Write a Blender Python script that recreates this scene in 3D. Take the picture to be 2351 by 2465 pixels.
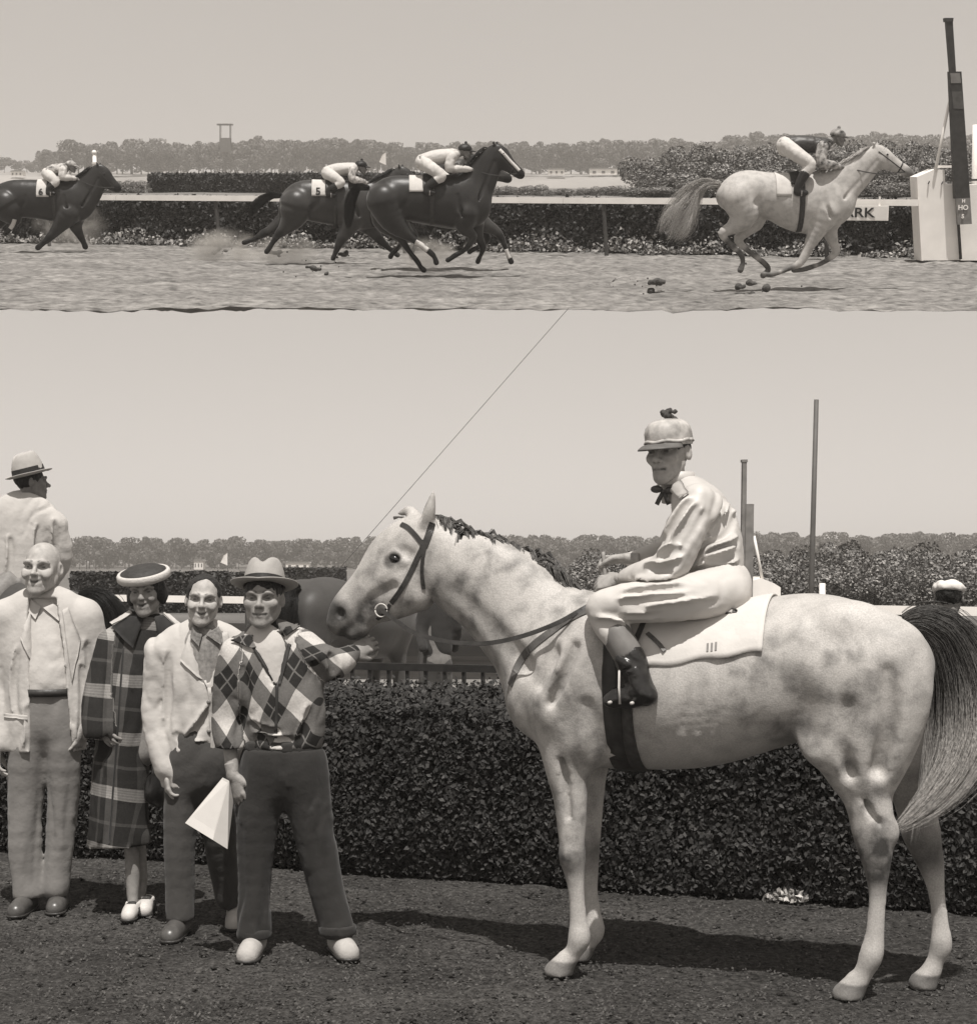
import bpy, bmesh, math, random
import numpy as np
from mathutils import Vector, Matrix, Euler

# ------------------------------------------------------------------ clear, camera, sky, sun, exposure
for o in list(bpy.data.objects):
    bpy.data.objects.remove(o)
SC = bpy.context.scene
COL = SC.collection
RNG = random.Random(7)
NPR = np.random.default_rng(7)

W, H, F = 2351.0, 2465.0, 4135.0           # photograph size and focal length in its pixels
CX, CY = W / 2, H / 2
CAM_Z = 1.686                               # eye height above the paddock ground
HOR_B = 1353.0                              # eye level line of the winner's circle
HOR_A = 410.0                               # eye level line of the race course
PITCH_B = math.atan((HOR_B - CY) / F)
PITCH_A = -math.atan((CY - HOR_A) / F)
KA = 1.07
CAM_A = 1.65 * KA                           # eye height above the race course

cd = bpy.data.cameras.new('camera')
cd.sensor_fit = 'VERTICAL'
cd.sensor_height = 24.0
cd.lens = 24.0 * F / H
cd.clip_start = 0.1
cd.clip_end = 6000
cam = bpy.data.objects.new('camera', cd)
COL.objects.link(cam)
cam.location = (0, 0, CAM_Z)
cam.rotation_euler = (math.radians(90) + PITCH_B, 0, 0)
SC.camera = cam

SUN_EL = math.radians(65)
SUN_AZ = math.radians(4)                    # the sun stands behind the camera, a touch to the right
world = bpy.data.worlds.new('World')
SC.world = world
world.use_nodes = True
nt = world.node_tree
nt.nodes.clear()
sky = nt.nodes.new('ShaderNodeTexSky')
sky.sky_type = 'NISHITA'
sky.sun_disc = False
sky.sun_elevation = SUN_EL
sky.sun_rotation = math.radians(180) - SUN_AZ
sky.air_density = 1.0
sky.dust_density = 0.6
sky.ozone_density = 1.0
bw = nt.nodes.new('ShaderNodeRGBToBW')
tint = nt.nodes.new('ShaderNodeMix')
tint.data_type = 'RGBA'
tint.blend_type = 'MULTIPLY'
tint.inputs[0].default_value = 1.0
tint.inputs[7].default_value = (1.065, 1.0, 0.94, 1)
bg = nt.nodes.new('ShaderNodeBackground')
bg.inputs[1].default_value = 0.145
wo = nt.nodes.new('ShaderNodeOutputWorld')
nt.links.new(sky.outputs[0], bw.inputs[0])
pw = nt.nodes.new('ShaderNodeMath')          # soft film response of the sky tone
pw.operation = 'POWER'
pw.inputs[1].default_value = 0.62
nt.links.new(bw.outputs[0], pw.inputs[0])
gn = nt.nodes.new('ShaderNodeMath')
gn.operation = 'MULTIPLY'
gn.inputs[1].default_value = 1.62
nt.links.new(pw.outputs[0], gn.inputs[0])
nt.links.new(gn.outputs[0], tint.inputs[6])
nt.links.new(tint.outputs[2], bg.inputs[0])
nt.links.new(bg.outputs[0], wo.inputs[0])

sl = bpy.data.lights.new('sun', 'SUN')
sl.energy = 4.8
sl.angle = math.radians(0.5)
sl.color = (1.0, 0.96, 0.915)
sun = bpy.data.objects.new('sun', sl)
COL.objects.link(sun)
sun.location = (0, -30, 60)
_sd = Vector((math.sin(SUN_AZ) * math.cos(SUN_EL), -math.cos(SUN_AZ) * math.cos(SUN_EL), math.sin(SUN_EL)))
sun.rotation_euler = _sd.to_track_quat('Z', 'Y').to_euler()

SC.view_settings.view_transform = 'Standard'
SC.view_settings.look = 'None'
SC.view_settings.gamma = 1
SC.view_settings.exposure = 0.22
SC.view_settings.use_curve_mapping = False
SC.cycles.max_bounces = 6
SC.cycles.use_denoising = True

# ------------------------------------------------------------------ from a pixel to a place
def ray(x, y, pitch):
    u, v = (x - CX) / F, (CY - y) / F
    yy = math.cos(pitch) - v * math.sin(pitch)
    return u / yy, (math.sin(pitch) + v * math.cos(pitch)) / yy

def PB(x, y, d):
    """point of the winner's circle seen at pixel (x, y), d metres ahead"""
    a, b = ray(x, y, PITCH_B)
    return Vector((a * d, d, CAM_Z + b * d))

def GB(x, y, z=0.0):
    """point at height z of the winner's circle seen at pixel (x, y)"""
    a, b = ray(x, y, PITCH_B)
    d = (z - CAM_Z) / b
    return Vector((a * d, d, z))

def PA(x, y, d):
    a, b = ray(x, y, PITCH_A)
    return Vector((a * d, d, CAM_A + b * d))

def GA(x, y, z=0.0):
    a, b = ray(x, y, PITCH_A)
    d = (z - CAM_A) / b
    return Vector((a * d, d, z))

# the race course lies on a slope that climbs beyond and above the winner's circle
M_A = (Matrix.Translation((0, 0, CAM_Z)) @ Matrix.Rotation(PITCH_B - PITCH_A, 4, 'X')
       @ Matrix.Translation((0, 0, -CAM_A)))
M_B = Matrix.Identity(4)

# ------------------------------------------------------------------ objects
def setp(o, label=None, cat=None, group=None, kind=None):
    if label: o['label'] = label
    if cat: o['category'] = cat
    if group: o['group'] = group
    if kind: o['kind'] = kind
    return o

def thing(name, label, cat, M=None, group=None, kind=None):
    o = bpy.data.objects.new(name, None)
    COL.objects.link(o)
    o.empty_display_size = 0.2
    o.matrix_world = M if M is not None else Matrix.Identity(4)
    return setp(o, label, cat, group, kind)

def mesh_obj(name, verts, faces, mat, parent=None, M=None, smooth=False, attrs=None):
    me = bpy.data.meshes.new(name)
    if isinstance(verts, np.ndarray):
        verts = np.ascontiguousarray(verts, dtype=np.float32)
        faces = np.asarray(faces)
        nv, nf, k = len(verts), len(faces), faces.shape[1]
        me.vertices.add(nv)
        me.vertices.foreach_set('co', verts.ravel())
        me.loops.add(nf * k)
        me.loops.foreach_set('vertex_index', faces.astype(np.int32).ravel())
        me.polygons.add(nf)
        me.polygons.foreach_set('loop_start', np.arange(0, nf * k, k, dtype=np.int32))
        me.polygons.foreach_set('loop_total', np.full(nf, k, dtype=np.int32))
        me.update(calc_edges=True)
        me.validate()
    else:
        me.from_pydata([tuple(v) for v in verts], [], faces)
        me.update()
    if smooth:
        me.polygons.foreach_set('use_smooth', [True] * len(me.polygons))
    if attrs:
        for k, arr in attrs.items():
            a = me.attributes.new(k, 'FLOAT', 'POINT')
            a.data.foreach_set('value', np.asarray(arr, dtype=np.float32))
    if mat: me.materials.append(mat)
    o = bpy.data.objects.new(name, me)
    COL.objects.link(o)
    if parent is not None:
        o.parent = parent
    if M is not None:
        if parent is not None: o.matrix_parent_inverse = Matrix.Identity(4); o.matrix_local = M
        else: o.matrix_world = M
    return o

def same_mesh(name, src, parent=None, M=None):
    o = bpy.data.objects.new(name, src.data)
    COL.objects.link(o)
    if parent is not None: o.parent = parent
    if M is not None:
        if parent is not None: o.matrix_local = M
        else: o.matrix_world = M
    return o

class MB:
    """collects simple solids into one mesh"""
    def __init__(s): s.v, s.f = [], []
    def add(s, vs, fs):
        b = len(s.v)
        s.v += [tuple(v) for v in vs]
        s.f += [tuple(i + b for i in f) for f in fs]
    def box(s, c, size, rot=None, taper=1.0):
        x, y, z = (q / 2 for q in size)
        vs = [Vector((a * x * (taper if e > 0 else 1), b * y * (taper if e > 0 else 1), e * z)) for e in (-1, 1) for b in (-1, 1) for a in (-1, 1)]
        if rot is not None: vs = [rot @ v for v in vs]
        vs = [v + Vector(c) for v in vs]
        s.add(vs, [(0, 2, 3, 1), (4, 5, 7, 6), (0, 1, 5, 4), (1, 3, 7, 5), (3, 2, 6, 7), (2, 0, 4, 6)])
        return s
    def tube(s, pts, rad, n=8, flat=1.0, cap=True, up=(0, 0, 1)):
        pts = [Vector(p) for p in pts]
        if not hasattr(rad, '__len__'): rad = [rad] * len(pts)
        rings = []
        for i, p in enumerate(pts):
            t = (pts[min(i + 1, len(pts) - 1)] - pts[max(i - 1, 0)]).normalized()
            a = t.cross(Vector(up))
            if a.length < 1e-3: a = t.cross(Vector((1, 0, 0)))
            a.normalize()
            b = a.cross(t).normalized()
            rings.append([p + a * math.cos(2 * math.pi * k / n) * rad[i] * flat + b * math.sin(2 * math.pi * k / n) * rad[i] for k in range(n)])
        vs = [v for r in rings for v in r]
        fs = [(i * n + k, i * n + (k + 1) % n, (i + 1) * n + (k + 1) % n, (i + 1) * n + k) for i in range(len(pts) - 1) for k in range(n)]
        if cap:
            fs.append(tuple(range(n - 1, -1, -1)))
            fs.append(tuple((len(pts) - 1) * n + k for k in range(n)))
        s.add(vs, fs)
        return s
    def strap(s, pts, width, thick, nrm):
        """flat band along pts, nrm = outward direction(s)"""
        pts = [Vector(p) for p in pts]
        if isinstance(nrm, (Vector, tuple)): nrm = [Vector(nrm)] * len(pts)
        rings = []
        for i, p in enumerate(pts):
            t = (pts[min(i + 1, len(pts) - 1)] - pts[max(i - 1, 0)]).normalized()
            n = Vector(nrm[i]); n = (n - t * n.dot(t)).normalized()
            a = t.cross(n).normalized() * width / 2
            n = n * thick / 2
            rings.append([p - a - n, p + a - n, p + a + n, p - a + n])
        vs = [v for r in rings for v in r]
        fs = [(i * 4 + k, i * 4 + (k + 1) % 4, (i + 1) * 4 + (k + 1) % 4, (i + 1) * 4 + k) for i in range(len(pts) - 1) for k in range(4)]
        fs += [(3, 2, 1, 0), tuple((len(pts) - 1) * 4 + k for k in range(4))]
        s.add(vs, fs)
        return s
    def lathe(s, prof, c=(0, 0, 0), n=24, sx=1, sy=1, rot=None):
        """prof: (r, z) pairs"""
        vs, fs = [], []
        for r, z in prof:
            for k in range(n):
                a = 2 * math.pi * k / n
                v = Vector((r * sx * math.cos(a), r * sy * math.sin(a), z))
                if rot is not None: v = rot @ v
                vs.append(v + Vector(c))
        for i in range(len(prof) - 1):
            for k in range(n):
                fs.append((i * n + k, i * n + (k + 1) % n, (i + 1) * n + (k + 1) % n, (i + 1) * n + k))
        fs.append(tuple(range(n - 1, -1, -1)))
        fs.append(tuple((len(prof) - 1) * n + k for k in range(n)))
        s.add(vs, fs)
        return s
    def ball(s, c, r, n=10, m=7):
        r = r if hasattr(r, '__len__') else (r, r, r)
        prof = [(max(0.02, math.sin(math.pi * i / m)), -math.cos(math.pi * i / m)) for i in range(m + 1)]
        vs, fs = [], []
        for q, z in prof:
            for k in range(n):
                a = 2 * math.pi * k / n
                vs.append((c[0] + q * math.cos(a) * r[0], c[1] + q * math.sin(a) * r[1], c[2] + z * r[2]))
        for i in range(m):
            for k in range(n):
                fs.append((i * n + k, i * n + (k + 1) % n, (i + 1) * n + (k + 1) % n, (i + 1) * n + k))
        s.add(vs, fs)
        return s
    def prism(s, poly, thick, M):
        """poly in local xz, extruded along local y by +-thick/2"""
        n = len(poly)
        vs = [M @ Vector((x, -thick / 2, z)) for x, z in poly] + [M @ Vector((x, thick / 2, z)) for x, z in poly]
        fs = [tuple(range(n)), tuple(range(2 * n - 1, n - 1, -1))] + [(i, i + n, (i + 1) % n + n, (i + 1) % n) for i in range(n)]
        s.add(vs, fs)
        return s
    def build(s, name, mat, parent=None, M=None, smooth=False):
        o = mesh_obj(name, s.v, s.f, mat, parent, M, smooth)
        return o

def auto_smooth(o, ang=40):
    me = o.data
    me.polygons.foreach_set('use_smooth', [True] * len(me.polygons))
    bm = bmesh.new(); bm.from_mesh(me)
    lim = math.radians(ang)
    for e in bm.edges:
        if len(e.link_faces) == 2 and e.calc_face_angle(0) > lim: e.smooth = False
    bm.to_mesh(me); bm.free()
    return o

# ------------------------------------------------------------------ materials
TINT = (1.04, 1.0, 0.95)
MATS = {}
def G(v): return (v * TINT[0], v * TINT[1], v * TINT[2], 1)

def mat(name, v, rough=0.8, var=0.25, scale=8.0, bump=0.0, bscale=40.0, spec=0.3, attr=None, v2=None, detail=4.0, sheen=0.0, coords='Object', bdist=0.01, coat=0.0):
    """grey material with noise; attr: point attribute that mixes towards v2"""
    if name in MATS: return MATS[name]
    m = bpy.data.materials.new(name)
    m.use_nodes = True
    t = m.node_tree; N = t.nodes; L = t.links
    p = N['Principled BSDF']
    p.inputs['Roughness'].default_value = rough
    p.inputs['Specular IOR Level'].default_value = spec
    if sheen: p.inputs['Sheen Weight'].default_value = sheen
    if coat: p.inputs['Coat Weight'].default_value = coat
    tc = N.new('ShaderNodeTexCoord')
    nz = N.new('ShaderNodeTexNoise')
    nz.inputs['Scale'].default_value = scale
    nz.inputs['Detail'].default_value = detail
    L.new(tc.outputs[coords], nz.inputs['Vector'])
    mr = N.new('ShaderNodeMapRange')
    mr.inputs['From Min'].default_value = 0.3
    mr.inputs['From Max'].default_value = 0.7
    mr.inputs['To Min'].default_value = 1 - var
    mr.inputs['To Max'].default_value = 1 + var
    L.new(nz.outputs[0], mr.inputs['Value'])
    base = N.new('ShaderNodeMix'); base.data_type = 'RGBA'
    base.inputs[6].default_value = G(v)
    base.inputs[7].default_value = G(v if v2 is None else v2)
    base.inputs[0].default_value = 0
    if attr:
        at = N.new('ShaderNodeAttribute'); at.attribute_name = attr
        L.new(at.outputs['Fac'], base.inputs[0])
    mul = N.new('ShaderNodeMix'); mul.data_type = 'RGBA'; mul.blend_type = 'MULTIPLY'
    mul.inputs[0].default_value = 1
    L.new(base.outputs[2], mul.inputs[6])
    L.new(mr.outputs[0], mul.inputs[7])
    L.new(mul.outputs[2], p.inputs['Base Color'])
    if bump:
        bn = N.new('ShaderNodeTexNoise')
        bn.inputs['Scale'].default_value = bscale
        bn.inputs['Detail'].default_value = 5
        L.new(tc.outputs[coords], bn.inputs['Vector'])
        bp = N.new('ShaderNodeBump')
        bp.inputs['Strength'].default_value = bump
        bp.inputs['Distance'].default_value = bdist
        L.new(bn.outputs[0], bp.inputs['Height'])
        L.new(bp.outputs[0], p.inputs['Normal'])
    MATS[name] = m
    return m

# ------------------------------------------------------------------ noise
def vnoise(P, scale, seed=0):
    """smooth value noise in -1..1 at points P (n,3)"""
    q = np.asarray(P, dtype=np.float64) * scale + seed * 17.13
    i = np.floor(q).astype(np.int64)
    f = q - i
    f = f * f * (3 - 2 * f)
    def h(a, b, c):
        n = (a * 374761393 + b * 668265263 + c * 2147483647 + seed * 974711) & 0xffffffff
        n = ((n ^ (n >> 13)) * 1274126177) & 0xffffffff
        n = n ^ (n >> 16)
        return (n & 0xffff) / 32767.5 - 1
    r = 0
    for a in (0, 1):
        for b in (0, 1):
            for c in (0, 1):
                w = (f[:, 0] if a else 1 - f[:, 0]) * (f[:, 1] if b else 1 - f[:, 1]) * (f[:, 2] if c else 1 - f[:, 2])
                r = r + w * h(i[:, 0] + a, i[:, 1] + b, i[:, 2] + c)
    return r

def fbm(P, scale, seed=0, octv=3):
    r, a = 0, 1.0
    for k in range(octv):
        r = r + a * vnoise(P, scale * 2 ** k, seed + k); a *= 0.5
    return r

# ------------------------------------------------------------------ soft solids: distance field on a grid, then a surface
def catmull(pts, n):
    """pts (m,k) -> (n,k) through all points"""
    P = np.asarray(pts, dtype=float)
    m = len(P)
    if m < 3:
        t = np.linspace(0, 1, n)[:, None]
        return P[0] * (1 - t) + P[-1] * t
    E = np.vstack([2 * P[0] - P[1], P, 2 * P[-1] - P[-2]])
    out = []
    for t in np.linspace(0, m - 1, n):
        i = min(int(t), m - 2); f = t - i
        a, b, c, d = E[i], E[i + 1], E[i + 2], E[i + 3]
        out.append(0.5 * (2 * b + (c - a) * f + (2 * a - 5 * b + 4 * c - d) * f * f + (3 * b - a - 3 * c + d) * f ** 3))
    return np.array(out)

class SDF:
    def __init__(s, lo, hi, h):
        s.lo = np.array(lo, dtype=np.float32); s.h = h
        s.n = np.ceil((np.array(hi) - np.array(lo)) / h).astype(int) + 1
        s.ax = [s.lo[i] + h * np.arange(s.n[i], dtype=np.float32) for i in range(3)]
        s.F = np.full(s.n, 0.5, dtype=np.float32)
    def win(s, lo, hi):
        a = np.clip(np.floor((np.array(lo) - s.lo) / s.h).astype(int), 0, s.n)
        b = np.clip(np.ceil((np.array(hi) - s.lo) / s.h).astype(int) + 1, 0, s.n)
        sl = tuple(slice(a[i], b[i]) for i in range(3))
        if min(b - a) <= 0: return None, None
        X = s.ax[0][sl[0]][:, None, None]; Y = s.ax[1][sl[1]][None, :, None]; Z = s.ax[2][sl[2]][None, None, :]
        return sl, (X, Y, Z)
    def comb(s, sl, d, k, op):
        f = s.F[sl]
        if op == 'add':
            if k > 0:
                h = np.maximum(k - np.abs(f - d), 0) / k
                s.F[sl] = np.minimum(f, d) - h * h * k * 0.25
            else: s.F[sl] = np.minimum(f, d)
        elif op == 'sub':
            d = -d
            if k > 0:
                h = np.maximum(k - np.abs(f - d), 0) / k
                s.F[sl] = np.maximum(f, d) + h * h * k * 0.25
            else: s.F[sl] = np.maximum(f, d)
    def seg(s, a, b, ra, rb, k=0.02, ratio=1.0, rb_ratio=None, axis=1, op='add'):
        """round cone; ratio = size along `axis` relative to the radius"""
        a = np.array(a, dtype=np.float32); b = np.array(b, dtype=np.float32)
        r2 = rb_ratio if rb_ratio is not None else ratio
        R = max(ra, rb) * max(1, ratio, r2) + max(k, 0.03) + 2 * s.h
        sl, g = s.win(np.minimum(a, b) - R, np.maximum(a, b) + R)
        if sl is None: return
        ab = b - a
        w = np.ones(3, dtype=np.float32); w[axis] = 1e-3 if (ratio != 1 or r2 != 1) else 1
        den = float((ab * ab * w).sum()) + 1e-9
        t = sum((g[i] - a[i]) * (ab[i] * w[i]) for i in range(3)) / den
        t = np.clip(t, 0, 1)
        q = 0
        rt = ratio + (r2 - ratio) * t
        for i in range(3):
            e = g[i] - a[i] - ab[i] * t
            if i == axis: e = e / rt
            q = q + e * e
        d = np.sqrt(q) - (ra + (rb - ra) * t)
        m = np.minimum(rt, 1.0)
        s.comb(sl, (d * m).astype(np.float32), k, op)
    def tube(s, pts, k=0.02, n=None, axis=1, op='add', inner=0.0):
        """pts rows: x, y, z, r [, ratio]"""
        P = [tuple(p) + ((1.0,) if len(p) == 4 else ()) for p in pts]
        C = catmull(P, n or (len(P) - 1) * 3 + 1)
        # union of the chain itself in a scratch copy keeps the joints free of bulges
        lo = (C[:, :3] - (C[:, 3] * np.maximum(1, C[:, 4]))[:, None]).min(0) - max(k, 0.03) - 2 * s.h
        hi = (C[:, :3] + (C[:, 3] * np.maximum(1, C[:, 4]))[:, None]).max(0) + max(k, 0.03) + 2 * s.h
        sl, g = s.win(lo, hi)
        if sl is None: return
        keep = s.F
        base = s.F[sl]
        s.F = keep.copy() if False else keep
        sub = SDF.__new__(SDF)
        sub.h = s.h; sub.ax = [s.ax[i][sl[i]] for i in range(3)]
        sub.lo = np.array([a[0] for a in sub.ax]); sub.n = np.array(base.shape)
        sub.F = np.full(base.shape, 0.5, dtype=np.float32)
        for i in range(len(C) - 1):
            sub.seg(C[i, :3], C[i + 1, :3], C[i, 3], C[i + 1, 3], inner, C[i, 4], C[i + 1, 4], axis)
        s.comb(sl, sub.F, k, op)
    def ell(s, c, r, rot=None, k=0.02, op='add'):
        c = np.array(c, dtype=np.float32); r = np.array(r, dtype=np.float32)
        R = r.max() + max(k, 0.03) + 2 * s.h
        sl, g = s.win(c - R, c + R)
        if sl is None: return
        e = [g[i] - c[i] for i in range(3)]
        if rot is not None:
            M = np.array(rot.to_3x3().inverted())
            e = [M[i, 0] * e[0] + M[i, 1] * e[1] + M[i, 2] * e[2] for i in range(3)]
        k0 = np.sqrt((e[0] / r[0]) ** 2 + (e[1] / r[1]) ** 2 + (e[2] / r[2]) ** 2)
        k1 = np.sqrt((e[0] / r[0] ** 2) ** 2 + (e[1] / r[1] ** 2) ** 2 + (e[2] / r[2] ** 2) ** 2) + 1e-6
        s.comb(sl, (k0 * (k0 - 1) / k1).astype(np.float32), k, op)
    def half(s, p, nrm, k=0.0):
        """keep the side the normal points away from"""
        p = np.array(p); nrm = np.array(nrm) / np.linalg.norm(nrm)
        d = sum((s.ax[i].reshape([-1 if j == i else 1 for j in range(3)]) - p[i]) * nrm[i] for i in range(3))
        sl = (slice(None),) * 3
        s.comb(sl, (-d).astype(np.float32), k, 'sub')
    def field(s, fn):
        """add fn(points) to the field near the surface"""
        idx = np.argwhere(np.abs(s.F) < 4 * s.h + 0.02)
        P = s.lo + idx * s.h
        s.F[idx[:, 0], idx[:, 1], idx[:, 2]] += fn(P).astype(np.float32)
    def surface(s, smooth=1):
        F = s.F
        F[0], F[-1] = np.maximum(F[0], s.h), np.maximum(F[-1], s.h)
        F[:, 0], F[:, -1] = np.maximum(F[:, 0], s.h), np.maximum(F[:, -1], s.h)
        F[:, :, 0], F[:, :, -1] = np.maximum(F[:, :, 0], s.h), np.maximum(F[:, :, -1], s.h)
        S = F < 0
        c = np.zeros(tuple(s.n - 1), dtype=np.int8)
        for a in (0, 1):
            for b in (0, 1):
                for d in (0, 1):
                    c += S[a:S.shape[0] - 1 + a, b:S.shape[1] - 1 + b, d:S.shape[2] - 1 + d]
        cell = (c > 0) & (c < 8)
        idx = np.argwhere(cell)
        if len(idx) == 0: return np.zeros((0, 3)), np.zeros((0, 4), int)
        ids = np.full(cell.shape, -1, dtype=np.int64)
        ids[tuple(idx.T)] = np.arange(len(idx))
        acc = np.zeros((len(idx), 3)); cnt = np.zeros(len(idx))
        cor = [(a, b, d) for a in (0, 1) for b in (0, 1) for d in (0, 1)]
        val = {q: F[idx[:, 0] + q[0], idx[:, 1] + q[1], idx[:, 2] + q[2]] for q in cor}
        for q in cor:
            for ax in range(3):
                if q[ax] == 0:
                    r = list(q); r[ax] = 1; r = tuple(r)
                    va, vb = val[q], val[r]
                    m = (va < 0) != (vb < 0)
                    t = np.where(m, va / np.where(m, va - vb, 1), 0)
                    pt = np.tile(np.array(q, dtype=float), (len(idx), 1)); pt[:, ax] += t
                    acc[m] += pt[m]; cnt[m] += 1
        V = s.lo + (idx + acc / cnt[:, None]) * s.h
        faces = []
        for ax in range(3):
            o1, o2 = (ax + 1) % 3, (ax + 2) % 3
            A = S.take(range(S.shape[ax] - 1), ax); B = S.take(range(1, S.shape[ax]), ax)
            e = np.argwhere(A != B)
            e = e[(e[:, o1] > 0) & (e[:, o2] > 0) & (e[:, o1] < S.shape[o1] - 1) & (e[:, o2] < S.shape[o2] - 1)]
            if len(e) == 0: continue
            flip = A[tuple(e.T)]
            def cid(d1, d2):
                q = e.copy(); q[:, o1] -= d1; q[:, o2] -= d2
                return ids[tuple(q.T)]
            quad = np.stack([cid(1, 1), cid(0, 1), cid(0, 0), cid(1, 0)], 1)
            quad[~flip] = quad[~flip][:, ::-1]
            faces.append(quad)
        Fc = np.vstack(faces)
        Fc = Fc[(Fc >= 0).all(1)]
        for _ in range(smooth):
            nb = np.zeros_like(V); ct = np.zeros(len(V))
            for i in range(4):
                a, b = Fc[:, i], Fc[:, (i + 1) % 4]
                np.add.at(nb, a, V[b]); np.add.at(ct, a, 1)
                np.add.at(nb, b, V[a]); np.add.at(ct, b, 1)
            ok = ct > 0
            V[ok] = 0.5 * V[ok] + 0.5 * nb[ok] / ct[ok][:, None]
        return V, Fc

def join_vf(parts):
    V, Fq, b = [], [], 0
    for v, f in parts:
        V.append(v); Fq.append(f + b); b += len(v)
    return np.vstack(V), np.vstack(Fq)

def xform(V, M):
    M = np.array(M)
    return V @ M[:3, :3].T + M[:3, 3]
# ------------------------------------------------------------------ horses
from mathutils.bvhtree import BVHTree

class Frame:
    """a standing place: x ahead, y to its left, z up; pixels can be traced into it"""
    def __init__(s, R, h, A=False, rx=None):
        s.R = Vector((R[0], R[1], 0)); h = Vector((h[0], h[1], 0)).normalized()
        s.h = h; s.l = Vector((-h.y, h.x, 0)); s.A = A
        s.cz = CAM_A if A else CAM_Z
        s.pitch = PITCH_A if A else PITCH_B
        L = Matrix(((h.x, s.l.x, 0, s.R.x), (h.y, s.l.y, 0, s.R.y), (0, 0, 1, 0), (0, 0, 0, 1)))
        s.L = L
        s.M = (M_A @ L) if A else L
    def hp(s, x, y, v=0.0):
        a, b = ray(x, y, s.pitch)
        t = (v + s.R.dot(s.l)) / (a * s.l.x + s.l.y)
        P = Vector((a * t, t, s.cz + b * t))
        return np.array([(P - s.R).dot(s.h), v, P.z]), t
    def pt(s, x, y, v=0.0): return Vector(s.hp(x, y, v)[0])
    def row(s, x, y, r, v=0.0, half=None, ratio=1.0):
        p, t = s.hp(x, y, v)
        rm = r * t / F
        return (p[0], p[1], p[2], rm, (half / rm) if half else ratio)
    def onto(s, bvh, x, y, off=0.004):
        """where the sight line through a pixel meets a surface"""
        a, b = ray(x, y, s.pitch)
        o = s.L.inverted() @ Vector((0, 0, s.cz))
        d = (s.L.to_3x3().inverted() @ Vector((a, 1, b))).normalized()
        hit, n, _, _ = bvh.ray_cast(o, d)
        if hit is None: return None, None
        return hit + n * off, n

def bvh_of(V, Fq):
    return BVHTree.FromPolygons([tuple(v) for v in V], [tuple(f) for f in Fq])

def hoof(s, top, toe, r, k=0.012):
    """flared hoof from the pastern end (local point) to the toe direction on the ground"""
    a = np.array(top); b = np.array(toe)
    s.seg(a, b, r * 0.78, r * 1.12, k)

def horse_sdf(fr, trunk, neck, head, legs, h, head_h=None, k=1.0, ears=(), extra=None, floor=True):
    T = [fr.row(x, y, r, 0, half) for x, y, r, half in trunk]
    Nn = [fr.row(x, y, r, 0, half) for x, y, r, half in neck]
    Hd = [fr.row(x, y, r, 0, half) for x, y, r, half in head]
    Lg = []
    for v0, v1, rows in legs:
        n = len(rows)
        Lg.append([fr.row(q[0], q[1], q[2], v0 + (v1 - v0) * min(1, i / (n * 0.55)), None, q[3] if len(q) > 3 else 0.85) for i, q in enumerate(rows)])
    allr = np.array(T + Nn + Hd + [q for l in Lg for q in l])
    rr = allr[:, 3] * np.maximum(1, allr[:, 4])
    lo = (allr[:, :3] - rr[:, None]).min(0) - 0.05
    hi = (allr[:, :3] + rr[:, None]).max(0) + 0.05
    lo[2] = max(lo[2], -0.02 if floor else lo[2])
    s = SDF(lo, hi, h)
    s.tube(T, 0.02, inner=0.03 * k)
    s.tube(Nn, 0.10 * k, inner=0.02)
    for l in Lg:
        s.tube(l, 0.055 * k, n=len(l) * 3, inner=0.004)
    s.tube(Hd, 0.03 * k, inner=0.012)
    if extra: extra(s, T, Nn, Hd, Lg)
    for base, tip, r in ears:
        b, t = np.array(base), np.array(tip)
        m = b + (t - b) * 0.45
        s.seg(b, m, r * 0.7, r, 0.012, 0.75)
        s.seg(m, t, r, r * 0.12, 0.006, 0.75)
    if floor: s.half((0, 0, 0.002), (0, 0, -1))
    return s, T, Nn, Hd, Lg

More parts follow.
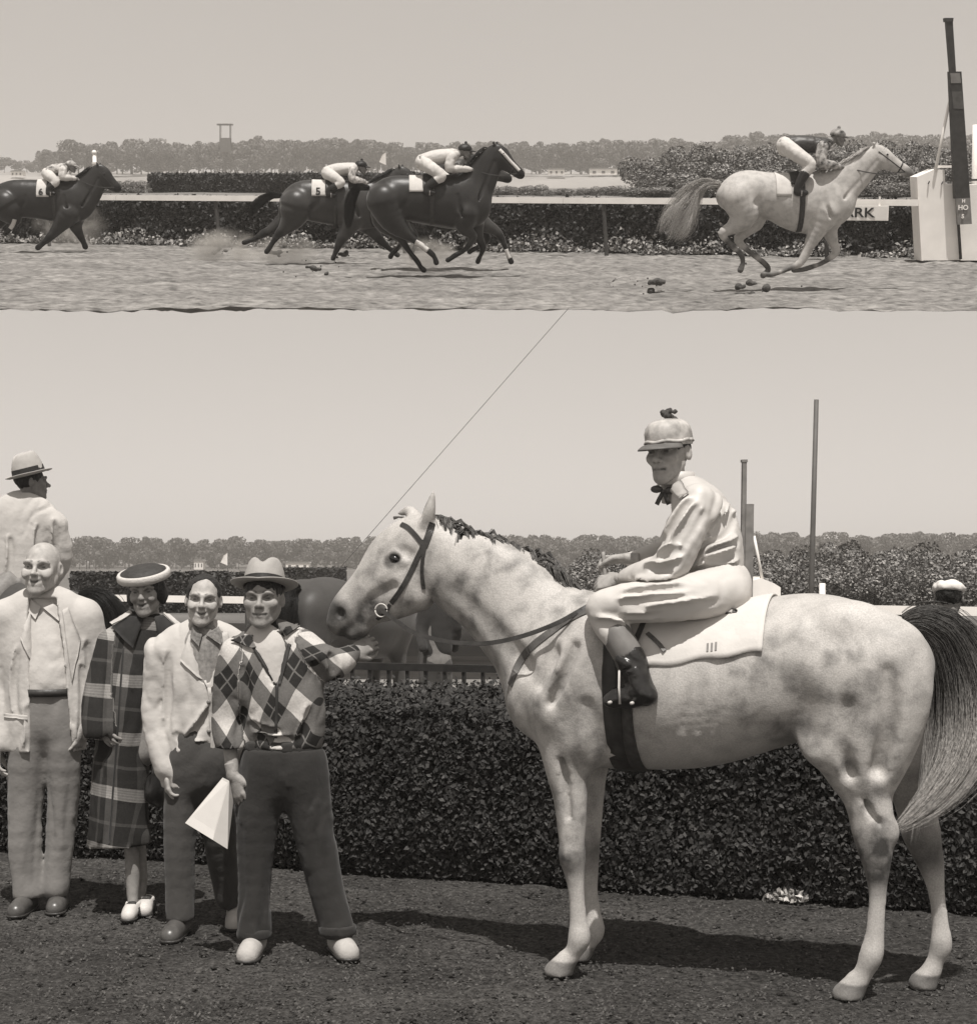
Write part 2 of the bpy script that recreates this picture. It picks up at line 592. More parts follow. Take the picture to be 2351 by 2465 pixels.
def strands(guides, widths, count, thick, seed, jitter=0.35, seg=12, flat=None):
    """hair following one guide curve; widths in metres along it"""
    rng = np.random.default_rng(seed)
    C = catmull(np.column_stack([np.array(guides), np.array(widths)]), seg)
    V, Fq = [], []
    for i in range(count):
        if i % 16 == 0:
            a = rng.uniform(0, 2 * np.pi); rad = math.sqrt(rng.uniform(0, 1)); cox, coy = rad * math.cos(a), rad * math.sin(a); cw = rng.normal(0, jitter, 3)
        ox, oy = cox + rng.normal(0, .10), coy + rng.normal(0, .10)
        end = rng.uniform(0.72, 1.0)
        wob = cw * .9 + rng.normal(0, jitter * .35, 3)
        pts = []
        for j in range(seg):
            t = j / (seg - 1) * end * (seg - 1)
            q = int(min(t, seg - 2)); f = t - q
            c = C[q] * (1 - f) + C[q + 1] * f
            tg = C[min(q + 1, seg - 1), :3] - C[q, :3]; tg /= np.linalg.norm(tg) + 1e-9
            s1 = np.cross(tg, (0, 1, 0)); s1 /= np.linalg.norm(s1) + 1e-9
            s2 = np.cross(tg, s1)
            w = c[3]
            ph = j / (seg - 1)
            pts.append(c[:3] + w * (s1 * ox + s2 * oy * 0.6) + w * wob * 0.5 * math.sin(ph * 5 + (i // 16) * 1.7))
        pts = np.array(pts)
        b = len(V)
        for j, p in enumerate(pts):
            tg = pts[min(j + 1, seg - 1)] - pts[max(j - 1, 0)]; tg /= np.linalg.norm(tg) + 1e-9
            s1 = np.cross(tg, (0.3, 1, 0.1)); s1 /= np.linalg.norm(s1) + 1e-9
            s2 = np.cross(tg, s1)
            w = thick * (1 - 0.75 * (j / (seg - 1)) ** 2)
            V += [p + s1 * w, p - s1 * 0.5 * w + s2 * 0.87 * w, p - s1 * 0.5 * w - s2 * 0.87 * w]
        for j in range(seg - 1):
            for k in range(3):
                Fq.append((b + j * 3 + k, b + j * 3 + (k + 1) % 3, b + (j + 1) * 3 + (k + 1) % 3, b + (j + 1) * 3 + k))
    return np.array(V), np.array(Fq)

def smooth01(x, a, b):
    t = np.clip((x - a) / (b - a), 0, 1)
    return t * t * (3 - 2 * t)

def near_pts(V, pts, r0, r1):
    """1 near the points, 0 away"""
    d = np.full(len(V), 9.0)
    for p in pts: d = np.minimum(d, np.linalg.norm(V - np.array(p), axis=1))
    return 1 - smooth01(d, r0, r1)

def wrap_cloth(bvh, axis_z, us, low_near, low_far, off=0.008, n=28, thick=0.006):
    """a cloth laid over a trunk: for each u the two lower edges (z near side, z far side)"""
    rows = []
    for i, u in enumerate(us):
        az = axis_z(u)
        pts = []
        zn, zf = low_near(u), low_far(u)
        def cast(th):
            d = Vector((0, math.sin(th), math.cos(th)))
            o = Vector((u, 0, az)) + d * 1.2
            hit, nn, _, _ = bvh.ray_cast(o, -d)
            return hit, nn
        # angle where the near edge lies
        def ang(z, sgn):
            a, b = 0.0, 2.6
            for _ in range(22):
                m = (a + b) / 2
                hit, _n = cast(sgn * m)
                if hit is None or hit.z > z: a = m
                else: b = m
            return sgn * a
        t0, t1 = ang(zn, 1), ang(zf, -1)
        for k in range(n):
            th = t0 + (t1 - t0) * k / (n - 1)
            hit, nn = cast(th)
            if hit is None: hit, nn = Vector((u, 0, az)), Vector((0, 0, 1))
            pts.append((hit, nn))
        rows.append(pts)
    V, Fq = [], []
    m = len(us)
    for lay in (off, off + thick):
        for r in rows:
            for p, nn in r: V.append(p + nn * lay)
    N = m * n
    for i in range(m - 1):
        for k in range(n - 1):
            a = i * n + k
            Fq.append((a, a + n, a + n + 1, a + 1))
            Fq.append((N + a, N + a + 1, N + a + n + 1, N + a + n))
    for i in range(m - 1):
        for k in (0, n - 1):
            a = i * n + k
            Fq.append((a, N + a, N + a + n, a + n) if k == 0 else (a, a + n, N + a + n, N + a))
    for k in range(n - 1):
        for i in (0, m - 1):
            a = i * n + k
            Fq.append((a, a + 1, N + a + 1, N + a) if i == 0 else (a, N + a, N + a + 1, a + 1))
    return np.array([tuple(v) for v in V]), np.array(Fq)
# ------------------------------------------------------------------ the winner: grey horse in the winner's circle
def coat_mat(name, v, v2, mott=0.5, dap_scale=9.0, dap=0.25, rough=0.55):
    """hair coat: base v, dark points v2 by attribute, mottling and fine hair"""
    m = bpy.data.materials.new(name); m.use_nodes = True
    t = m.node_tree; N = t.nodes; L = t.links; p = N['Principled BSDF']
    p.inputs['Roughness'].default_value = rough
    p.inputs['Specular IOR Level'].default_value = 0.25
    p.inputs['Sheen Weight'].default_value = 0.08
    tc = N.new('ShaderNodeTexCoord')
    def noise(sc, det, dist=0.0):
        n = N.new('ShaderNodeTexNoise'); n.inputs['Scale'].default_value = sc; n.inputs['Detail'].default_value = det
        n.inputs['Distortion'].default_value = dist
        L.new(tc.outputs['Object'], n.inputs['Vector']); return n
    big, dp, fine = noise(3.2, 4, 0.1), noise(dap_scale, 6, 0.15), noise(160, 3)
    at = N.new('ShaderNodeAttribute'); at.attribute_name = 'dark'
    mo = N.new('ShaderNodeAttribute'); mo.attribute_name = 'mottle'
    def mr(src, a, b, c, d):
        n = N.new('ShaderNodeMapRange'); n.inputs[1].default_value = a; n.inputs[2].default_value = b
        n.inputs[3].default_value = c; n.inputs[4].default_value = d
        L.new(src, n.inputs[0]); return n.outputs[0]
    def mth(op, a, b):
        n = N.new('ShaderNodeMath'); n.operation = op
        for i, q in enumerate((a, b)):
            if isinstance(q, (int, float)): n.inputs[i].default_value = q
            else: L.new(q, n.inputs[i])
        return n.outputs[0]
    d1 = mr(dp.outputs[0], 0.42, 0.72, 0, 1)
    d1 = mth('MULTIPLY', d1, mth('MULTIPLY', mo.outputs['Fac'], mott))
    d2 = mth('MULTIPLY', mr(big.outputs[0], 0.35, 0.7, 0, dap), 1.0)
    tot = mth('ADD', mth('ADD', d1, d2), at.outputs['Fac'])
    mx = N.new('ShaderNodeMix'); mx.data_type = 'RGBA'; mx.clamp_factor = True
    mx.inputs[6].default_value = G(v); mx.inputs[7].default_value = G(v2)
    L.new(tot, mx.inputs[0])
    mul = N.new('ShaderNodeMix'); mul.data_type = 'RGBA'; mul.blend_type = 'MULTIPLY'; mul.inputs[0].default_value = 1
    L.new(mx.outputs[2], mul.inputs[6]); L.new(mr(fine.outputs[0], 0.3, 0.7, 0.82, 1.12), mul.inputs[7])
    L.new(mul.outputs[2], p.inputs['Base Color'])
    bp = N.new('ShaderNodeBump'); bp.inputs['Strength'].default_value = 0.35; bp.inputs['Distance'].default_value = 0.012
    hs = mth('ADD', mth('MULTIPLY', fine.outputs[0], 0.25), mth('MULTIPLY', dp.outputs[0], 0.6))
    L.new(hs, bp.inputs['Height']); L.new(bp.outputs[0], p.inputs['Normal'])
    return m

LEATHER = mat('dark_leather', 0.035, 0.45, 0.3, 20, 0.2, 60)
LEATHER2 = mat('brown_leather', 0.09, 0.5, 0.3, 20, 0.2, 60)
METAL = mat('dull_steel', 0.45, 0.35, 0.1, 20)
WHITECLOTH = mat('white_cloth', 0.52, 0.9, 0.05, 12, 0.25, 30)
EYE = mat('dark_eye', 0.008, 0.08, 0.1, 20, spec=0.6)

nf, of_, nh, oh = GB(1353, 2349), GB(1415, 2312), GB(2044, 2412), GB(2237, 2374)
fm, rm = (nf + of_) / 2, (nh + oh) / 2
GF = Frame((fm + rm) / 2, (fm - rm))

def grey_horse():
    fr = GF
    trunk = [(1332, 1684, 104, .185), (1385, 1660, 145, .215), (1440, 1645, 190, .235), (1530, 1650, 190, .265), (1620, 1657, 184, .285), (1700, 1652, 181, .29),
             (1790, 1634, 173, .285), (1880, 1612, 168, .275), (1964, 1602, 166, .275), (2045, 1606, 150, .265), (2105, 1606, 122, .24), (2148, 1602, 94, .20)]
    neck = [(1052, 1338, 66, .075), (1105, 1378, 88, .085), (1150, 1398, 100, .09), (1205, 1428, 112, .10), (1250, 1474, 120, .115), (1300, 1525, 132, .14), (1365, 1590, 140, .17)]
    head = [(828, 1492, 40, .052), (840, 1470, 44, .05), (866, 1444, 49, .05), (906, 1418, 64, .062), (939, 1394, 81, .078), (968, 1360, 90, .086), (998, 1322, 78, .082), (1022, 1300, 56, .07)]
    nfore = [(1385, 1690, 110, .7), (1372, 1790, 76, .75), (1366, 1851, 54, .85), (1372, 1919, 41, .9), (1375, 1985, 35, .95), (1376, 2030, 30, 1), (1377, 2062, 32, 1), (1382, 2102, 24, .95),
             (1387, 2152, 19.5, .8), (1391, 2213, 21, .75), (1394, 2258, 27, .9), (1380, 2292, 20, .95), (1364, 2318, 22, 1)]
    ofore = [(1430, 1700, 90, .7), (1424, 1790, 56, .75), (1420, 1860, 40, .9), (1418, 1930, 34, .95), (1416, 2000, 30, 1), (1414, 2050, 28, 1), (1416, 2095, 24, .95), (1421, 2150, 18, .8),
             (1427, 2200, 19.5, .75), (1430, 2240, 25, .9), (1418, 2268, 18.5, .95), (1406, 2290, 21, 1)]
    nhind = [(2085, 1600, 135, .62), (2080, 1700, 138, .62), (2072, 1780, 120, .62), (2074, 1840, 92, .65), (2082, 1894, 64, .7), (2092, 1944, 54, .7), (2100, 1995, 51, .65), (2105, 2040, 43, .75), (2109, 2085, 32, .85),
             (2111, 2152, 21, .85), (2105, 2244, 22, .8), (2096, 2299, 28, .9), (2078, 2340, 22, .95), (2060, 2372, 25, 1)]
    ohind = [(2125, 1600, 115, .62), (2140, 1700, 115, .62), (2160, 1790, 92, .65), (2182, 1860, 62, .7), (2200, 1930, 48, .7), (2215, 2000, 46, .65), (2228, 2045, 38, .75), (2242, 2090, 29, .85), (2253, 2150, 19.5, .85),
             (2262, 2225, 20, .8), (2264, 2275, 26, .9), (2252, 2308, 20, .95), (2240, 2340, 24, 1)]
    legs = [(.13, .14, nfore), (-.13, -.14, ofore), (.12, .125, nhind), (-.12, -.125, ohind)]

    def extra(s, T, Nn, Hd, Lg):
        P = lambda x, y, v: fr.hp(x, y, v)[0]
        # hooves
        for v, (x, y), toe, r in ((.14, (1362, 2316), (1345, 2345), .052), (-.14, (1404, 2288), (1390, 2310), .05), (.125, (2058, 2372), (2042, 2404), .055), (-.125, (2238, 2340), (2222, 2368), .05)):
            a = P(x, y, v); b = P(toe[0], toe[1], v); b[2] = max(0.012, min(b[2], 0.03)); a[2] = max(a[2], 0.07)
            s.seg(a, b, r * 0.72, r * 1.18, 0.01, 1.0)
        # shoulder blade, upper arm, stifle, gaskin, cheek
        s.tube([tuple(P(1430, 1520, .17)) + (.10,), tuple(P(1385, 1610, .185)) + (.11,), tuple(P(1345, 1700, .16)) + (.09,)], .06)
        s.tube([tuple(P(1345, 1705, .15)) + (.085,), tuple(P(1400, 1775, .15)) + (.085,)], .05)
        s.ell(P(1275, 1690, .085), (.085, .07, .11), None, .05)
        s.ell(P(1985, 1770, .19), (.11, .055, .12), None, .06)
        s.tube([tuple(P(2170, 1560, .14)) + (.07,), tuple(P(2188, 1660, .15)) + (.075,), tuple(P(2160, 1780, .14)) + (.058,), tuple(P(2122, 1880, .115)) + (.03,)], .06)
        s.ell(P(2030, 1500, .15), (.12, .09, .08), None, .06)
        s.ell(P(1930, 1530, .20), (.07, .05, .05), None, .05)
        # hollows: behind the elbow, flank, jugular, buttock seam
        s.tube([tuple(P(1462, 1560, .33)) + (.045,), tuple(P(1470, 1700, .315)) + (.068,), tuple(P(1460, 1800, .26)) + (.058,)], .05, op='sub')
        s.tube([tuple(P(1880, 1600, .37)) + (.06,), tuple(P(1905, 1690, .36)) + (.10,), tuple(P(1925, 1770, .29)) + (.075,)], .06, op='sub')
        s.tube([tuple(P(1085, 1425, .125)) + (.03,), tuple(P(1180, 1520, .15)) + (.042,), tuple(P(1265, 1605, .185)) + (.04,)], .04, op='sub')
        s.tube([tuple(P(2135, 1620, .26)) + (.02,), tuple(P(2135, 1740, .235)) + (.032,), tuple(P(2110, 1850, .185)) + (.028,)], .04, op='sub')
        s.tube([tuple(P(1295, 1640, .25)) + (.03,), tuple(P(1330, 1575, .24)) + (.03,)], .05, op='sub')
        # forearm, triceps and thigh seams, ribs
        s.tube([tuple(P(1352, 1800, .20)) + (.012,), tuple(P(1362, 1880, .19)) + (.014,), tuple(P(1372, 1970, .175)) + (.008,)], .025, op='sub')
        s.tube([tuple(P(1412, 1700, .27)) + (.02,), tuple(P(1430, 1760, .25)) + (.022,), tuple(P(1425, 1820, .22)) + (.015,)], .04, op='sub')
        s.tube([tuple(P(1385, 1560, .27)) + (.015,), tuple(P(1362, 1620, .275)) + (.02,), tuple(P(1330, 1690, .245)) + (.018,)], .04, op='sub')
        s.tube([tuple(P(2040, 1700, .275)) + (.02,), tuple(P(2025, 1790, .26)) + (.025,), tuple(P(2045, 1860, .2)) + (.018,)], .04, op='sub')
        s.tube([tuple(P(2070, 1880, .175)) + (.010,), tuple(P(2092, 1950, .165)) + (.012,), tuple(P(2118, 1985, .16)) + (.008,)], .02, op='sub')
        for i in range(6): s.tube([tuple(P(1640 + i * 38, 1560, .31)) + (.008,), tuple(P(1650 + i * 38, 1660, .315)) + (.010,), tuple(P(1640 + i * 38, 1760, .265)) + (.006,)], .03, op='sub')
        # coronets above the hooves
        for x, y, v in ((1352, 2322, .14), (1396, 2292, -.14), (2048, 2378, .125), (2229, 2346, -.125)):
            s.ell(P(x, y, v), (.052, .05, .016), Matrix.Rotation(.5, 4, 'Y'), .01)
        # knee and hock bones, fetlock tufts, chestnut, tendon grooves
        s.ell(P(1370, 2062, .165), (.035, .03, .05), None, .02)
        s.ell(P(2140, 2003, .125), (.035, .03, .045), None, .03)
        for x, y0, y1, v in ((1395, 2110, 2235, .175), (2117, 2095, 2275, .16)):
            s.tube([tuple(P(x, y0, v)) + (.006,), tuple(P(x + 3, y1, v)) + (.006,)], .012, op='sub')
    s, T, Nn, Hd, Lg = horse_sdf(fr, trunk, neck, head, legs, 0.0115, extra=extra)
    P = lambda x, y, v: fr.hp(x, y, v)[0]
    V, Fq = s.surface(2)
    # cut the coarse head away and put a finer one in its place
    hs_lo = np.array([np.array(Hd)[:, 0].min() - .02, -.16, np.array(Hd)[:, 2].min() - .12])
    hh = SDF((P(1110, 1400, 0)[0], -.15, P(840, 1565, 0)[2]), (P(775, 1400, 0)[0] + .03, .15, P(1040, 1175, 0)[2]), 0.0062)
    hh.tube(Hd, 0.02, n=len(Hd) * 4, inner=0.01)
    hh.tube(Nn, 0.05, inner=.02)
    # jaw plates, cheek ridge, brows, muzzle, lips
    hh.ell(P(985, 1405, .0), (.085, .088, .085), None, .05)
    hh.tube([tuple(P(1010, 1440, .0)) + (.05, 1.35), tuple(P(960, 1462, 0)) + (.04, 1.3), tuple(P(905, 1480, 0)) + (.03, 1.1), tuple(P(880, 1505, 0)) + (.026, 1.1)], .04)
    for sg in (1, -1):
        hh.tube([tuple(P(975, 1352, sg * .078)) + (.018,), tuple(P(935, 1378, sg * .07)) + (.014,), tuple(P(892, 1416, sg * .052)) + (.008,)], .02)
        hh.ell(P(954, 1338, sg * .078), (.034, .018, .022), None, .02)
        hh.ell(P(826, 1462, sg * .034), (.036, .024, .038), None, .025)
        hh.ell(P(818, 1478, sg * .062), (.021, .022, .026), None, .010, 'sub')
        hh.tube([tuple(P(985, 1335, sg * .1)) + (.016,), tuple(P(972, 1325, sg * .098)) + (.012,)], .03, op='sub')
        hh.tube([tuple(P(945, 1412, sg * .095)) + (.016,), tuple(P(900, 1438, sg * .075)) + (.014,), tuple(P(880, 1456, sg * .066)) + (.008,)], .03, op='sub')
        hh.tube([tuple(P(836, 1518, sg * .055)) + (.005,), tuple(P(866, 1504, sg * .06)) + (.006,), tuple(P(896, 1480, sg * .062)) + (.006,)], .012, op='sub')
    hh.ell(P(815, 1502, 0), (.04, .05, .035), None, .03)
    hh.ell(P(856, 1526, 0), (.042, .038, .026), Matrix.Rotation(.3, 4, 'Y'), .02)
    hh.ell(P(872, 1515, 0), (.035, .034, .03), None, .02)
    # ears
    for sg, b, mid, t in ((1, (1026, 1262), (1034, 1222), (1044, 1182)), (-1, (1006, 1252), (985, 1232), (958, 1236))):
        a, m_, e = P(b[0], b[1], sg * .05), P(mid[0], mid[1], sg * .062), P(t[0], t[1], sg * .055)
        hh.tube([tuple(a) + (.028,), tuple((a + m_) / 2) + (.030,), tuple(m_) + (.026,), tuple((m_ + e) / 2) + (.016,), tuple(e) + (.004,)], .02)
        fwd = np.array([.030, sg * .018, 0]) if sg > 0 else np.array([0.0, .0, -.03])
        hh.tube([tuple(a * .6 + m_ * .4 + fwd) + (.014,), tuple(m_ + fwd * .85) + (.015,), tuple((m_ + e) / 2 + fwd * .6) + (.007,)], .006, op='sub')
    # the eye socket
    for sg in (1, -1):
        hh.ell(P(950, 1345, sg * .095), (.024, .014, .016), None, .008, 'sub')
    cutx = P(1062, 1400, 0)[0]
    c0 = P(1075, 1370, 0); nrm = np.array([-0.80, 0, -0.60])
    hh.half(c0 + nrm * 0.03, nrm)
    Vh, Fh = hh.surface(1)
    keepf = ((V[Fq].mean(1) - c0) @ nrm > -0.01)
    Fq2 = Fq[keepf]
    Vb, Fb = join_vf([(V, Fq2), (Vh, Fh)])
    used = np.unique(Fb); mp = -np.ones(len(Vb), int); mp[used] = np.arange(len(used))
    Vb, Fb = Vb[used], mp[Fb]
    # coat points, a darker neck underside, and shading painted on the lower cheek
    d = near_pts(Vb, [P(818, 1485, 0), P(850, 1525, 0)], .05, .13) * .9
    d += near_pts(Vb, [P(818, 1478, .06), P(818, 1478, -.06)], .012, .032) * .9
    d += near_pts(Vb, [P(885, 1475, .05), P(905, 1462, .06)], .03, .085) * .5  # shading painted into the coat on the lower cheek and jaw
    d += near_pts(Vb, [P(950, 1345, sg * .09) for sg in (1, -1)] + [P(940, 1352, sg * .088) for sg in (1, -1)], .02, .042) * .7
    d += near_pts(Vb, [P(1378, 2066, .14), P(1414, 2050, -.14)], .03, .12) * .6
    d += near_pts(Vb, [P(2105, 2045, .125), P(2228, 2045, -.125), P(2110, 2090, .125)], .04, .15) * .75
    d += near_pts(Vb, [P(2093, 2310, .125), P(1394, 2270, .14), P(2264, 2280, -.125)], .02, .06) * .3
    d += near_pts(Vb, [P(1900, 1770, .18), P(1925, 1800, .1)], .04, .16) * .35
    d += near_pts(Vb, [P(1035, 1205, .05), P(965, 1235, -.05)], .02, .06) * .35
    hoofm = (1 - smooth01(Vb[:, 2], .058, .068)) * .62
    neck_dark = near_pts(Vb, [P(1075, 1430, .08), P(1130, 1495, .1), P(1190, 1570, .1)], .05, .14) * .3  # darker along the underside of the neck
    dark = np.clip(np.maximum(d, hoofm) + neck_dark, 0, 1)
    mott = 0.3 + 0.7 * near_pts(Vb, [P(1200, 1420, .1), P(1290, 1480, .14), P(1300, 1650, .2), P(1400, 1750, .2), P(1850, 1650, .28), P(2050, 1650, .26), P(2080, 1800, .2), P(1375, 1950, .15), P(2100, 1950, .15), P(960, 1420, .08)], .12, .35)
    root = thing('grey_horse', 'big dappled grey racehorse standing side-on with the jockey on its back', 'horse', fr.M)
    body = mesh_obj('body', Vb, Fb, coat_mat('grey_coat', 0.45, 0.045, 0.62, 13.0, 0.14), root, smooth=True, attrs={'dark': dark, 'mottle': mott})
    bv = bvh_of(Vb, Fb)
    # eyes
    for sg in (1, -1):
        e = MB(); c = P(950, 1345, sg * .083); e.ball((0, 0, 0), (.029, .016, .016), 14, 10)
        e.v = [tuple(Matrix.Rotation(-.45, 4, 'Y') @ Vector(q) + Vector(c)) for q in e.v]
        e.build('eye', EYE, root, smooth=True)
    # mane
    crestp = [(1040, 1250), (1080, 1262), (1126, 1281), (1190, 1303), (1246, 1325), (1300, 1345), (1330, 1362), (1355, 1400), (1385, 1425), (1412, 1445)]
    MV = []
    rng = np.random.default_rng(5)
    cc = catmull([P(x, y, 0) for x, y in crestp], 60)
    for i in range(60):
        t = i / 59
        ln = .045 + .04 * rng.random() + (.10 if t > .70 else 0) * rng.random()
        side = -1 if rng.random() < .5 else 1
        p = cc[i] + np.array([0, 0, -.006])
        back = np.array([-.5, 0, -.25])
        g = [p, p + back * ln * .35 + np.array([0, side * .018, .016]), p + back * ln * .8 + np.array([0, side * .034, -.01 - ln * .25]), p + back * ln * 1.3 + np.array([0, side * .04, -ln * .7])]
        MV.append(strands(g, [.020, .026, .024, .014], 64, .0021, 100 + i, .6, 7))
    for g0, g1 in (((1040, 1252), (1000, 1275)), ((1030, 1250), (1075, 1247))):
        a, b = P(*g0, 0), P(*g1, .02)
        MV.append(strands([a, (a + b) / 2 + np.array([0, 0, .02]), b], [.01, .012, .004], 30, .0014, 9, .5, 7))
    mv, mf = join_vf(MV)
    mesh_obj('mane', mv, mf, mat('grey_mane_hair', 0.10, 0.5, 0.6, 60), root, smooth=True)
    # tail
    tg = [(2178, 1498, .0), (2225, 1490, -.01), (2290, 1525, -.03), (2335, 1620, -.04), (2345, 1730, -.03), (2318, 1830, .02), (2250, 1925, .08), (2160, 1995, .12)]
    tv = [P(x, y, v) for x, y, v in tg]
    tw = [.03, .05, .085, .105, .11, .085, .06, .022]
    a1 = strands(tv, tw, 2400, .0012, 21, .35, 16)
    tg2 = [(2182, 1500, .0), (2215, 1510, -.01), (2260, 1560, -.03), (2275, 1680, -.06), (2262, 1800, -.06), (2240, 1900, -.03), (2215, 1960, .0)]
    a2 = strands([P(x, y, v) for x, y, v in tg2], [.025, .04, .06, .07, .06, .04, .015], 900, .0012, 22, .35, 14)
    tvv, tff = join_vf([a1, a2])
    # darker at the root, paler towards the tip
    fade = 1 - smooth01(np.linalg.norm(tvv - np.array(tv[0]), axis=1), .22, .55)
    mesh_obj('tail', tvv, tff, mat('grey_tail_hair', 0.42, 0.5, 0.5, 90, attr='dark', v2=.07), root, smooth=True, attrs={'dark': fade})
    # ---- tack
    def band(name, pix, width, m, par=root, off=.003, thick=.004, sub=6):
        C = catmull(np.array(pix, float), len(pix) * sub)
        pts, ns = [], []
        for x, y in C:
            p, n = fr.onto(bv, x, y, off)
            if p is not None: pts.append(p); ns.append(n)
        # smooth the cast points
        A = np.array([tuple(p) for p in pts])
        for _ in range(2): A[1:-1] = (A[:-2] + A[1:-1] * 2 + A[2:]) / 4
        return MB().strap([Vector(a) for a in A], width, thick, ns).build(name, m, par), A
    bridle = thing('bridle', 'dark leather racing bridle with ring bit on the standing grey horse', 'bridle', fr.M)
    band('cheek_strap', [(1021, 1300), (1016, 1320), (1004, 1345), (985, 1385), (965, 1420), (942, 1452)], .022, LEATHER, bridle)
    band('crown_strap', [(1040, 1258), (1033, 1285), (1022, 1315)], .030, LEATHER, bridle)
    band('throat_strap', [(1024, 1312), (1018, 1345), (1016, 1380), (1020, 1418)], .016, LEATHER, bridle)
    band('brow_band', [(1016, 1308), (1000, 1288), (982, 1270), (966, 1262)], .020, LEATHER, bridle)
    fl = MB()
    a, b = P(972, 1246, -.02), P(948, 1247, -.02)
    fl.tube([a, (a + b) / 2 + np.array([0, 0, .004]), b], [.005, .004, .008], 8)
    fl.build('forelock_tie', LEATHER2, bridle, smooth=True)
    pr = fr.onto(bv, 921, 1468, .008)[0] or Vector(P(921, 1468, .06))
    ring = MB(); n = 20
    ring.tube([pr + Vector((math.cos(2 * math.pi * i / n) * .028, 0.006, math.sin(2 * math.pi * i / n) * .028)) for i in range(n + 1)], .0035, 6)
    ring.build('bit_ring', METAL, bridle, smooth=True)
    # lead strap below the chin
    band('chin_strap', [(939, 1455), (926, 1476), (908, 1490)], .016, LEATHER, bridle)
    hand = P(1448, 1440, .10)
    rp = [pr, Vector(P(962, 1500, .13)), Vector(P(1000, 1524, .17)), Vector(P(1075, 1544, .20)), Vector(P(1165, 1549, .22)), Vector(P(1254, 1532, .24)), Vector(P(1340, 1500, .24)), Vector(P(1412, 1460, .20)), Vector(hand)]
    C = catmull([tuple(p) for p in rp], 48)
    MB().strap([Vector(c) for c in C], .018, .005, Vector((0, 1, 0.2))).build('rein', LEATHER, bridle)
    st, _ = band('breast_strap', [(1425, 1468), (1380, 1488), (1318, 1527), (1275, 1562), (1248, 1600), (1228, 1650)], .032, LEATHER2, bridle)
    # saddle cloth, saddle, girth
    us = np.linspace(P(1765, 1560, .3)[0], P(1530, 1560, .3)[0], 26)
    zq = lambda u: 1.15
    ua, ub = P(1832, 1571, .3), P(1565, 1607, .3)
    ln = lambda u: ub[2] + (ua[2] - ub[2]) * np.clip((u - ub[0]) / (ua[0] - ub[0]), -.3, 1.3) + .006 * math.sin(u * 31)
    cloth = thing('saddle_cloth', 'white number cloth under the saddle of the standing grey horse', 'saddle cloth', fr.M)
    us = np.linspace(ua[0], P(1500, 1600, .3)[0], 30)
    cv, cf = wrap_cloth(bv, zq, us, ln, ln, .006, 34, .007)
    cv[:, :] += (fbm(cv, 9, 3, 2) * .006)[:, None] * np.array([0, 1, .4])
    mesh_obj('cloth', cv, cf, WHITECLOTH, cloth, smooth=True)
    cb = bvh_of(cv, cf)
    # number on the cloth
    for i, (x, y) in enumerate(((1702, 1560), (1712, 1559), (1722, 1557))):
        p, n = fr.onto(cb, x, y, .002)
        if p is not None:
            mb = MB()
            top = fr.onto(cb, x + 1, y - 11, .002)[0]; bot = fr.onto(cb, x, y + 9, .002)[0]
            mb.strap([top, (top + bot) / 2, bot], .008, .002, n)
            mb.build('digit', mat('faded_ink', .22), cloth)
    saddle = thing('saddle', 'small pale racing saddle with upturned cantle under the jockey', 'saddle', fr.M)
    us2 = np.linspace(P(1760, 1470, .2)[0], P(1480, 1470, .2)[0], 24)
    sv, sf = wrap_cloth(bv, zq, us2, lambda u: 1.47, lambda u: 1.47, .010, 26, .016)
    lift = smooth01(us2, 0, 1)
    uu = sv[:, 0]; um, ux = us2.min(), us2.max()
    sv[:, 2] += .03 * smooth01(um - uu, -.10, 0) * (np.abs(sv[:, 1]) < .16)
    mesh_obj('seat', sv, sf, mat('pale_saddle', .5, .6, .1, 10), saddle, smooth=True)
    # cantle curl
    cc_ = [P(1752, 1460, .12), P(1775, 1462, .12), P(1786, 1474, .12), P(1778, 1490, .13), P(1768, 1500, .14)]
    MB().strap([Vector(q) for q in catmull(cc_, 14)], .12, .012, Vector((-1, .3, .6))).build('cantle', LEATHER2, saddle, smooth=True)
    # flap edge strap on the cloth
    pp = [fr.onto(cb, x, y, .006) for x, y in ((1558, 1526), (1572, 1538), (1588, 1553), (1600, 1568))]
    MB().strap([q[0] for q in pp if q[0]], .016, .006, pp[0][1]).build('stirrup_strap', LEATHER2, saddle)
    # girth: wraps the whole barrel behind the elbow
    def girth(px, width, m, nm):
        u0 = P(px, 1700, .25)[0]; pts, ns = [], []
        for i in range(49):
            th = -math.pi + 2 * math.pi * i / 48 * .999
            dd = Vector((0, math.sin(th), math.cos(th))); o = Vector((u0, 0, 1.14)) + dd * 1.2
            hit, n_, _, _ = bv.ray_cast(o, -dd)
            if hit is not None: pts.append(hit + n_ * .006); ns.append(n_)
        A = np.array([tuple(p) for p in pts])
        for _ in range(3): A[1:-1] = (A[:-2] + A[1:-1] * 2 + A[2:]) / 4
        MB().strap([Vector(a) for a in A], width, .008, ns).build(nm, m, saddle, smooth=True)
    girth(1475, .085, LEATHER, 'girth')
    girth(1512, .055, mat('girth_web', .05, .8, .3, 40), 'over_girth')
    return root, fr, bv, P
GREY = grey_horse()
# ------------------------------------------------------------------ people
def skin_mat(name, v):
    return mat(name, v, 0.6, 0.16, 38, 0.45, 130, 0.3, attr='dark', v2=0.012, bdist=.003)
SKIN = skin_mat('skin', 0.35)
SKIN_TAN = skin_mat('tanned_skin', 0.17)
HAIR = mat('dark_hair', 0.02, 0.5, 0.4, 120, 0.6, 220)
HAIR2 = mat('greying_hair', 0.12, 0.6, 0.4, 120, 0.6, 220)

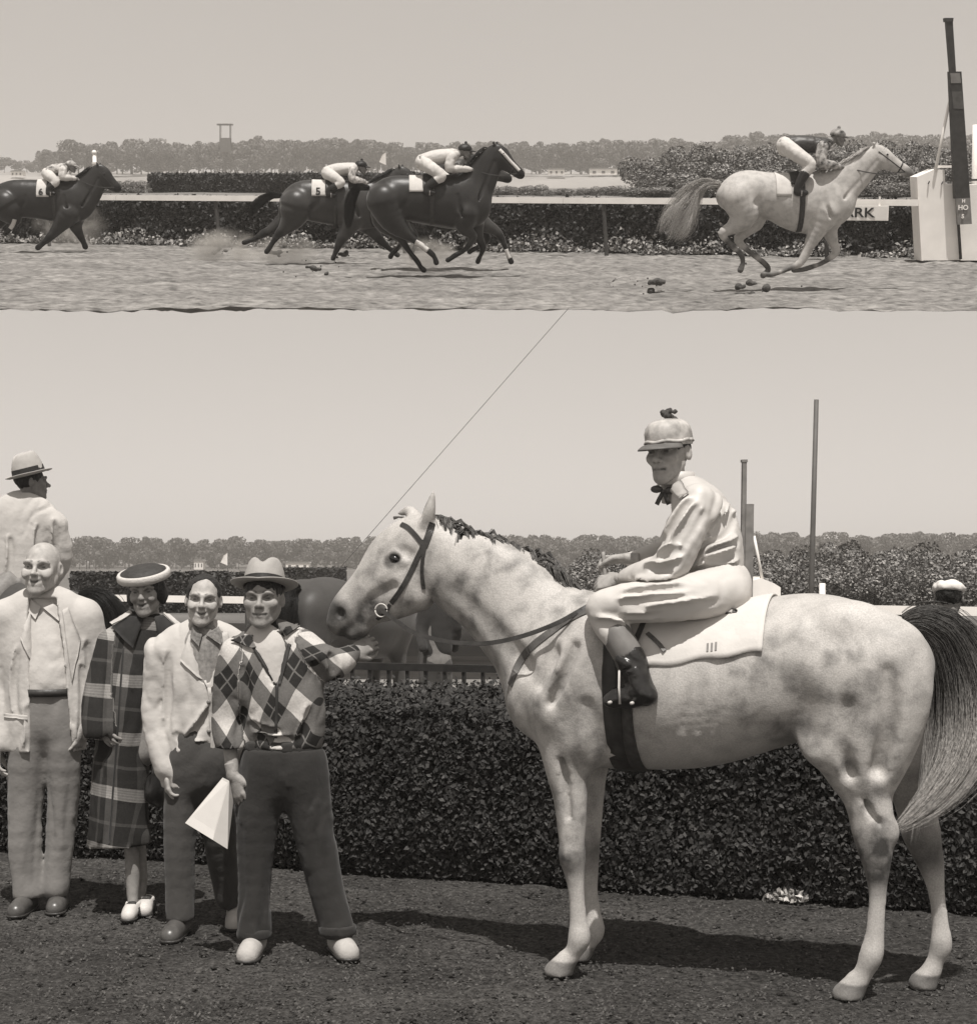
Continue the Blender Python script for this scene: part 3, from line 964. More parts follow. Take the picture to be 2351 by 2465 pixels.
def rotm(yaw=0, pitch=0, roll=0):
    """head turn: yaw to its left (+), pitch down (+), roll to its right (+); face looks along -y"""
    return Matrix.Rotation(yaw, 4, 'Z') @ Matrix.Rotation(pitch, 4, 'X') @ Matrix.Rotation(roll, 4, 'Y')

def make_head(c, R, size=1.0, smile=0.0, h=0.0042, neck=True, fat=1.0, nose=1.0, female=False):
    """returns verts, faces, dark attribute in the person's frame; head height 0.235*size"""
    s = SDF((-.11, -.15, -.20), (.11, .13, .14), h)
    s.ell((0, .014, .030), (.074, .093, .086), None, 0)
    s.ell((0, -.028, -.032), (.057 * fat, .062, .074), None, .035)
    for g in (1, -1):
        s.tube([(g * .054 * fat, .008, -.045, .016), (g * .045 * fat, -.022, -.074, .016), (g * .020, -.064, -.100, .016), (0, -.073, -.104, .018)], .022)
        s.ell((g * .045 * fat, -.062, -.022), (.022, .02, .02), None, .025)
        if smile: s.ell((g * .040 * fat, -.074, -.038), (.018, .016, .014), None, .02)
        s.ell((g * .033, -.090, .004), (.024, .023, .0145), None, .010, 'sub')
        s.ell((g * .032, -.070, .002), (.014, .0135, .010), None, .004)
        s.tube([(g * .014, -.089, .018, .009), (g * .034, -.089, .026, .0105), (g * .053, -.074, .019, .009)], .012)
        s.ell((g * .013 * nose, -.100, -.034), (.010, .011, .009), None, .008)
        s.ell((g * .077, .018, -.004), (.011, .019, .032), Matrix.Rotation(-g * .35, 4, 'Z') @ Matrix.Rotation(.15, 4, 'X'), .008)
        s.ell((g * .085, .012, .000), (.006, .010, .018), None, .006, 'sub')
    s.tube([(0, -.086, .018, .0085), (0, -.098, -.008, .0085), (0, -.117 * (.75 + .25 * nose), -.029, .0125 * (.4 + .6 * nose))], .011)
    for g in (1, -1): s.ell((g * .008, -.106, -.041), (.004, .006, .004), None, .003, 'sub')
    up = .008 * smile
    s.ell((0, -.074, -.066), (.032, .022, .026), None, .02)
    s.tube([(-.026, -.078, -.064 + up, .004), (-.010, -.094, -.060, .007), (0, -.096, -.061, .006), (.010, -.094, -.060, .007), (.026, -.078, -.064 + up, .004)], .006)
    s.tube([(-.022, -.078, -.070 + up, .004), (0, -.093, -.074, .008), (.022, -.078, -.070 + up, .004)], .006)
    s.tube([(-.028, -.084, -.066 + up, .0025 + .001 * smile), (-.014, -.099, -.0668 + up * .4, .0028 + .0042 * smile), (0, -.102, -.0675, .0028 + .0050 * smile), (.014, -.099, -.0668 + up * .4, .0028 + .0042 * smile), (.028, -.084, -.066 + up, .0025 + .001 * smile)], .004, op='sub')
    if smile:
        for g in (1, -1): s.tube([(g * .020, -.098, -.036, .004), (g * .034, -.083, -.054, .0055), (g * .037, -.072, -.072, .004)], .012, op='sub')
    if neck: s.tube([(0, .026, -.06, .047, 1.0), (0, .036, -.20, .054, 1.0)], .022)
    V, Fq = s.surface(1)
    d = near_pts(V, [(g * .032, -.088, .0) for g in (1, -1)] + [(g * .025, -.088, .0) for g in (1, -1)] + [(g * .039, -.085, .0) for g in (1, -1)], .004, .0105) * .85
    br = [(g * (.016 + .036 * t), -.094 + .014 * t, (.0245 + .002 * math.sin(t * 3))) for g in (1, -1) for t in np.linspace(0, 1, 8)]
    d = np.maximum(d, near_pts(V, br, .003, .009) * (.4 if female else .62))
    lips = [(x, -.096 + 14 * x * x, -.0668 + up * abs(x) / .026) for x in np.linspace(-.026, .026, 11)]
    d = np.maximum(d, near_pts(V, lips, .003, .011) * (.6 if female else .42))
    d = np.maximum(d, near_pts(V, lips, .0022, .0052) * .9)
    d = np.maximum(d, near_pts(V, [(g * .009, -.106, -.043) for g in (1, -1)], .003, .007) * .6)
    V = V * size
    return xform(V, Matrix.Translation(Vector(c)) @ R), Fq, d

def hair_cap(c, R, size=1.0, front=.055, low=-.03, puff=.008, side=.0, back=-.07, lobe=None):
    """hair over the skull; front = height of the hairline, low = down to at the temples"""
    s = SDF((-.12, -.13, -.14), (.12, .15, .15), .0055)
    s.ell((0, .016, .030), (.074 + puff, .093 + puff, .086 + puff), None, 0)
    if lobe: lobe(s)
    # face opening
    s.ell((0, -.10, front - .105), (.074 - side, .085 + max(0, front - .08) * .9, .105), None, .015, 'sub')
    s.half((0, -.02, low), (0, -.55, -1) if back < low else (0, 0, -1), .01)
    s.field(lambda P: fbm(P * np.array([1, 1, .5]), 60, 4, 3) * .0045)
    V, Fq = s.surface(1)
    return xform(V * size, Matrix.Translation(Vector(c)) @ R), Fq

def make_hand(w, fdir, back, size=1.0, curl=.5, thumb=1, spread=.10, h=.0042, tcurl=.4):
    """hand from wrist w; fdir = along the fingers, back = out of the back of the hand, thumb = +1/-1 side"""
    x = Vector(fdir).normalized(); z = Vector(back); z = (z - x * z.dot(x)).normalized(); y = z.cross(x)
    s = SDF((-.06, -.085, -.10), (.20, .085, .05), h)
    s.tube([(-.05, 0, 0, .024, 1.0), (0, 0, 0, .023, 1.1)], .01)
    s.tube([(.0, 0, 0, .017, 1.5), (.045, 0, 0, .0155, 2.5), (.085, 0, -.002, .013, 2.9)], .015)
    for i, (yy, ln, r) in enumerate(((.030, .070, .0092), (.010, .078, .0095), (-.011, .072, .0092), (-.030, .056, .0082))):
        p = np.array([.088 - (.006 if i in (0, 3) else 0), yy * thumb, -.001]); a = 0.12 + curl * .5
        yaw = spread * (1.2 - i) * .8 * thumb
        pts = [tuple(p) + (r * 1.08,)]
        for f, da in ((.45, curl * .9), (.32, curl * 1.0), (.23, curl * .7)):
            p = p + ln * f * np.array([math.cos(a) * math.cos(yaw), math.sin(yaw) * math.cos(a), -math.sin(a)])
            pts.append(tuple(p) + (r,)); a += da; r *= .92
        s.tube(pts, .006, n=10)
    t0 = np.array([.018, .026 * thumb, -.006])
    t1 = t0 + np.array([.034, .026 * thumb, -.012]); t2 = t1 + np.array([.032, .006 * thumb - tcurl * .01 * thumb, -.010 - tcurl * .02]); t3 = t2 + np.array([.022, -.004 * thumb - tcurl * .02 * thumb, -.008 - .01 * tcurl])
    s.tube([tuple(t0) + (.017,), tuple(t1) + (.0125,), tuple(t2) + (.0105,), tuple(t3) + (.008,)], .010)
    V, Fq = s.surface(1)
    M = Matrix(((x.x, y.x, z.x, w[0]), (x.y, y.y, z.y, w[1]), (x.z, y.z, z.z, w[2]), (0, 0, 0, 1)))
    return xform(V * size, M), Fq

def bbox(rows, pad=.05):
    A = np.array([r[:4] for r in rows], float); ra = np.array([r[3] * max(1, r[4] if len(r) > 4 else 1) for r in rows])
    return (A[:, :3] - ra[:, None]).min(0) - pad, (A[:, :3] + ra[:, None]).max(0) + pad

def garment(tubes, h=.009, k=.04, carve=None, cuts=(), wrinkle=0.0, fold_dir=((0, 0, 1), 9, 2), seed=1, axis=1, extra=None, smooth=1, ks=None, subs=(), lines=None, onto=None):
    """cloth shell: union of tubes, then cuts"""
    allr = [r for t in tubes for r in t]
    lo, hi = bbox(allr)
    s = SDF(lo, hi, h)
    for i, t in enumerate(tubes):
        s.tube(t, ks[i] if ks else k, axis=axis, inner=.006)
    if extra: extra(s)
    if wrinkle:
        fd, fa, fl = fold_dir
        d = np.array(fd, float); d /= np.linalg.norm(d)
        e1 = np.cross(d, (0.31, 0.87, 0.17)); e1 /= np.linalg.norm(e1); e2 = np.cross(d, e1)
        B = np.stack([d * fl, e1 * fa, e2 * fa], 1)
        def fold(P):
            Wp = np.stack([vnoise(P, 5, seed + 31), vnoise(P, 5, seed + 32), vnoise(P, 5, seed + 33)], 1)
            Q = P @ B + 0.55 * Wp
            a = np.abs(vnoise(Q, 1.0, seed)); b = np.abs(vnoise(Q * 2.1 + 3.1, 1.0, seed + 5))
            m = .25 + .75 * smooth01(vnoise(P, 3.5, seed + 40), -.3, .5)
            return wrinkle * m * (1.7 * np.exp(-(a / .15) ** 2) + .8 * np.exp(-(b / .2) ** 2) - .7 - .5 * vnoise(Q * .5, 1.0, seed + 60))
        s.field(fold)
    if lines:
        b_ = bvh_of(*s.surface(1))
        for pix, r, off, op in lines:
            pts = []
            for x, y in catmull(np.array(pix, float), len(pix) * 6):
                p, n_ = onto(b_, x, y)
                if p is not None: pts.append(np.array(p + n_ * off))
            for _ in range(14):
                pts = pts[:1] + [(pts[i - 1] + 2 * pts[i] + pts[i + 1]) / 4 for i in range(1, len(pts) - 1)] + pts[-1:]
            for i in range(len(pts) - 1):
                if np.linalg.norm(pts[i + 1] - pts[i]) > .06: continue
                f0, f1 = (math.sin(math.pi * (i + q + .35) / (len(pts) + .7)) for q in (0, 1))
                s.seg(pts[i], pts[i + 1], r * (.35 + .65 * f0), r * (.35 + .65 * f1), .024, op=op)
    for t in subs: s.tube(t, .012, op='sub')
    if carve:
        X, Y, Z = s.ax[0][:, None, None], s.ax[1][None, :, None], s.ax[2][None, None, :]
        s.F = np.maximum(s.F, -(carve(X, Y, Z))).astype(np.float32)
    for p, n in cuts: s.half(p, n)
    return s.surface(smooth)

def shoe(parent, heel, toe, name='shoe', m=None, r=.045, hgt=.075, two=None):
    """low shoe from heel to toe on the ground"""
    a = np.array(heel, float); b = np.array(toe, float)
    d = (b - a); L = np.linalg.norm(d[:2]); d /= np.linalg.norm(d)
    z0 = a[2]
    s = SDF(np.minimum(a, b) - .09, np.maximum(a, b) + np.array([.09, .09, .16]), .0065)
    up = np.array([0, 0, 1.0])
    s.tube([tuple(a + up * .035) + (r * .8,), tuple(a + d * L * .45 + up * .034) + (r * .92,), tuple(a + d * L * .8 + up * .028) + (r * .95,), tuple(b - d * .03 + up * .022) + (r * .72,)], .02)
    s.tube([tuple(a + d * .02 + up * .06) + (r * .8,), tuple(a + d * .04 + up * (hgt + .01)) + (r * .78,)], .03)
    s.tube([tuple(a + d * .05 + up * .06) + (r * .7,), tuple(a + d * L * .6 + up * .045) + (r * .62,)], .03)
    s.half((0, 0, z0 + .003), (0, 0, -1)); s.half((0, 0, z0 + hgt + .02), (0, 0, 1))
    V, Fq = s.surface(1)
    o = mesh_obj(name, V, Fq, m, parent, smooth=True)
    # sole
    sv = SDF(np.minimum(a, b) - .09, np.maximum(a, b) + np.array([.09, .09, .05]), .0065)
    sv.tube([tuple(a + up * .01) + (r * .9,), tuple(a + d * L * .45 + up * .01) + (r * .95,), tuple(a + d * L * .8 + up * .01) + (r * 1.05,), tuple(b - d * .03 + up * .01) + (r * .8,)], .01)
    sv.half((0, 0, z0 + .002), (0, 0, -1)); sv.half((0, 0, z0 + .016), (0, 0, 1))
    V2, F2 = sv.surface(0)
    mesh_obj('sole', V2, F2, LEATHER, o, smooth=True)
    return o

def quad_patch(bvh, fr_onto, c4, nu=8, nv=10, off=.006, thick=.006):
    """cloth piece over a surface, its four corners in pixels (a, b, c, d round the edge)"""
    rows = []
    for j in range(nv):
        t = j / (nv - 1)
        L = np.array(c4[0]) * (1 - t) + np.array(c4[3]) * t
        Rr = np.array(c4[1]) * (1 - t) + np.array(c4[2]) * t
        rows.append([fr_onto(*(L * (1 - u) + Rr * u)) for u in np.linspace(0, 1, nu)])
    V = []
    good = [(j, i) for j in range(nv) for i in range(nu) if rows[j][i][0] is not None]
    if not good: return np.zeros((0, 3)), np.zeros((0, 4), int)
    for j in range(nv):
        for i in range(nu):
            if rows[j][i][0] is None: rows[j][i] = min(((abs(a - j) + abs(b - i), rows[a][b]) for a, b in good), key=lambda q: q[0])[1]
    for lay in (off, off + thick):
        last = None
        for r in rows:
            for p, n in r:
                if p is None: p, n = last if last else (Vector((0, 0, 0)), Vector((0, -1, 0)))
                last = (p, n); V.append(tuple(p + n * lay))
    N = nu * nv; Fq = []
    for j in range(nv - 1):
        for i in range(nu - 1):
            a = j * nu + i
            Fq.append((a, a + nu, a + nu + 1, a + 1)); Fq.append((N + a, N + a + 1, N + a + nu + 1, N + a + nu))
    for j in range(nv - 1):
        for i in (0, nu - 1):
            a = j * nu + i; Fq.append((a, N + a, N + a + nu, a + nu))
    for i in range(nu - 1):
        for j in (0, nv - 1):
            a = j * nu + i; Fq.append((a, a + 1, N + a + 1, N + a))
    return np.array(V), np.array(Fq)

def limb_uv(V, tubes):
    """cloth coordinates in metres: across the limb and along it"""
    n = len(V); best = np.full(n, 9.0); pu = np.zeros(n); pv = np.zeros(n)
    for ti, t in enumerate(tubes):
        T = np.array([tuple(p)[:4] for p in t]); rt = [p[4] if len(p) > 4 else 1.0 for p in t]
        ax = T[-1, :3] - T[0, :3]; ax[1] = 0; ax /= np.linalg.norm(ax); pe = np.cross(ax, (0, 1, 0))
        for i in range(len(T) - 1):
            a, b = T[i, :3], T[i + 1, :3]; ab = b - a; l = np.linalg.norm(ab)
            tt = np.clip((V - a) @ ab / (l * l), 0, 1); q = V - a - tt[:, None] * ab
            q[:, 1] /= rt[i]
            d = np.linalg.norm(q, axis=1) - (T[i, 3] * (1 - tt) + T[i + 1, 3] * tt)
            m = d < best
            best[m] = d[m]; w = V - T[0, :3]
            pu[m] = (w @ pe + w[:, 1] * .45)[m]; pv[m] = (w @ ax)[m] + .05 * ti
    return pu, pv

def fold_lines(L, r=.010, dx=5, dy=6):
    """a ridge with a groove below it for each traced fold"""
    out = []
    for pl in L:
        out.append((pl, r, .000, 'add'))
        out.append(([(x + dx, y + dy) for x, y in pl], r * .95, .004, 'sub'))
    return out

class Stand:
    """a person's place in the winner's circle: root on the ground, frame parallel to the world"""
    def __init__(s, gx, gy, d=None):
        g = GB(gx, gy)
        s.d = g.y if d is None else d
        s.R = Vector((g.x, s.d, 0)) if d is None else Vector((PB(gx, HOR_B, d).x, d, 0))
        s.M = Matrix.Translation(s.R)
    def p(s, x, y, dy=0.0):
        return np.array(PB(x, y, s.d + dy) - s.R)
    def r(s, px): return px * s.d / F
    def row(s, x, y, rpx, dy=0.0, ratio=1.0):
        return tuple(s.p(x, y, dy)) + (s.r(rpx), ratio)
    def onto(s, b, x, y):
        a, bb = ray(x, y, PITCH_B)
        hit, n, _, _ = b.ray_cast(Vector((0, 0, CAM_Z)) - s.R, Vector((a, 1, bb)).normalized())
        return (hit, n) if hit is not None else (None, None)
    def caster(s, V, Fq, off=0.0):
        b = bvh_of(V, Fq); o = Vector((0, 0, CAM_Z)) - s.R
        def f(x, y):
            a, bb = ray(x, y, PITCH_B)
            hit, n, _, _ = b.ray_cast(o, Vector((a, 1, bb)).normalized())
            return (hit, n) if hit is not None else (None, None)
        return f

def fedora(parent, c, R, m_felt, m_band, rx=.088, ry=.104, ht=.105, brim=.065, dip=.012, pinch=True, band=.036):
    """felt hat: crown with crease, band and curled brim; c = centre of the head opening"""
    M = Matrix.Translation(Vector(c)) @ R
    n, V, Fq = 40, [], []
    prof = [(1.0, .0), (.985, .02), (.95, .045), (.87, .070), (.78, .092), (.66, .105), (.5, .107), (.3, .102), (.1, .099)]
    for q, z in prof:
        for k in range(n):
            a = 2 * math.pi * k / n
            x, y = q * rx * math.cos(a), q * ry * math.sin(a)
            zz = z / .105 * ht
            if pinch:
                zz -= .030 * math.exp(-(x / .028) ** 2) * smooth01(np.array(z), .05, .1) * (1 if y > -.07 else 1)
                fr_ = smooth01(np.array(-y), .03, .09) * smooth01(np.array(z), .03, .09)
                x *= 1 - .22 * fr_
                zz -= .010 * fr_ * 0
            V.append((x, y, zz + .008 * (-y / ry) * (z > .06)))
    for i in range(len(prof) - 1):
        for k in range(n): Fq.append((i * n + k, i * n + (k + 1) % n, (i + 1) * n + (k + 1) % n, (i + 1) * n + k))
    b0 = len(V); V.append((0, 0, ht * .91)); 
    Fq += [((len(prof) - 1) * n + k, (len(prof) - 1) * n + (k + 1) % n, b0) for k in range(n)]
    crown = mesh_obj('hat_crown', [M @ Vector(v) for v in V], Fq, m_felt, parent, smooth=True)
    V, Fq = [], []
    ringp = [(0.97, .004), (1.0, .001), (1.3, -.002), (1.6, .002), (1.62, .006), (1.58, .008), (1.3, .003), (1.0, .007)]
    for q, z in ringp:
        e = (q - 1) / .62
        for k in range(n):
            a = 2 * math.pi * k / n
            x = math.cos(a) * (rx + max(0, e) * brim); y = math.sin(a) * (ry + max(0, e) * brim)
            if q < 1: x, y = math.cos(a) * rx * .97, math.sin(a) * ry * .97
            front = -math.sin(a)
            V.append((x, y, z + max(0, e) * (.014 * abs(math.cos(a)) - dip * max(0, front) * 1.6 + .008 * max(0, -front))))
    for i in range(len(ringp) - 1):
        for k in range(n): Fq.append((i * n + k, i * n + (k + 1) % n, (i + 1) * n + (k + 1) % n, (i + 1) * n + k))
    mesh_obj('hat_brim', [M @ Vector(v) for v in V], Fq, m_felt, parent, smooth=True)
    mb = MB(); vs = []
    for z, q in ((.004, 1.012), (.004, 1.03), (band, 1.0 - (band - .036) * 1.2), (band, .975)):
        for k in range(n):
            a = 2 * math.pi * k / n; x, y = q * rx * math.cos(a), q * ry * math.sin(a)
            fr_ = smooth01(np.array(-y), .03, .09) * smooth01(np.array(z), .03, .09)
            vs.append(M @ Vector((x * (1 - .22 * fr_), y, z)))
    mb.add(vs, [(i * n + k, i * n + (k + 1) % n, ((i + 1) % 4) * n + (k + 1) % n, ((i + 1) % 4) * n + k) for i in range(4) for k in range(n)])
    mb.build('hat_band', m_band, parent, smooth=False)
    return crown
# ------------------------------------------------------------------ the jockey on the grey
def silk_mat(name, v, rough=.5):
    return mat(name, v, rough, .08, 6, .25, 18, .5, bdist=.012)
SKIN_J = skin_mat('jockey_skin', 0.29)
def winning_jockey():
    root0, fr, hbv, P = GREY
    N = lambda x, y, r, v, ratio=1.0: fr.row(x, y, r, v, None, ratio)
    root = thing('person', 'jockey in satin jacket, white breeches and pompom cap seated on the standing grey', 'person', fr.M)
    # --- head: face turned towards the camera side and down
    hc = P(1608, 1090, .03)
    # face direction: ahead (+x) and towards the camera (+y)
    yaw = math.radians(90 + 76)
    R = rotm(yaw, .03, -.04)
    hv, hf, hd = make_head(hc, R, 1.04, 0, fat=.94, nose=.85)
    # --- skeleton under the clothes, one surface with hands and head
    body = SDF(P(1800, 1700, -.4) - .15, P(1400, 1050, .4) + np.array([.15, .1, .15]), .014)
    lo = np.minimum(P(1800, 1700, -.4), P(1400, 1050, .45)) - .1; hi = np.maximum(P(1800, 1700, -.4), P(1400, 1050, .45)) + .1
    body = SDF(lo, hi, .014)
    body.tube([N(1735, 1410, 55, 0, 1.2), N(1705, 1300, 52, 0, 1.3), N(1670, 1215, 52, 0, 1.5)], .03)
    body.tube([N(1670, 1215, 25, 0), N(1632, 1160, 26, .02)], .03)
    for g in (1, -1):
        body.tube([N(1735, 1420, 40, g * .10), N(1600, 1445, 34, g * .26), N(1447, 1462, 28, g * .27), N(1500, 1560, 24, g * .30), N(1535, 1650, 18, g * .31)], .03)
    body.tube([N(1678, 1200, 26, .17), N(1615, 1365, 20, .25), N(1490, 1394, 15, .16)], .03)
    body.tube([N(1672, 1205, 26, -.17), N(1600, 1330, 20, -.24), N(1500, 1345, 15, -.10)], .03)
    bv_, bf_ = body.surface(1)
    w1 = P(1488, 1396, .15)
    h1v, h1f = make_hand(w1, Vector((.95, -.1, -.12)), Vector((.1, .75, .65)), .95, 1.05, -1, .05)
    w2 = P(1508, 1345, -.07)
    h2v, h2f = make_hand(w2, Vector((.95, .05, -.05)), Vector((.1, -.4, .9)), .95, 1.0, 1, .05)
    V, Fq = join_vf([(bv_, bf_), (hv, hf), (h1v, h1f), (h2v, h2f)])
    dark = np.zeros(len(V)); dark[len(bv_):len(bv_) + len(hv)] = hd
    mesh_obj('body', V, Fq, SKIN_J, root, smooth=True, attrs={'dark': dark})
    kv, kf = hair_cap(hc, R, 1.04, .06, -.045, .005)
    mesh_obj('hair', kv, kf, HAIR, root, smooth=True)
    # --- jacket
    JS = silk_mat('silver_satin', .44)
    fold = []
    folds = [((1700, 1300, .17), (1745, 1290, .15), (1775, 1262, .1)), ((1690, 1330, .18), (1740, 1325, .16), (1780, 1300, .1)),
             ((1705, 1250, .17), (1740, 1240, .16), (1765, 1220, .1)), ((1720, 1345, .17), (1755, 1350, .15), (1782, 1335, .1)),
             ((1655, 1225, .21), (1630, 1280, .235), (1600, 1330, .24)), ((1690, 1230, .20), (1665, 1300, .22), (1640, 1345, .235))]
    tubes = [[N(1726, 1388, 60, 0, 1.3), N(1718, 1352, 70, 0, 1.25), N(1706, 1290, 74, 0, 1.15), N(1688, 1236, 68, 0, 1.3), N(1668, 1200, 50, 0, 1.75)],
             [N(1660, 1180, 30, 0, 1.3), N(1640, 1160, 24, .01, 1.1)],
             [N(1680, 1205, 42, .15), N(1655, 1275, 43, .205), N(1624, 1345, 43, .235), N(1598, 1374, 42, .235), N(1556, 1386, 38, .215), N(1520, 1392, 27, .175), N(1502, 1394, 18, .16)],
             [N(1672, 1210, 40, -.15), N(1640, 1270, 38, -.21), N(1608, 1325, 32, -.22), N(1555, 1342, 26, -.15), N(1515, 1346, 18, -.09)]]
    jv, jf = garment(tubes, .0068, .035, wrinkle=.005, fold_dir=((-.5, 0, .85), 12, 2.6), seed=3, onto=fr.onto,
                     lines=fold_lines([[(1690, 1306), (1730, 1294), (1753, 1263), (1765, 1232)], [(1712, 1278), (1741, 1251), (1752, 1218)], [(1683, 1361), (1706, 1326), (1745, 1314), (1772, 1296)], [(1662, 1372), (1698, 1362), (1737, 1368), (1774, 1354)],
                                       [(1710, 1250), (1722, 1216), (1722, 1193)], [(1655, 1202), (1628, 1247), (1606, 1285)], [(1688, 1228), (1659, 1275), (1626, 1322)], [(1632, 1345), (1592, 1366), (1557, 1360)], [(1640, 1318), (1610, 1322), (1590, 1335)],
                                       [(1672, 1215), (1646, 1262), (1622, 1300)], [(1610, 1392), (1570, 1398), (1535, 1396)], [(1700, 1345), (1735, 1338), (1768, 1322)]], .011),
                     cuts=[(P(1720, 1402, 0), (0.02, 0, -1))])
    mesh_obj('jacket', jv, jf, JS, root, smooth=True)
    jb = bvh_of(jv, jf)
    for q in (((1612, 1178), (1640, 1160), (1660, 1188), (1640, 1204)),):
        v, f = quad_patch(None, lambda x, y: fr.onto(jb, x, y, 0), q, 6, 6, .006, .007); mesh_obj('collar_flap', v, f, JS, root, smooth=True)
    v, f = quad_patch(None, lambda x, y: fr.onto(jb, x, y, 0), ((1640, 1372), (1646, 1388), (1776, 1372), (1778, 1356)), 4, 4, .002, .004)
    # stand collar and bow at the throat
    cv = [P(1640, 1160, .0)]
    col = MB(); n = 18; vs = []
    ax = Vector(P(1630, 1150, .01)); 
    for z, q in ((-.03, .078), (.022, .066), (.024, .060), (-.03, .070)):
        for k in range(n):
            a = 2 * math.pi * k / n
            vs.append(ax + Vector((q * math.cos(a) - z * .25, q * .92 * math.sin(a), z)))
    col.add(vs, [(i * n + k, i * n + (k + 1) % n, ((i + 1) % 4) * n + (k + 1) % n, ((i + 1) % 4) * n + k) for i in range(4) for k in range(n)])
    col.build('collar', JS, root, smooth=True)
    bow = MB(); c = Vector(P(1597, 1182, .075))
    for dx, dz, r in ((.03, .008, .026), (-.028, .002, .026), (0, 0, .012)):
        bow.ball(c + Vector((dx, 0, dz)), (r, .012, r * .62), 10, 6)
    for dx in (.016, -.012): bow.strap([c, c + Vector((dx, .006, -.03)), c + Vector((dx * 1.8, .004, -.055))], .018, .004, Vector((0, 1, 0)))
    bow.build('neck_tie', mat('dark_silk', .05, .4, .3, 30), root, smooth=True)
    # cuffs
    for a, b, v0, r in (((1512, 1393), (1497, 1395), .16, 17), ((1517, 1346), (1505, 1346), -.085, 16)):
        MB().tube([P(*a, v0), P(*b, v0)], [fr.row(*a, r, v0)[3], fr.row(*b, r * .95, v0)[3]], 16).build('cuff', JS, root, smooth=True)
    # --- breeches
    BR = mat('white_breeches', .48, .8, .05, 10, .2, 30, .3)
    def legtubes(g):
        return [N(1742, 1425, 60, g * .09, 1.0), N(1690, 1432, 58, g * .18), N(1600, 1446, 50, g * .265), N(1500, 1452, 47, g * .285), N(1455, 1466, 44, g * .285), N(1470, 1505, 41, g * .295), N(1490, 1540, 34, g * .305)]
    bt = [[N(1745, 1405, 62, 0, 1.25), N(1740, 1440, 60, 0, 1.35)], legtubes(1), legtubes(-1)]
    def ex2(s):
        for x0, y0, x1, y1 in ((1540, 1418, 1660, 1410), (1520, 1432, 1640, 1440), (1530, 1470, 1650, 1462), (1560, 1484, 1680, 1470)):
            s.tube([tuple(P(x0, y0, .365)) + (.006,), tuple(P((x0 + x1) / 2, (y0 + y1) / 2 + 4, .36)) + (.008,), tuple(P(x1, y1, .31)) + (.006,)], .02, op='sub')
    v_, f_ = garment(bt, .0095, .05, wrinkle=.005, fold_dir=((1, 0, .1), 10, 2), seed=5, extra=ex2, onto=fr.onto, lines=fold_lines([[(1500, 1425), (1560, 1418), (1640, 1408)], [(1490, 1445), (1560, 1440), (1650, 1432)], [(1500, 1478), (1570, 1476), (1650, 1462)], [(1560, 1462), (1640, 1452), (1720, 1440)], [(1440, 1490), (1470, 1500), (1500, 1505)]], .007, 2, 7))
    mesh_obj('breeches', v_, f_, BR, root, smooth=True)
    # --- boots: pale top, dark leg, foot
    for g in (1, -1):
        tv, tf = garment([[N(1484, 1528, 37, g * .302), N(1505, 1565, 36, g * .308), N(1520, 1592, 35, g * .31)]], .0085, .02,
                         cuts=[(P(1484, 1528, 0), tuple(np.array([.55, 0, .85]))), (P(1521, 1594, 0), (-.5, 0, -.87))])
        bt_ = [[N(1514, 1585, 39, g * .31), N(1528, 1620, 36, g * .315), N(1540, 1655, 30, g * .32), N(1545, 1672, 30, g * .32)],
               [N(1556, 1676, 24, g * .32), N(1520, 1678, 25, g * .325), N(1480, 1682, 21, g * .33), N(1466, 1683, 15, g * .33)]]
        def ex3(s, g=g):
            for y in (1612, 1628, 1643):
                s.tube([tuple(P(1505, y, g * .36)) + (.006,), tuple(P(1530, y - 8, g * .385)) + (.008,), tuple(P(1560, y - 16, g * .36)) + (.006,)], .02, op='sub')
        cv_, cf_ = garment(bt_, .0085, .03, wrinkle=.008, fold_dir=((.7, 0, .5), 14, 4), seed=8, extra=ex3, cuts=[(P(1512, 1581, 0), (.5, 0, .87))])
        bo = mesh_obj('boot', cv_, cf_, mat('boot_leather', .018, .28, .3, 30, .3, 50, .5), root, smooth=True)
        mesh_obj('boot_top', tv, tf, mat('tan_boot_top', .15, .55, .15, 20), bo, smooth=True)
        st = thing('stirrup', 'steel stirrup iron on the near side of the standing grey' if g > 0 else 'steel stirrup iron hanging beyond the standing grey', 'stirrup', fr.M)
        c = Vector(P(1500, 1690, g * .325)); m_ = MB()
        m_.tube([c + Vector((-.045, -.05, 0)), c + Vector((-.045, .05, 0))], .007, 8)
        m_.tube([c + Vector((.045, -.05, 0)), c + Vector((.045, .05, 0))], .007, 8)
        m_.build('tread', METAL, st, smooth=True)
        a_ = MB()
        for yy in (-.055, .055):
            a_.tube([c + Vector((0, yy, -.004)), c + Vector((.004, yy * .95, .06)), c + Vector((.008, yy * .6, .12)), c + Vector((.01, 0, .15))], .005, 8)
        a_.build('arch', METAL, st, smooth=True)
        lt = MB(); top = c + Vector((.01, 0, .15))
        lt.strap([top, Vector(P(1515, 1600, g * .30)), Vector(P(1530, 1540, g * .28)), Vector(P(1560, 1470, g * .2))], .022, .004, Vector((0, g, .2)))
        lt.build('stirrup_leather', LEATHER, st)
    # --- cap
    capM = Matrix.Translation(Vector(hc)) @ R @ Matrix.Rotation(.05, 4, 'X')
    n, vs, fs = 32, [], []
    prof = [(1.0, .030), (1.03, .05), (1.02, .080), (.96, .104), (.82, .122), (.58, .134), (.28, .140), (.03, .142)]
    for q, z in prof:
        for k in range(n):
            a = 2 * math.pi * k / n
            wv = 1 + .020 * abs(math.sin(4 * a)) + .014 * math.sin(7 * a + z * 80)
            vs.append(capM @ Vector((.090 * q * wv * math.cos(a), .012 + .110 * q * wv * math.sin(a), z)))
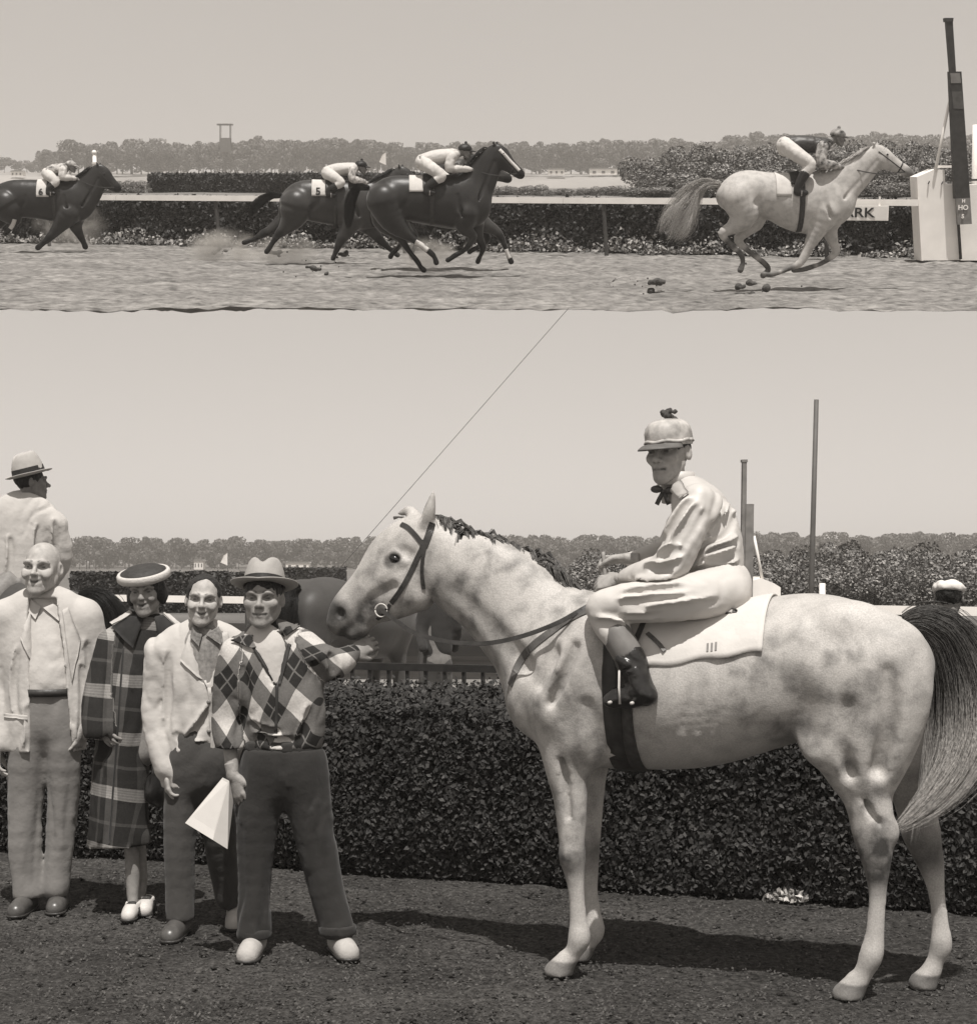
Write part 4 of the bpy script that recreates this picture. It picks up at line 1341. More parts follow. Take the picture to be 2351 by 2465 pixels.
    for i in range(len(prof) - 1):
        for k in range(n): fs.append((i * n + k, i * n + (k + 1) % n, (i + 1) * n + (k + 1) % n, (i + 1) * n + k))
    CAP = mat('cap_satin', .36, .6, .5, 17, .3, 30, .3, bdist=.01)
    cap = mesh_obj('cap', vs, fs, CAP, root, smooth=True)
    vis, vf = [], []
    for lay in (0, .005):
        for j in range(7):
            t = j / 6
            for k in range(17):
                a = math.pi * (1.12 + .76 * k / 16)
                q = 1 + .62 * t * math.sin(math.pi * (k / 16)) ** .7
                vis.append(capM @ Vector((.090 * q * math.cos(a), .012 + .110 * q * math.sin(a), .034 - .020 * t * t + lay)))
    NN = 7 * 17
    for j in range(6):
        for k in range(16):
            a = j * 17 + k
            vf.append((a, a + 17, a + 18, a + 1)); vf.append((NN + a, NN + a + 1, NN + a + 18, NN + a + 17))
    for k in range(16):
        a = 6 * 17 + k; vf.append((a, a + NN, a + NN + 1, a + 1))
    mesh_obj('visor', vis, vf, mat('visor_grey', .10, .6, .2, 20), cap, smooth=True)
    bnd = MB()
    pts = [capM @ Vector((.0945 * math.cos(2 * math.pi * k / 40), .012 + .1155 * math.sin(2 * math.pi * k / 40), .047 + .003 * math.sin(k))) for k in range(41)]
    ns = [(p - capM.translation).normalized() for p in pts]
    bnd.strap(pts, .012, .006, ns); bnd.build('cap_cord', CAP, cap, smooth=True)
    s = SDF((-.06, -.06, -.04), (.06, .06, .06), .004)
    rg = np.random.default_rng(2)
    for i in range(16): s.ell(rg.normal(0, .014, 3) * np.array([1.2, 1.2, .6]), (.012, .012, .010), None, .008)
    s.field(lambda Q: fbm(Q, 150, 2, 2) * .004)
    pv, pf = s.surface(1)
    pm = Matrix.Translation(capM @ Vector((0, .012, .155)))
    mesh_obj('pompom', xform(pv, pm), pf, mat('dark_wool', .06, .95, .5, 90), cap, smooth=True)
    # whip in the far hand
    wp = thing('whip', 'short dark riding whip upright in the seated jockey\'s hand', 'whip', fr.M)
    a, b = Vector(P(1452, 1338, -.02)), Vector(P(1456, 1384, -.01))
    MB().tube([a + (a - b) * .2, a, b, b + (b - a) * .8], [.007, .0085, .0085, .005], 8).build('shaft', mat('pale_leather', .22, .6), wp, smooth=True)
winning_jockey()
# ------------------------------------------------------------------ the party on foot
def cloth_mat(name, v, rough=.85, var=.06): return mat(name, v, rough, var, 9, .22, 24, .2, sheen=.1, bdist=.02)
LINEN = cloth_mat('pale_linen', .43)
SHIRT = cloth_mat('white_shirt', .44)
TROUSER = cloth_mat('light_trousers', .18)
DARKTR = cloth_mat('dark_trousers', .055)
BROWNTR = cloth_mat('brown_trousers', .026)
FELT = mat('pale_felt', .38, .95, .08, 30, .2, 200)
FELT2 = mat('grey_felt', .30, .95, .08, 30, .2, 200)
RIBBON = mat('hat_ribbon', .02, .6, .2, 60)
SHOE_D = mat('brown_shoe', .07, .35, .3, 15, .1, 40, .5)
SHOE_L = mat('pale_suede_shoe', .36, .85, .15, 15, .2, 90)

def node_mat(name, build, rough=.85):
    m = bpy.data.materials.new(name); m.use_nodes = True
    t = m.node_tree; N = t.nodes; L = t.links; p = N['Principled BSDF']
    p.inputs['Roughness'].default_value = rough; p.inputs['Specular IOR Level'].default_value = .2
    def mth(op, a, b=None, c=None):
        n = N.new('ShaderNodeMath'); n.operation = op
        for i, q in enumerate((a, b, c)):
            if q is None: continue
            if isinstance(q, (int, float)): n.inputs[i].default_value = q
            else: L.new(q, n.inputs[i])
        return n.outputs[0]
    tc = N.new('ShaderNodeTexCoord'); sp = N.new('ShaderNodeSeparateXYZ'); L.new(tc.outputs['Object'], sp.inputs[0])
    v = build(N, L, mth, sp, tc)
    nz = N.new('ShaderNodeTexNoise'); nz.inputs['Scale'].default_value = 120; L.new(tc.outputs['Object'], nz.inputs['Vector'])
    v = mth('MULTIPLY', v, mth('MULTIPLY_ADD', nz.outputs[0], .5, .75))
    cc = N.new('ShaderNodeCombineColor')
    for i in range(3): L.new(mth('MULTIPLY', v, TINT[i]), cc.inputs[i])
    L.new(cc.outputs[0], p.inputs['Base Color'])
    bp = N.new('ShaderNodeBump'); bp.inputs['Strength'].default_value = .3; bp.inputs['Distance'].default_value = .004
    L.new(nz.outputs[0], bp.inputs['Height']); L.new(bp.outputs[0], p.inputs['Normal'])
    return m

def plaid(N, L, mth, sp, tc):
    au, av = N.new('ShaderNodeAttribute'), N.new('ShaderNodeAttribute'); au.attribute_name = 'pu'; av.attribute_name = 'pv'
    x, Z = au.outputs['Fac'], av.outputs['Fac']
    def bandf(c, period, w, ph):
        f = mth('FRACT', mth('ADD', mth('DIVIDE', c, period), ph))
        return mth('LESS_THAN', f, w)
    h1 = bandf(Z, .27, .22, .12); h2 = bandf(Z, .27, .06, .55); v1 = bandf(x, .165, .34, .2); v2 = bandf(x, .165, .09, .7)
    base = .022
    a = mth('ADD', mth('MULTIPLY', h1, .12), mth('MULTIPLY', v1, .045))
    a = mth('ADD', a, mth('MULTIPLY', mth('MULTIPLY', h1, v1), .08))
    a = mth('ADD', a, mth('ADD', mth('MULTIPLY', h2, .03), mth('MULTIPLY', v2, .025)))
    fine = mth('MULTIPLY', mth('LESS_THAN', mth('FRACT', mth('DIVIDE', Z, .012)), .3), mth('MULTIPLY', h1, .05))
    return mth('ADD', mth('ADD', a, base), fine)

def argyle(N, L, mth, sp, tc):
    au, av = N.new('ShaderNodeAttribute'), N.new('ShaderNodeAttribute'); au.attribute_name = 'pu'; av.attribute_name = 'pv'
    x, Z = au.outputs['Fac'], av.outputs['Fac']
    P1, P2 = .098, .150
    a = mth('ADD', mth('DIVIDE', x, P1), mth('DIVIDE', Z, P2)); b = mth('SUBTRACT', mth('DIVIDE', x, P1), mth('DIVIDE', Z, P2))
    fa, fb = mth('FRACT', a), mth('FRACT', b)
    ia = mth('MODULO', mth('ADD', mth('FLOOR', a), 40), 2); ib = mth('MODULO', mth('ADD', mth('FLOOR', b), 40), 2)
    # four diamond tones: pale, mid, mid, dark with cross lines
    pale = mth('MULTIPLY', ia, ib); dark = mth('MULTIPLY', mth('SUBTRACT', 1, ia), mth('SUBTRACT', 1, ib))
    v = mth('ADD', .12, mth('ADD', mth('MULTIPLY', pale, .33), mth('MULTIPLY', dark, -.10)))
    ln = mth('MAXIMUM', mth('LESS_THAN', mth('ABSOLUTE', mth('SUBTRACT', fa, .5)), .035), mth('LESS_THAN', mth('ABSOLUTE', mth('SUBTRACT', fb, .5)), .035))
    return mth('ADD', v, mth('MULTIPLY', mth('MULTIPLY', ln, dark), .10))

def under_body(S, rows_list):
    allr = [r for t in rows_list for r in t]
    lo, hi = bbox(allr, .04)
    b = SDF(lo, hi, .016)
    for t in rows_list: b.tube(t, .04)
    return b.surface(1)

def person(name, label, S, head, hands, bones, skin, teeth=None):
    """one continuous body: frame under the clothes, head and hands"""
    root = thing('person', label, 'person', S.M)
    parts = [under_body(S, bones)]
    hv, hf, hd = head
    n0 = len(parts[0][0])
    parts.append((hv, hf)); parts += hands
    V, Fq = join_vf(parts)
    dark = np.zeros(len(V)); dark[n0:n0 + len(hv)] = hd
    mesh_obj('body', V, Fq, skin, root, smooth=True, attrs={'dark': dark})
    if teeth:
        c, R, sz = teeth; M = Matrix.Translation(Vector(c)) @ R
        pts = [M @ (Vector((x, -.0905 + 13 * x * x, -.0645 + .004 * abs(x) / .02)) * sz) for x in np.linspace(-.019, .019, 9)]
        MB().strap(pts, .0075, .002, M.to_3x3() @ Vector((0, -1, 0))).build('teeth', mat('teeth', .5, .4, .05), root, smooth=True)
    return root

def vcarve(S, ax, az, pts, ymax=-.01):
    """opening down the front between two traced edges: pts rows (y px, x left px, x right px)"""
    zz = np.array([S.p(0, q[0])[2] for q in pts]); o = np.argsort(zz)
    xl = np.array([S.p(q[1], q[0])[0] for q in pts])[o]; xr = np.array([S.p(q[2], q[0])[0] for q in pts])[o]; zz = zz[o]
    def f(X, Y, Z):
        l = np.interp(Z, zz, xl); r = np.interp(Z, zz, xr)
        d = np.maximum(np.maximum(l - X, X - r), Y - ymax)
        d = np.maximum(d, np.maximum(zz[0] - Z, Z - zz[-1]))
        return d
    return f

# ---- bald man in a pale jacket
def bald_man():
    S = Stand(102, 2192)
    r = S.row
    hc = S.p(102, 1368, .0)
    R = rotm(-.08, -.06, .03)
    head = make_head(hc, R, 1.10, 1.0, fat=1.04, nose=.9)
    bones = [[r(114, 1730, 48, .0, .7), r(112, 1620, 50, 0, .7), r(108, 1500, 50, .02, .6)], [r(105, 1500, 28, .03), r(102, 1440, 28, .03)]]
    for sx, k in ((1, 145), (-1, 68)):
        bones.append([r(112 + sx * 36, 1760, 26), r(k + 3 * sx, 2000, 20), r(k - 4 * sx, 2150, 16)])
    bones.append([r(212, 1500, 24), r(228, 1640, 20, .03), r(205, 1750, 15, -.05)])
    bones.append([r(5, 1510, 24), r(-12, 1650, 20, .03), r(-5, 1790, 15, -.04)])
    hands = [make_hand(S.p(200, 1752, -.05), Vector((-.25, -.1, -1)), Vector((.9, -.3, 0)), 1.0, .5, 1), make_hand(S.p(-4, 1795, -.05), Vector((0, -.1, -1)), Vector((-.9, -.3, 0)), 1.0, .5, -1)]
    root = person('person', 'bald smiling man in open pale jacket and light trousers beside the plaid-coated woman', S, head, hands, bones, SKIN, (hc, R, 1.10))
    kv, kf = hair_cap(hc, R, 1.10, .02, -.055, .004, -.012)
    s = None
    # only the fringe above the ears and the nape
    M = (Matrix.Translation(Vector(hc)) @ R).inverted()
    loc = xform(kv, M) / 1.10
    keep = (loc[:, 2] < .02) & (loc[:, 1] > .012)
    fk = kf[keep[kf].all(1)]
    mesh_obj('hair', kv, fk, HAIR2, root, smooth=True)
    # shirt with open collar
    sv, sf = garment([[r(118, 1740, 66, .01, .85), r(118, 1650, 68, -.005, .88), r(112, 1560, 64, .01, .8), r(107, 1490, 56, .03, .7)], [r(105, 1470, 34, .03), r(103, 1452, 32, .03)]], .009, .03, wrinkle=.005, fold_dir=((.3, 0, 1), 9, 3), seed=12, cuts=[(S.p(0, 1664), (0, 0, -1))])
    mesh_obj('shirt', sv, sf, SHIRT, root, smooth=True)
    cs = S.caster(sv, sf)
    for q in (((74, 1440), (100, 1462), (88, 1492), (70, 1468)), ((150, 1446), (105, 1464), (140, 1496), (152, 1470))):
        v, f = quad_patch(None, cs, q, 6, 6, .006, .006); mesh_obj('shirt_collar', v, f, SHIRT, root, smooth=True)
    # jacket
    torso = [r(112, 1800, 96, .01, .74), r(114, 1720, 98, .005, .72), r(114, 1640, 100, .01, .68), r(112, 1560, 104, .015, .62), r(110, 1505, 98, .02, .55)]
    sh = [r(20, 1478, 32, .03), r(66, 1458, 28, .03), r(105, 1450, 28, .04), r(150, 1458, 28, .03), r(205, 1478, 32, .03)]
    armr = [r(210, 1490, 38, .02), r(226, 1560, 36, .03), r(230, 1640, 32, .03), r(216, 1710, 28, -.01), r(205, 1752, 25, -.04)]
    arml = [r(10, 1490, 38, .02), r(-10, 1560, 36, .03), r(-16, 1650, 32, .03), r(-10, 1730, 28, -.01), r(-5, 1790, 25, -.04)]
    car = vcarve(S, 0, 0, [(1440, 78, 142), (1480, 76, 150), (1560, 84, 164), (1650, 88, 172), (1740, 90, 180), (1830, 86, 188)], -.02)
    jv, jf = garment([torso, sh, armr, arml], .0095, .05, wrinkle=.0065, fold_dir=((.25, 0, 1), 8, 2.0), seed=14, carve=car, onto=S.onto, lines=fold_lines([[(40, 1560), (30, 1640), (36, 1720)], [(205, 1540), (212, 1600), (222, 1650)], [(190, 1600), (196, 1690), (186, 1780)], [(60, 1700), (70, 1760), (62, 1800)]], .008), cuts=[(S.p(0, 1806), (0, 0, -1))])
    mesh_obj('jacket', jv, jf, LINEN, root, smooth=True)
    cj = S.caster(jv, jf)
    for q in (((72, 1462), (88, 1470), (92, 1640), (52, 1535)), ((150, 1470), (165, 1462), (196, 1540), (172, 1640))):
        v, f = quad_patch(None, cj, q, 6, 14, .004, .007); mesh_obj('lapel', v, f, LINEN, root, smooth=True)
    v, f = quad_patch(None, cj, ((12, 1716), (66, 1722), (66, 1732), (12, 1726)), 8, 4, .003, .005); mesh_obj('pocket_welt', v, f, LINEN, root, smooth=True)
    # trousers, belt
    L1 = [r(86, 1690, 48, .0, 1.0), r(70, 1800, 47, -.01, 1.05), r(62, 1920, 42, .0, 1.0), r(60, 2030, 38, -.01, 1.0), r(63, 2110, 36, -.01, 1.0), r(66, 2150, 36, -.02)]
    L2 = [r(142, 1690, 48, .0, 1.0), r(154, 1800, 44, -.01, 1.05), r(152, 1920, 36, .0, 1.0), r(146, 2030, 32, .0, 1.0), r(140, 2100, 30, .0, 1.0), r(136, 2138, 30, -.01)]
    v, f = garment([[r(114, 1672, 74, .0, .82), r(114, 1730, 76, .0, .8)], L1, L2], .0095, .035, wrinkle=.0075, fold_dir=((.05, 0, 1), 11, 1.2), seed=18, smooth=3, cuts=[(S.p(0, 1655), (0, 0, 1)), (S.p(0, 2158), (0, 0, -1))])
    mesh_obj('trousers', v, f, TROUSER, root, smooth=True)
    n = 30; cb = Vector(S.p(114, 1664)); ra = S.r(78)
    pts = [cb + Vector((ra * math.cos(2 * math.pi * k / n), ra * .84 * math.sin(2 * math.pi * k / n), 0)) for k in range(n + 1)]
    MB().strap(pts, .035, .006, [(p - cb).normalized() for p in pts]).build('belt', LEATHER, root, smooth=True)
    shoe(root, S.p(66, 2192)[:2].tolist() + [0.0] if False else (S.p(68, 2180)[0], .05, 0), (S.p(60, 2190)[0], -.20, 0), 'shoe', SHOE_D, .048)
    shoe(root, (S.p(136, 2180)[0], .10, 0), (S.p(146, 2190)[0], -.13, 0), 'shoe', SHOE_D, .048)
    return S
bald_man()

# ---- woman in a plaid coat
def woman():
    S = Stand(322, 2206)
    r = S.row
    hc = S.p(352, 1424, .0)
    R = rotm(-.06, .02, -.07)
    head = make_head(hc, R, .97, 1.0, fat=.95, nose=.72, female=True)
    bones = [[r(335, 1800, 50, 0, .7), r(340, 1650, 42, 0, .7), r(345, 1560, 46, .02, .6)], [r(348, 1530, 22, .03), r(352, 1480, 24, .03)]]
    for k, dy in ((320, 0), (338, .10)): bones.append([r(k - 35, 1850, 24, .02), r(k - 6, 2020, 18, .02 + dy), r(k, 2110, 18, .02 + dy), r(k, 2165, 14, dy), r(k, 2190, 14, dy - .02)])
    bones += [[r(268, 1545, 22), r(250, 1660, 18), r(245, 1740, 13, -.06)], [r(418, 1545, 22), r(430, 1660, 18, .03), r(410, 1780, 13, -.03)]]
    hands = [make_hand(S.p(246, 1745, -.06), Vector((.5, -.4, -.7)), Vector((-.5, -.8, 0)), .9, .6, 1), make_hand(S.p(408, 1785, -.05), Vector((-.2, -.2, -1)), Vector((.8, -.4, 0)), .9, .8, 1)]
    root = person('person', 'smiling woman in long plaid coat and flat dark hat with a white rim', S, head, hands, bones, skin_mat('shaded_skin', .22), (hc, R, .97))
    def lobe(s):
        for g in (1, -1): s.ell((g * .075, .02, -.02), (.028, .045, .05), None, .02)
    kv, kf = hair_cap(hc, R, .97, .045, -.075, .012, .012, -.05, lobe)
    mesh_obj('hair', kv, kf, HAIR, root, smooth=True)
    # hat: dark dish with white rolled rim
    HM = Matrix.Translation(Vector(hc)) @ rotm(-.06, .30, -.10)
    n = 40
    def ring(prof, m, nm, par, sx=.128, sy=.120):
        mb = MB(); vs = []
        for q, z in prof:
            for k in range(n):
                a = 2 * math.pi * k / n; vs.append(HM @ Vector((sx * q * math.cos(a), .01 + sy * q * math.sin(a), z)))
        mb.add(vs, [(i * n + k, i * n + (k + 1) % n, (i + 1) * n + (k + 1) % n, (i + 1) * n + k) for i in range(len(prof) - 1) for k in range(n)] + [tuple((len(prof) - 1) * n + k for k in range(n))])
        return mb.build(nm, m, par, smooth=True)
    ring([(.60, .045), (.95, .060), (1.01, .072), (1.0, .092), (.95, .100), (.86, .098), (.86, .088)], mat('white_straw', .48, .8, .06, 90, .3, 150), 'hat_rim', root)
    ring([(.62, .046), (.90, .086), (.84, .102), (.6, .118), (.3, .124), (.02, .124)], mat('dark_straw', .035, .6, .3, 60, .4, 150), 'hat_crown', root)
    # coat
    PL = node_mat('plaid_wool', plaid)
    t1 = [r(286, 2040, 74, .02, .75), r(286, 1950, 70, .02, .75), r(292, 1850, 66, .01, .75), r(300, 1750, 62, .0, .75), r(312, 1650, 66, .0, .72), r(330, 1570, 74, .015, .62), r(342, 1530, 62, .02, .6)]
    sh = [r(275, 1545, 30, .02), r(315, 1520, 28, .02), r(350, 1508, 28, .03), r(390, 1520, 28, .02), r(415, 1545, 30, .02)]
    al = [r(268, 1550, 34, .0), r(250, 1630, 38, -.02), r(238, 1700, 40, -.05), r(240, 1755, 40, -.07)]
    ar = [r(420, 1550, 34, .02), r(436, 1640, 36, .05), r(430, 1720, 36, .04), r(415, 1775, 34, .0)]
    v, f = garment([t1, sh, al, ar], .0095, .035, wrinkle=.009, fold_dir=((.08, 0, 1), 10, 1.1), seed=22, cuts=[(S.p(0, 2052), (0.05, 0, -1)), (S.p(240, 1778, -.07), (0, 0, -1)) if False else (S.p(0, 2052), (0, 0, -1))],
                    subs=[[tuple(S.p(240, 1800, -.07)) + (S.r(32),), tuple(S.p(240, 1762, -.07)) + (S.r(30),)]])
    pu, pv = limb_uv(v, [t1, al, ar])
    coat = mesh_obj('coat', v, f, PL, root, smooth=True, attrs={'pu': pu + .012 * fbm(v, 5, 2, 2), 'pv': pv + .012 * fbm(v, 5, 7, 2)})
    cj = S.caster(v, f)
    DC = mat('dark_velvet', .015, .8, .3, 40, sheen=.2)
    for q in (((348, 1490), (318, 1484), (274, 1516), (322, 1560)), ((372, 1490), (392, 1486), (436, 1522), (390, 1566))):
        v, f = quad_patch(None, cj, q, 8, 10, .012, .008); mesh_obj('collar', v, f, DC, root, smooth=True)
    for q in (((318, 1478), (322, 1484), (278, 1512), (272, 1508)), ((392, 1478), (388, 1486), (432, 1524), (440, 1518))):
        v, f = quad_patch(None, cj, q, 4, 10, .022, .006); mesh_obj('collar_piping', v, f, SHIRT, root, smooth=True)
    v, f = quad_patch(None, cj, ((296, 1560), (300, 1560), (266, 2030), (262, 2030)), 3, 24, .002, .003); mesh_obj('coat_edge', v, f, DC, root, smooth=True)
    # shoes: pale with dark band
    for hx, tx, y0, y1 in ((320, 322, .06, -.15), (338, 350, .17, -.03)):
        sh_ = shoe(root, (S.p(hx, 2190)[0], y0, 0), (S.p(tx, 2190)[0], y1, 0), 'shoe', mat('white_shoe', .5, .5, .1, 20), .038, .05)
        mb = MB(); c = Vector((S.p((hx + tx) / 2, 2190)[0], (y0 + y1) / 2 + .02, .005)); pts = []
        for k in range(11):
            a = math.pi * k / 10; pts.append(c + Vector((.043 * math.cos(a), 0, .073 * math.sin(a))))
        mb.strap(pts, .06, .004, [Vector((math.cos(math.pi * k / 10), 0, math.sin(math.pi * k / 10))) for k in range(11)])
        mb.build('shoe_strap', LEATHER, sh_, smooth=True)
    # handbag hanging from her arm
    B = thing('handbag', 'soft dark leather handbag hanging beside the plaid coat', 'handbag', S.M)
    bs = SDF(S.p(330, 1960, -.2) , S.p(440, 1840, .15), .008)
    bs.ell(S.p(388, 1905, -.05), (.085, .05, .075), None, .02); bs.ell(S.p(388, 1880, -.05), (.065, .035, .05), None, .03)
    bs.field(lambda Q: fbm(Q * np.array([2, 1, .6]), 16, 3, 2) * .008)
    v, f = bs.surface(1); mesh_obj('bag', v, f, mat('black_leather', .012, .35, .3, 20, .3, 40, .5), B, smooth=True)
    MB().tube(catmull([S.p(368, 1870, -.05), S.p(372, 1820, -.04), S.p(395, 1795, -.03), S.p(412, 1820, -.04), S.p(408, 1872, -.05)], 20), .006, 8).build('handle', LEATHER, B, smooth=True)
    return S
woman()

# ---- man in a pale suit jacket, bare head
def pale_man():
    S = Stand(436, 2250)
    r = S.row
    hc = S.p(490, 1444, .0)
    R = rotm(.10, -.02, .06)
    head = make_head(hc, R, .98, 1.0, fat=.98, nose=.85)
    bones = [[r(470, 1860, 56, 0, .7), r(465, 1700, 58, 0, .7), r(480, 1570, 56, .02, .6)], [r(488, 1550, 25, .03), r(490, 1500, 26, .03)]]
    bones += [[r(440, 1870, 36), r(436, 2060, 26), r(436, 2200, 17)], [r(510, 1870, 36), r(530, 2040, 26, .1), r(548, 2160, 17, .2)]]
    bones += [[r(386, 1580, 24), r(370, 1720, 20, .02), r(396, 1850, 15, -.05)], [r(575, 1580, 24), r(590, 1700, 20, .1), r(560, 1820, 15, .15)]]
    hands = [make_hand(S.p(398, 1856, -.05), Vector((.15, -.1, -1)), Vector((-.9, -.3, 0)), 1.0, .6, -1), make_hand(S.p(560, 1826, .15), Vector((-.1, 0, -1)), Vector((.9, 0, 0)), 1.0, .6, 1)]
    root = person('person', 'bareheaded smiling man in buttoned pale jacket between the plaid coat and the diamond jacket', S, head, hands, bones, SKIN, (hc, R, .98))
    kv, kf = hair_cap(hc, R, .98, .104, -.045, .006, -.002)
    mesh_obj('hair', kv, kf, HAIR, root, smooth=True)
    sv, sf = garment([[r(490, 1640, 58, .0, .75), r(490, 1560, 58, .0, .7)], [r(490, 1540, 34, .02), r(490, 1512, 31, .025)]], .009, .03, seed=2, wrinkle=.008)
    mesh_obj('shirt', sv, sf, mat('mid_shirt', .22, .85, .3, 60), root, smooth=True)
    cs = S.caster(sv, sf)
    CH = mat('small_check', .14, .85, .5, 70)
    for q in (((468, 1505), (488, 1530), (480, 1556), (462, 1536)), ((540, 1500), (496, 1530), (528, 1552), (544, 1532))):
        v, f = quad_patch(None, cs, q, 6, 6, .008, .006); mesh_obj('shirt_collar', v, f, CH, root, smooth=True)
    torso = [r(462, 1890, 74, .0, .66), r(466, 1800, 76, .0, .66), r(470, 1700, 80, .0, .62), r(476, 1620, 90, .01, .56), r(484, 1575, 82, .02, .5)]
    sh = [r(388, 1562, 32, .02), r(430, 1538, 28, .03), r(488, 1524, 28, .04), r(545, 1534, 28, .03), r(580, 1556, 32, .03)]
    al = [r(386, 1572, 34, .0), r(374, 1650, 32, .01), r(370, 1730, 30, .0), r(384, 1800, 27, -.03), r(396, 1848, 25, -.05)]
    ar = [r(580, 1575, 36, .04), r(592, 1660, 34, .1), r(585, 1740, 30, .13), r(565, 1815, 26, .15)]
    car = vcarve(S, 0, 0, [(1490, 466, 536), (1520, 464, 538), (1580, 474, 530), (1640, 492, 512)], -.02)
    jv, jf = garment([torso, sh, al, ar], .0095, .045, wrinkle=.007, fold_dir=((-.5, 0, 1), 9, 2.2), seed=33, carve=car, onto=S.onto, lines=fold_lines([[(400, 1570), (404, 1660), (398, 1740)], [(420, 1760), (455, 1790), (490, 1790)], [(430, 1810), (462, 1835), (500, 1835)], [(500, 1700), (478, 1740), (450, 1770)]], .009), cuts=[(S.p(0, 1895), (0, 0, -1))])
    # rounded front corner of the hem
    mesh_obj('jacket', jv, jf, LINEN, root, smooth=True)
    cj = S.caster(jv, jf)
    for q in (((458, 1525), (470, 1530), (500, 1655), (436, 1590)), ((534, 1528), (548, 1522), (566, 1590), (508, 1655))):
        v, f = quad_patch(None, cj, q, 6, 12, .004, .008); mesh_obj('lapel', v, f, LINEN, root, smooth=True)
    v, f = quad_patch(None, cj, ((500, 1655), (508, 1655), (520, 1890), (512, 1890)), 3, 16, .002, .006); mesh_obj('front_edge', v, f, LINEN, root, smooth=True)
    for y in (1690, 1760):
        p, n_ = cj(502, y)
        if p: MB().ball(p + n_ * .004, (.010, .006, .010), 10, 6).build('button', mat('horn_button', .2, .4), root, smooth=True)
    L1 = [r(442, 1830, 46, .0, 1.0), r(436, 1950, 41, .0, 1.0), r(432, 2060, 36, -.01, 1.0), r(434, 2150, 34, -.01), r(435, 2205, 33, -.02)]
    L2 = [r(508, 1830, 50, .0, 1.0), r(522, 1950, 44, .06, 1.0), r(534, 2050, 38, .12, 1.0), r(545, 2120, 34, .17), r(550, 2160, 32, .19)]
    v, f = garment([[r(472, 1800, 72, .0, .75), r(472, 1850, 74, 0, .75)], L1, L2], .0095, .035, wrinkle=.0075, fold_dir=((.1, 0, 1), 11, 1.2), seed=35, smooth=3, cuts=[(S.p(0, 2214), (0, 0, -1))])
    mesh_obj('trousers', v, f, cloth_mat('grey_trousers', .055), root, smooth=True)
    shoe(root, (S.p(434, 2240)[0], .05, 0), (S.p(424, 2240)[0], -.20, 0), 'shoe', SHOE_D, .047)
    shoe(root, (S.p(548, 2240)[0], .28, 0), (S.p(560, 2240)[0], .05, 0), 'shoe', SHOE_L, .047)
    return S
pale_man()

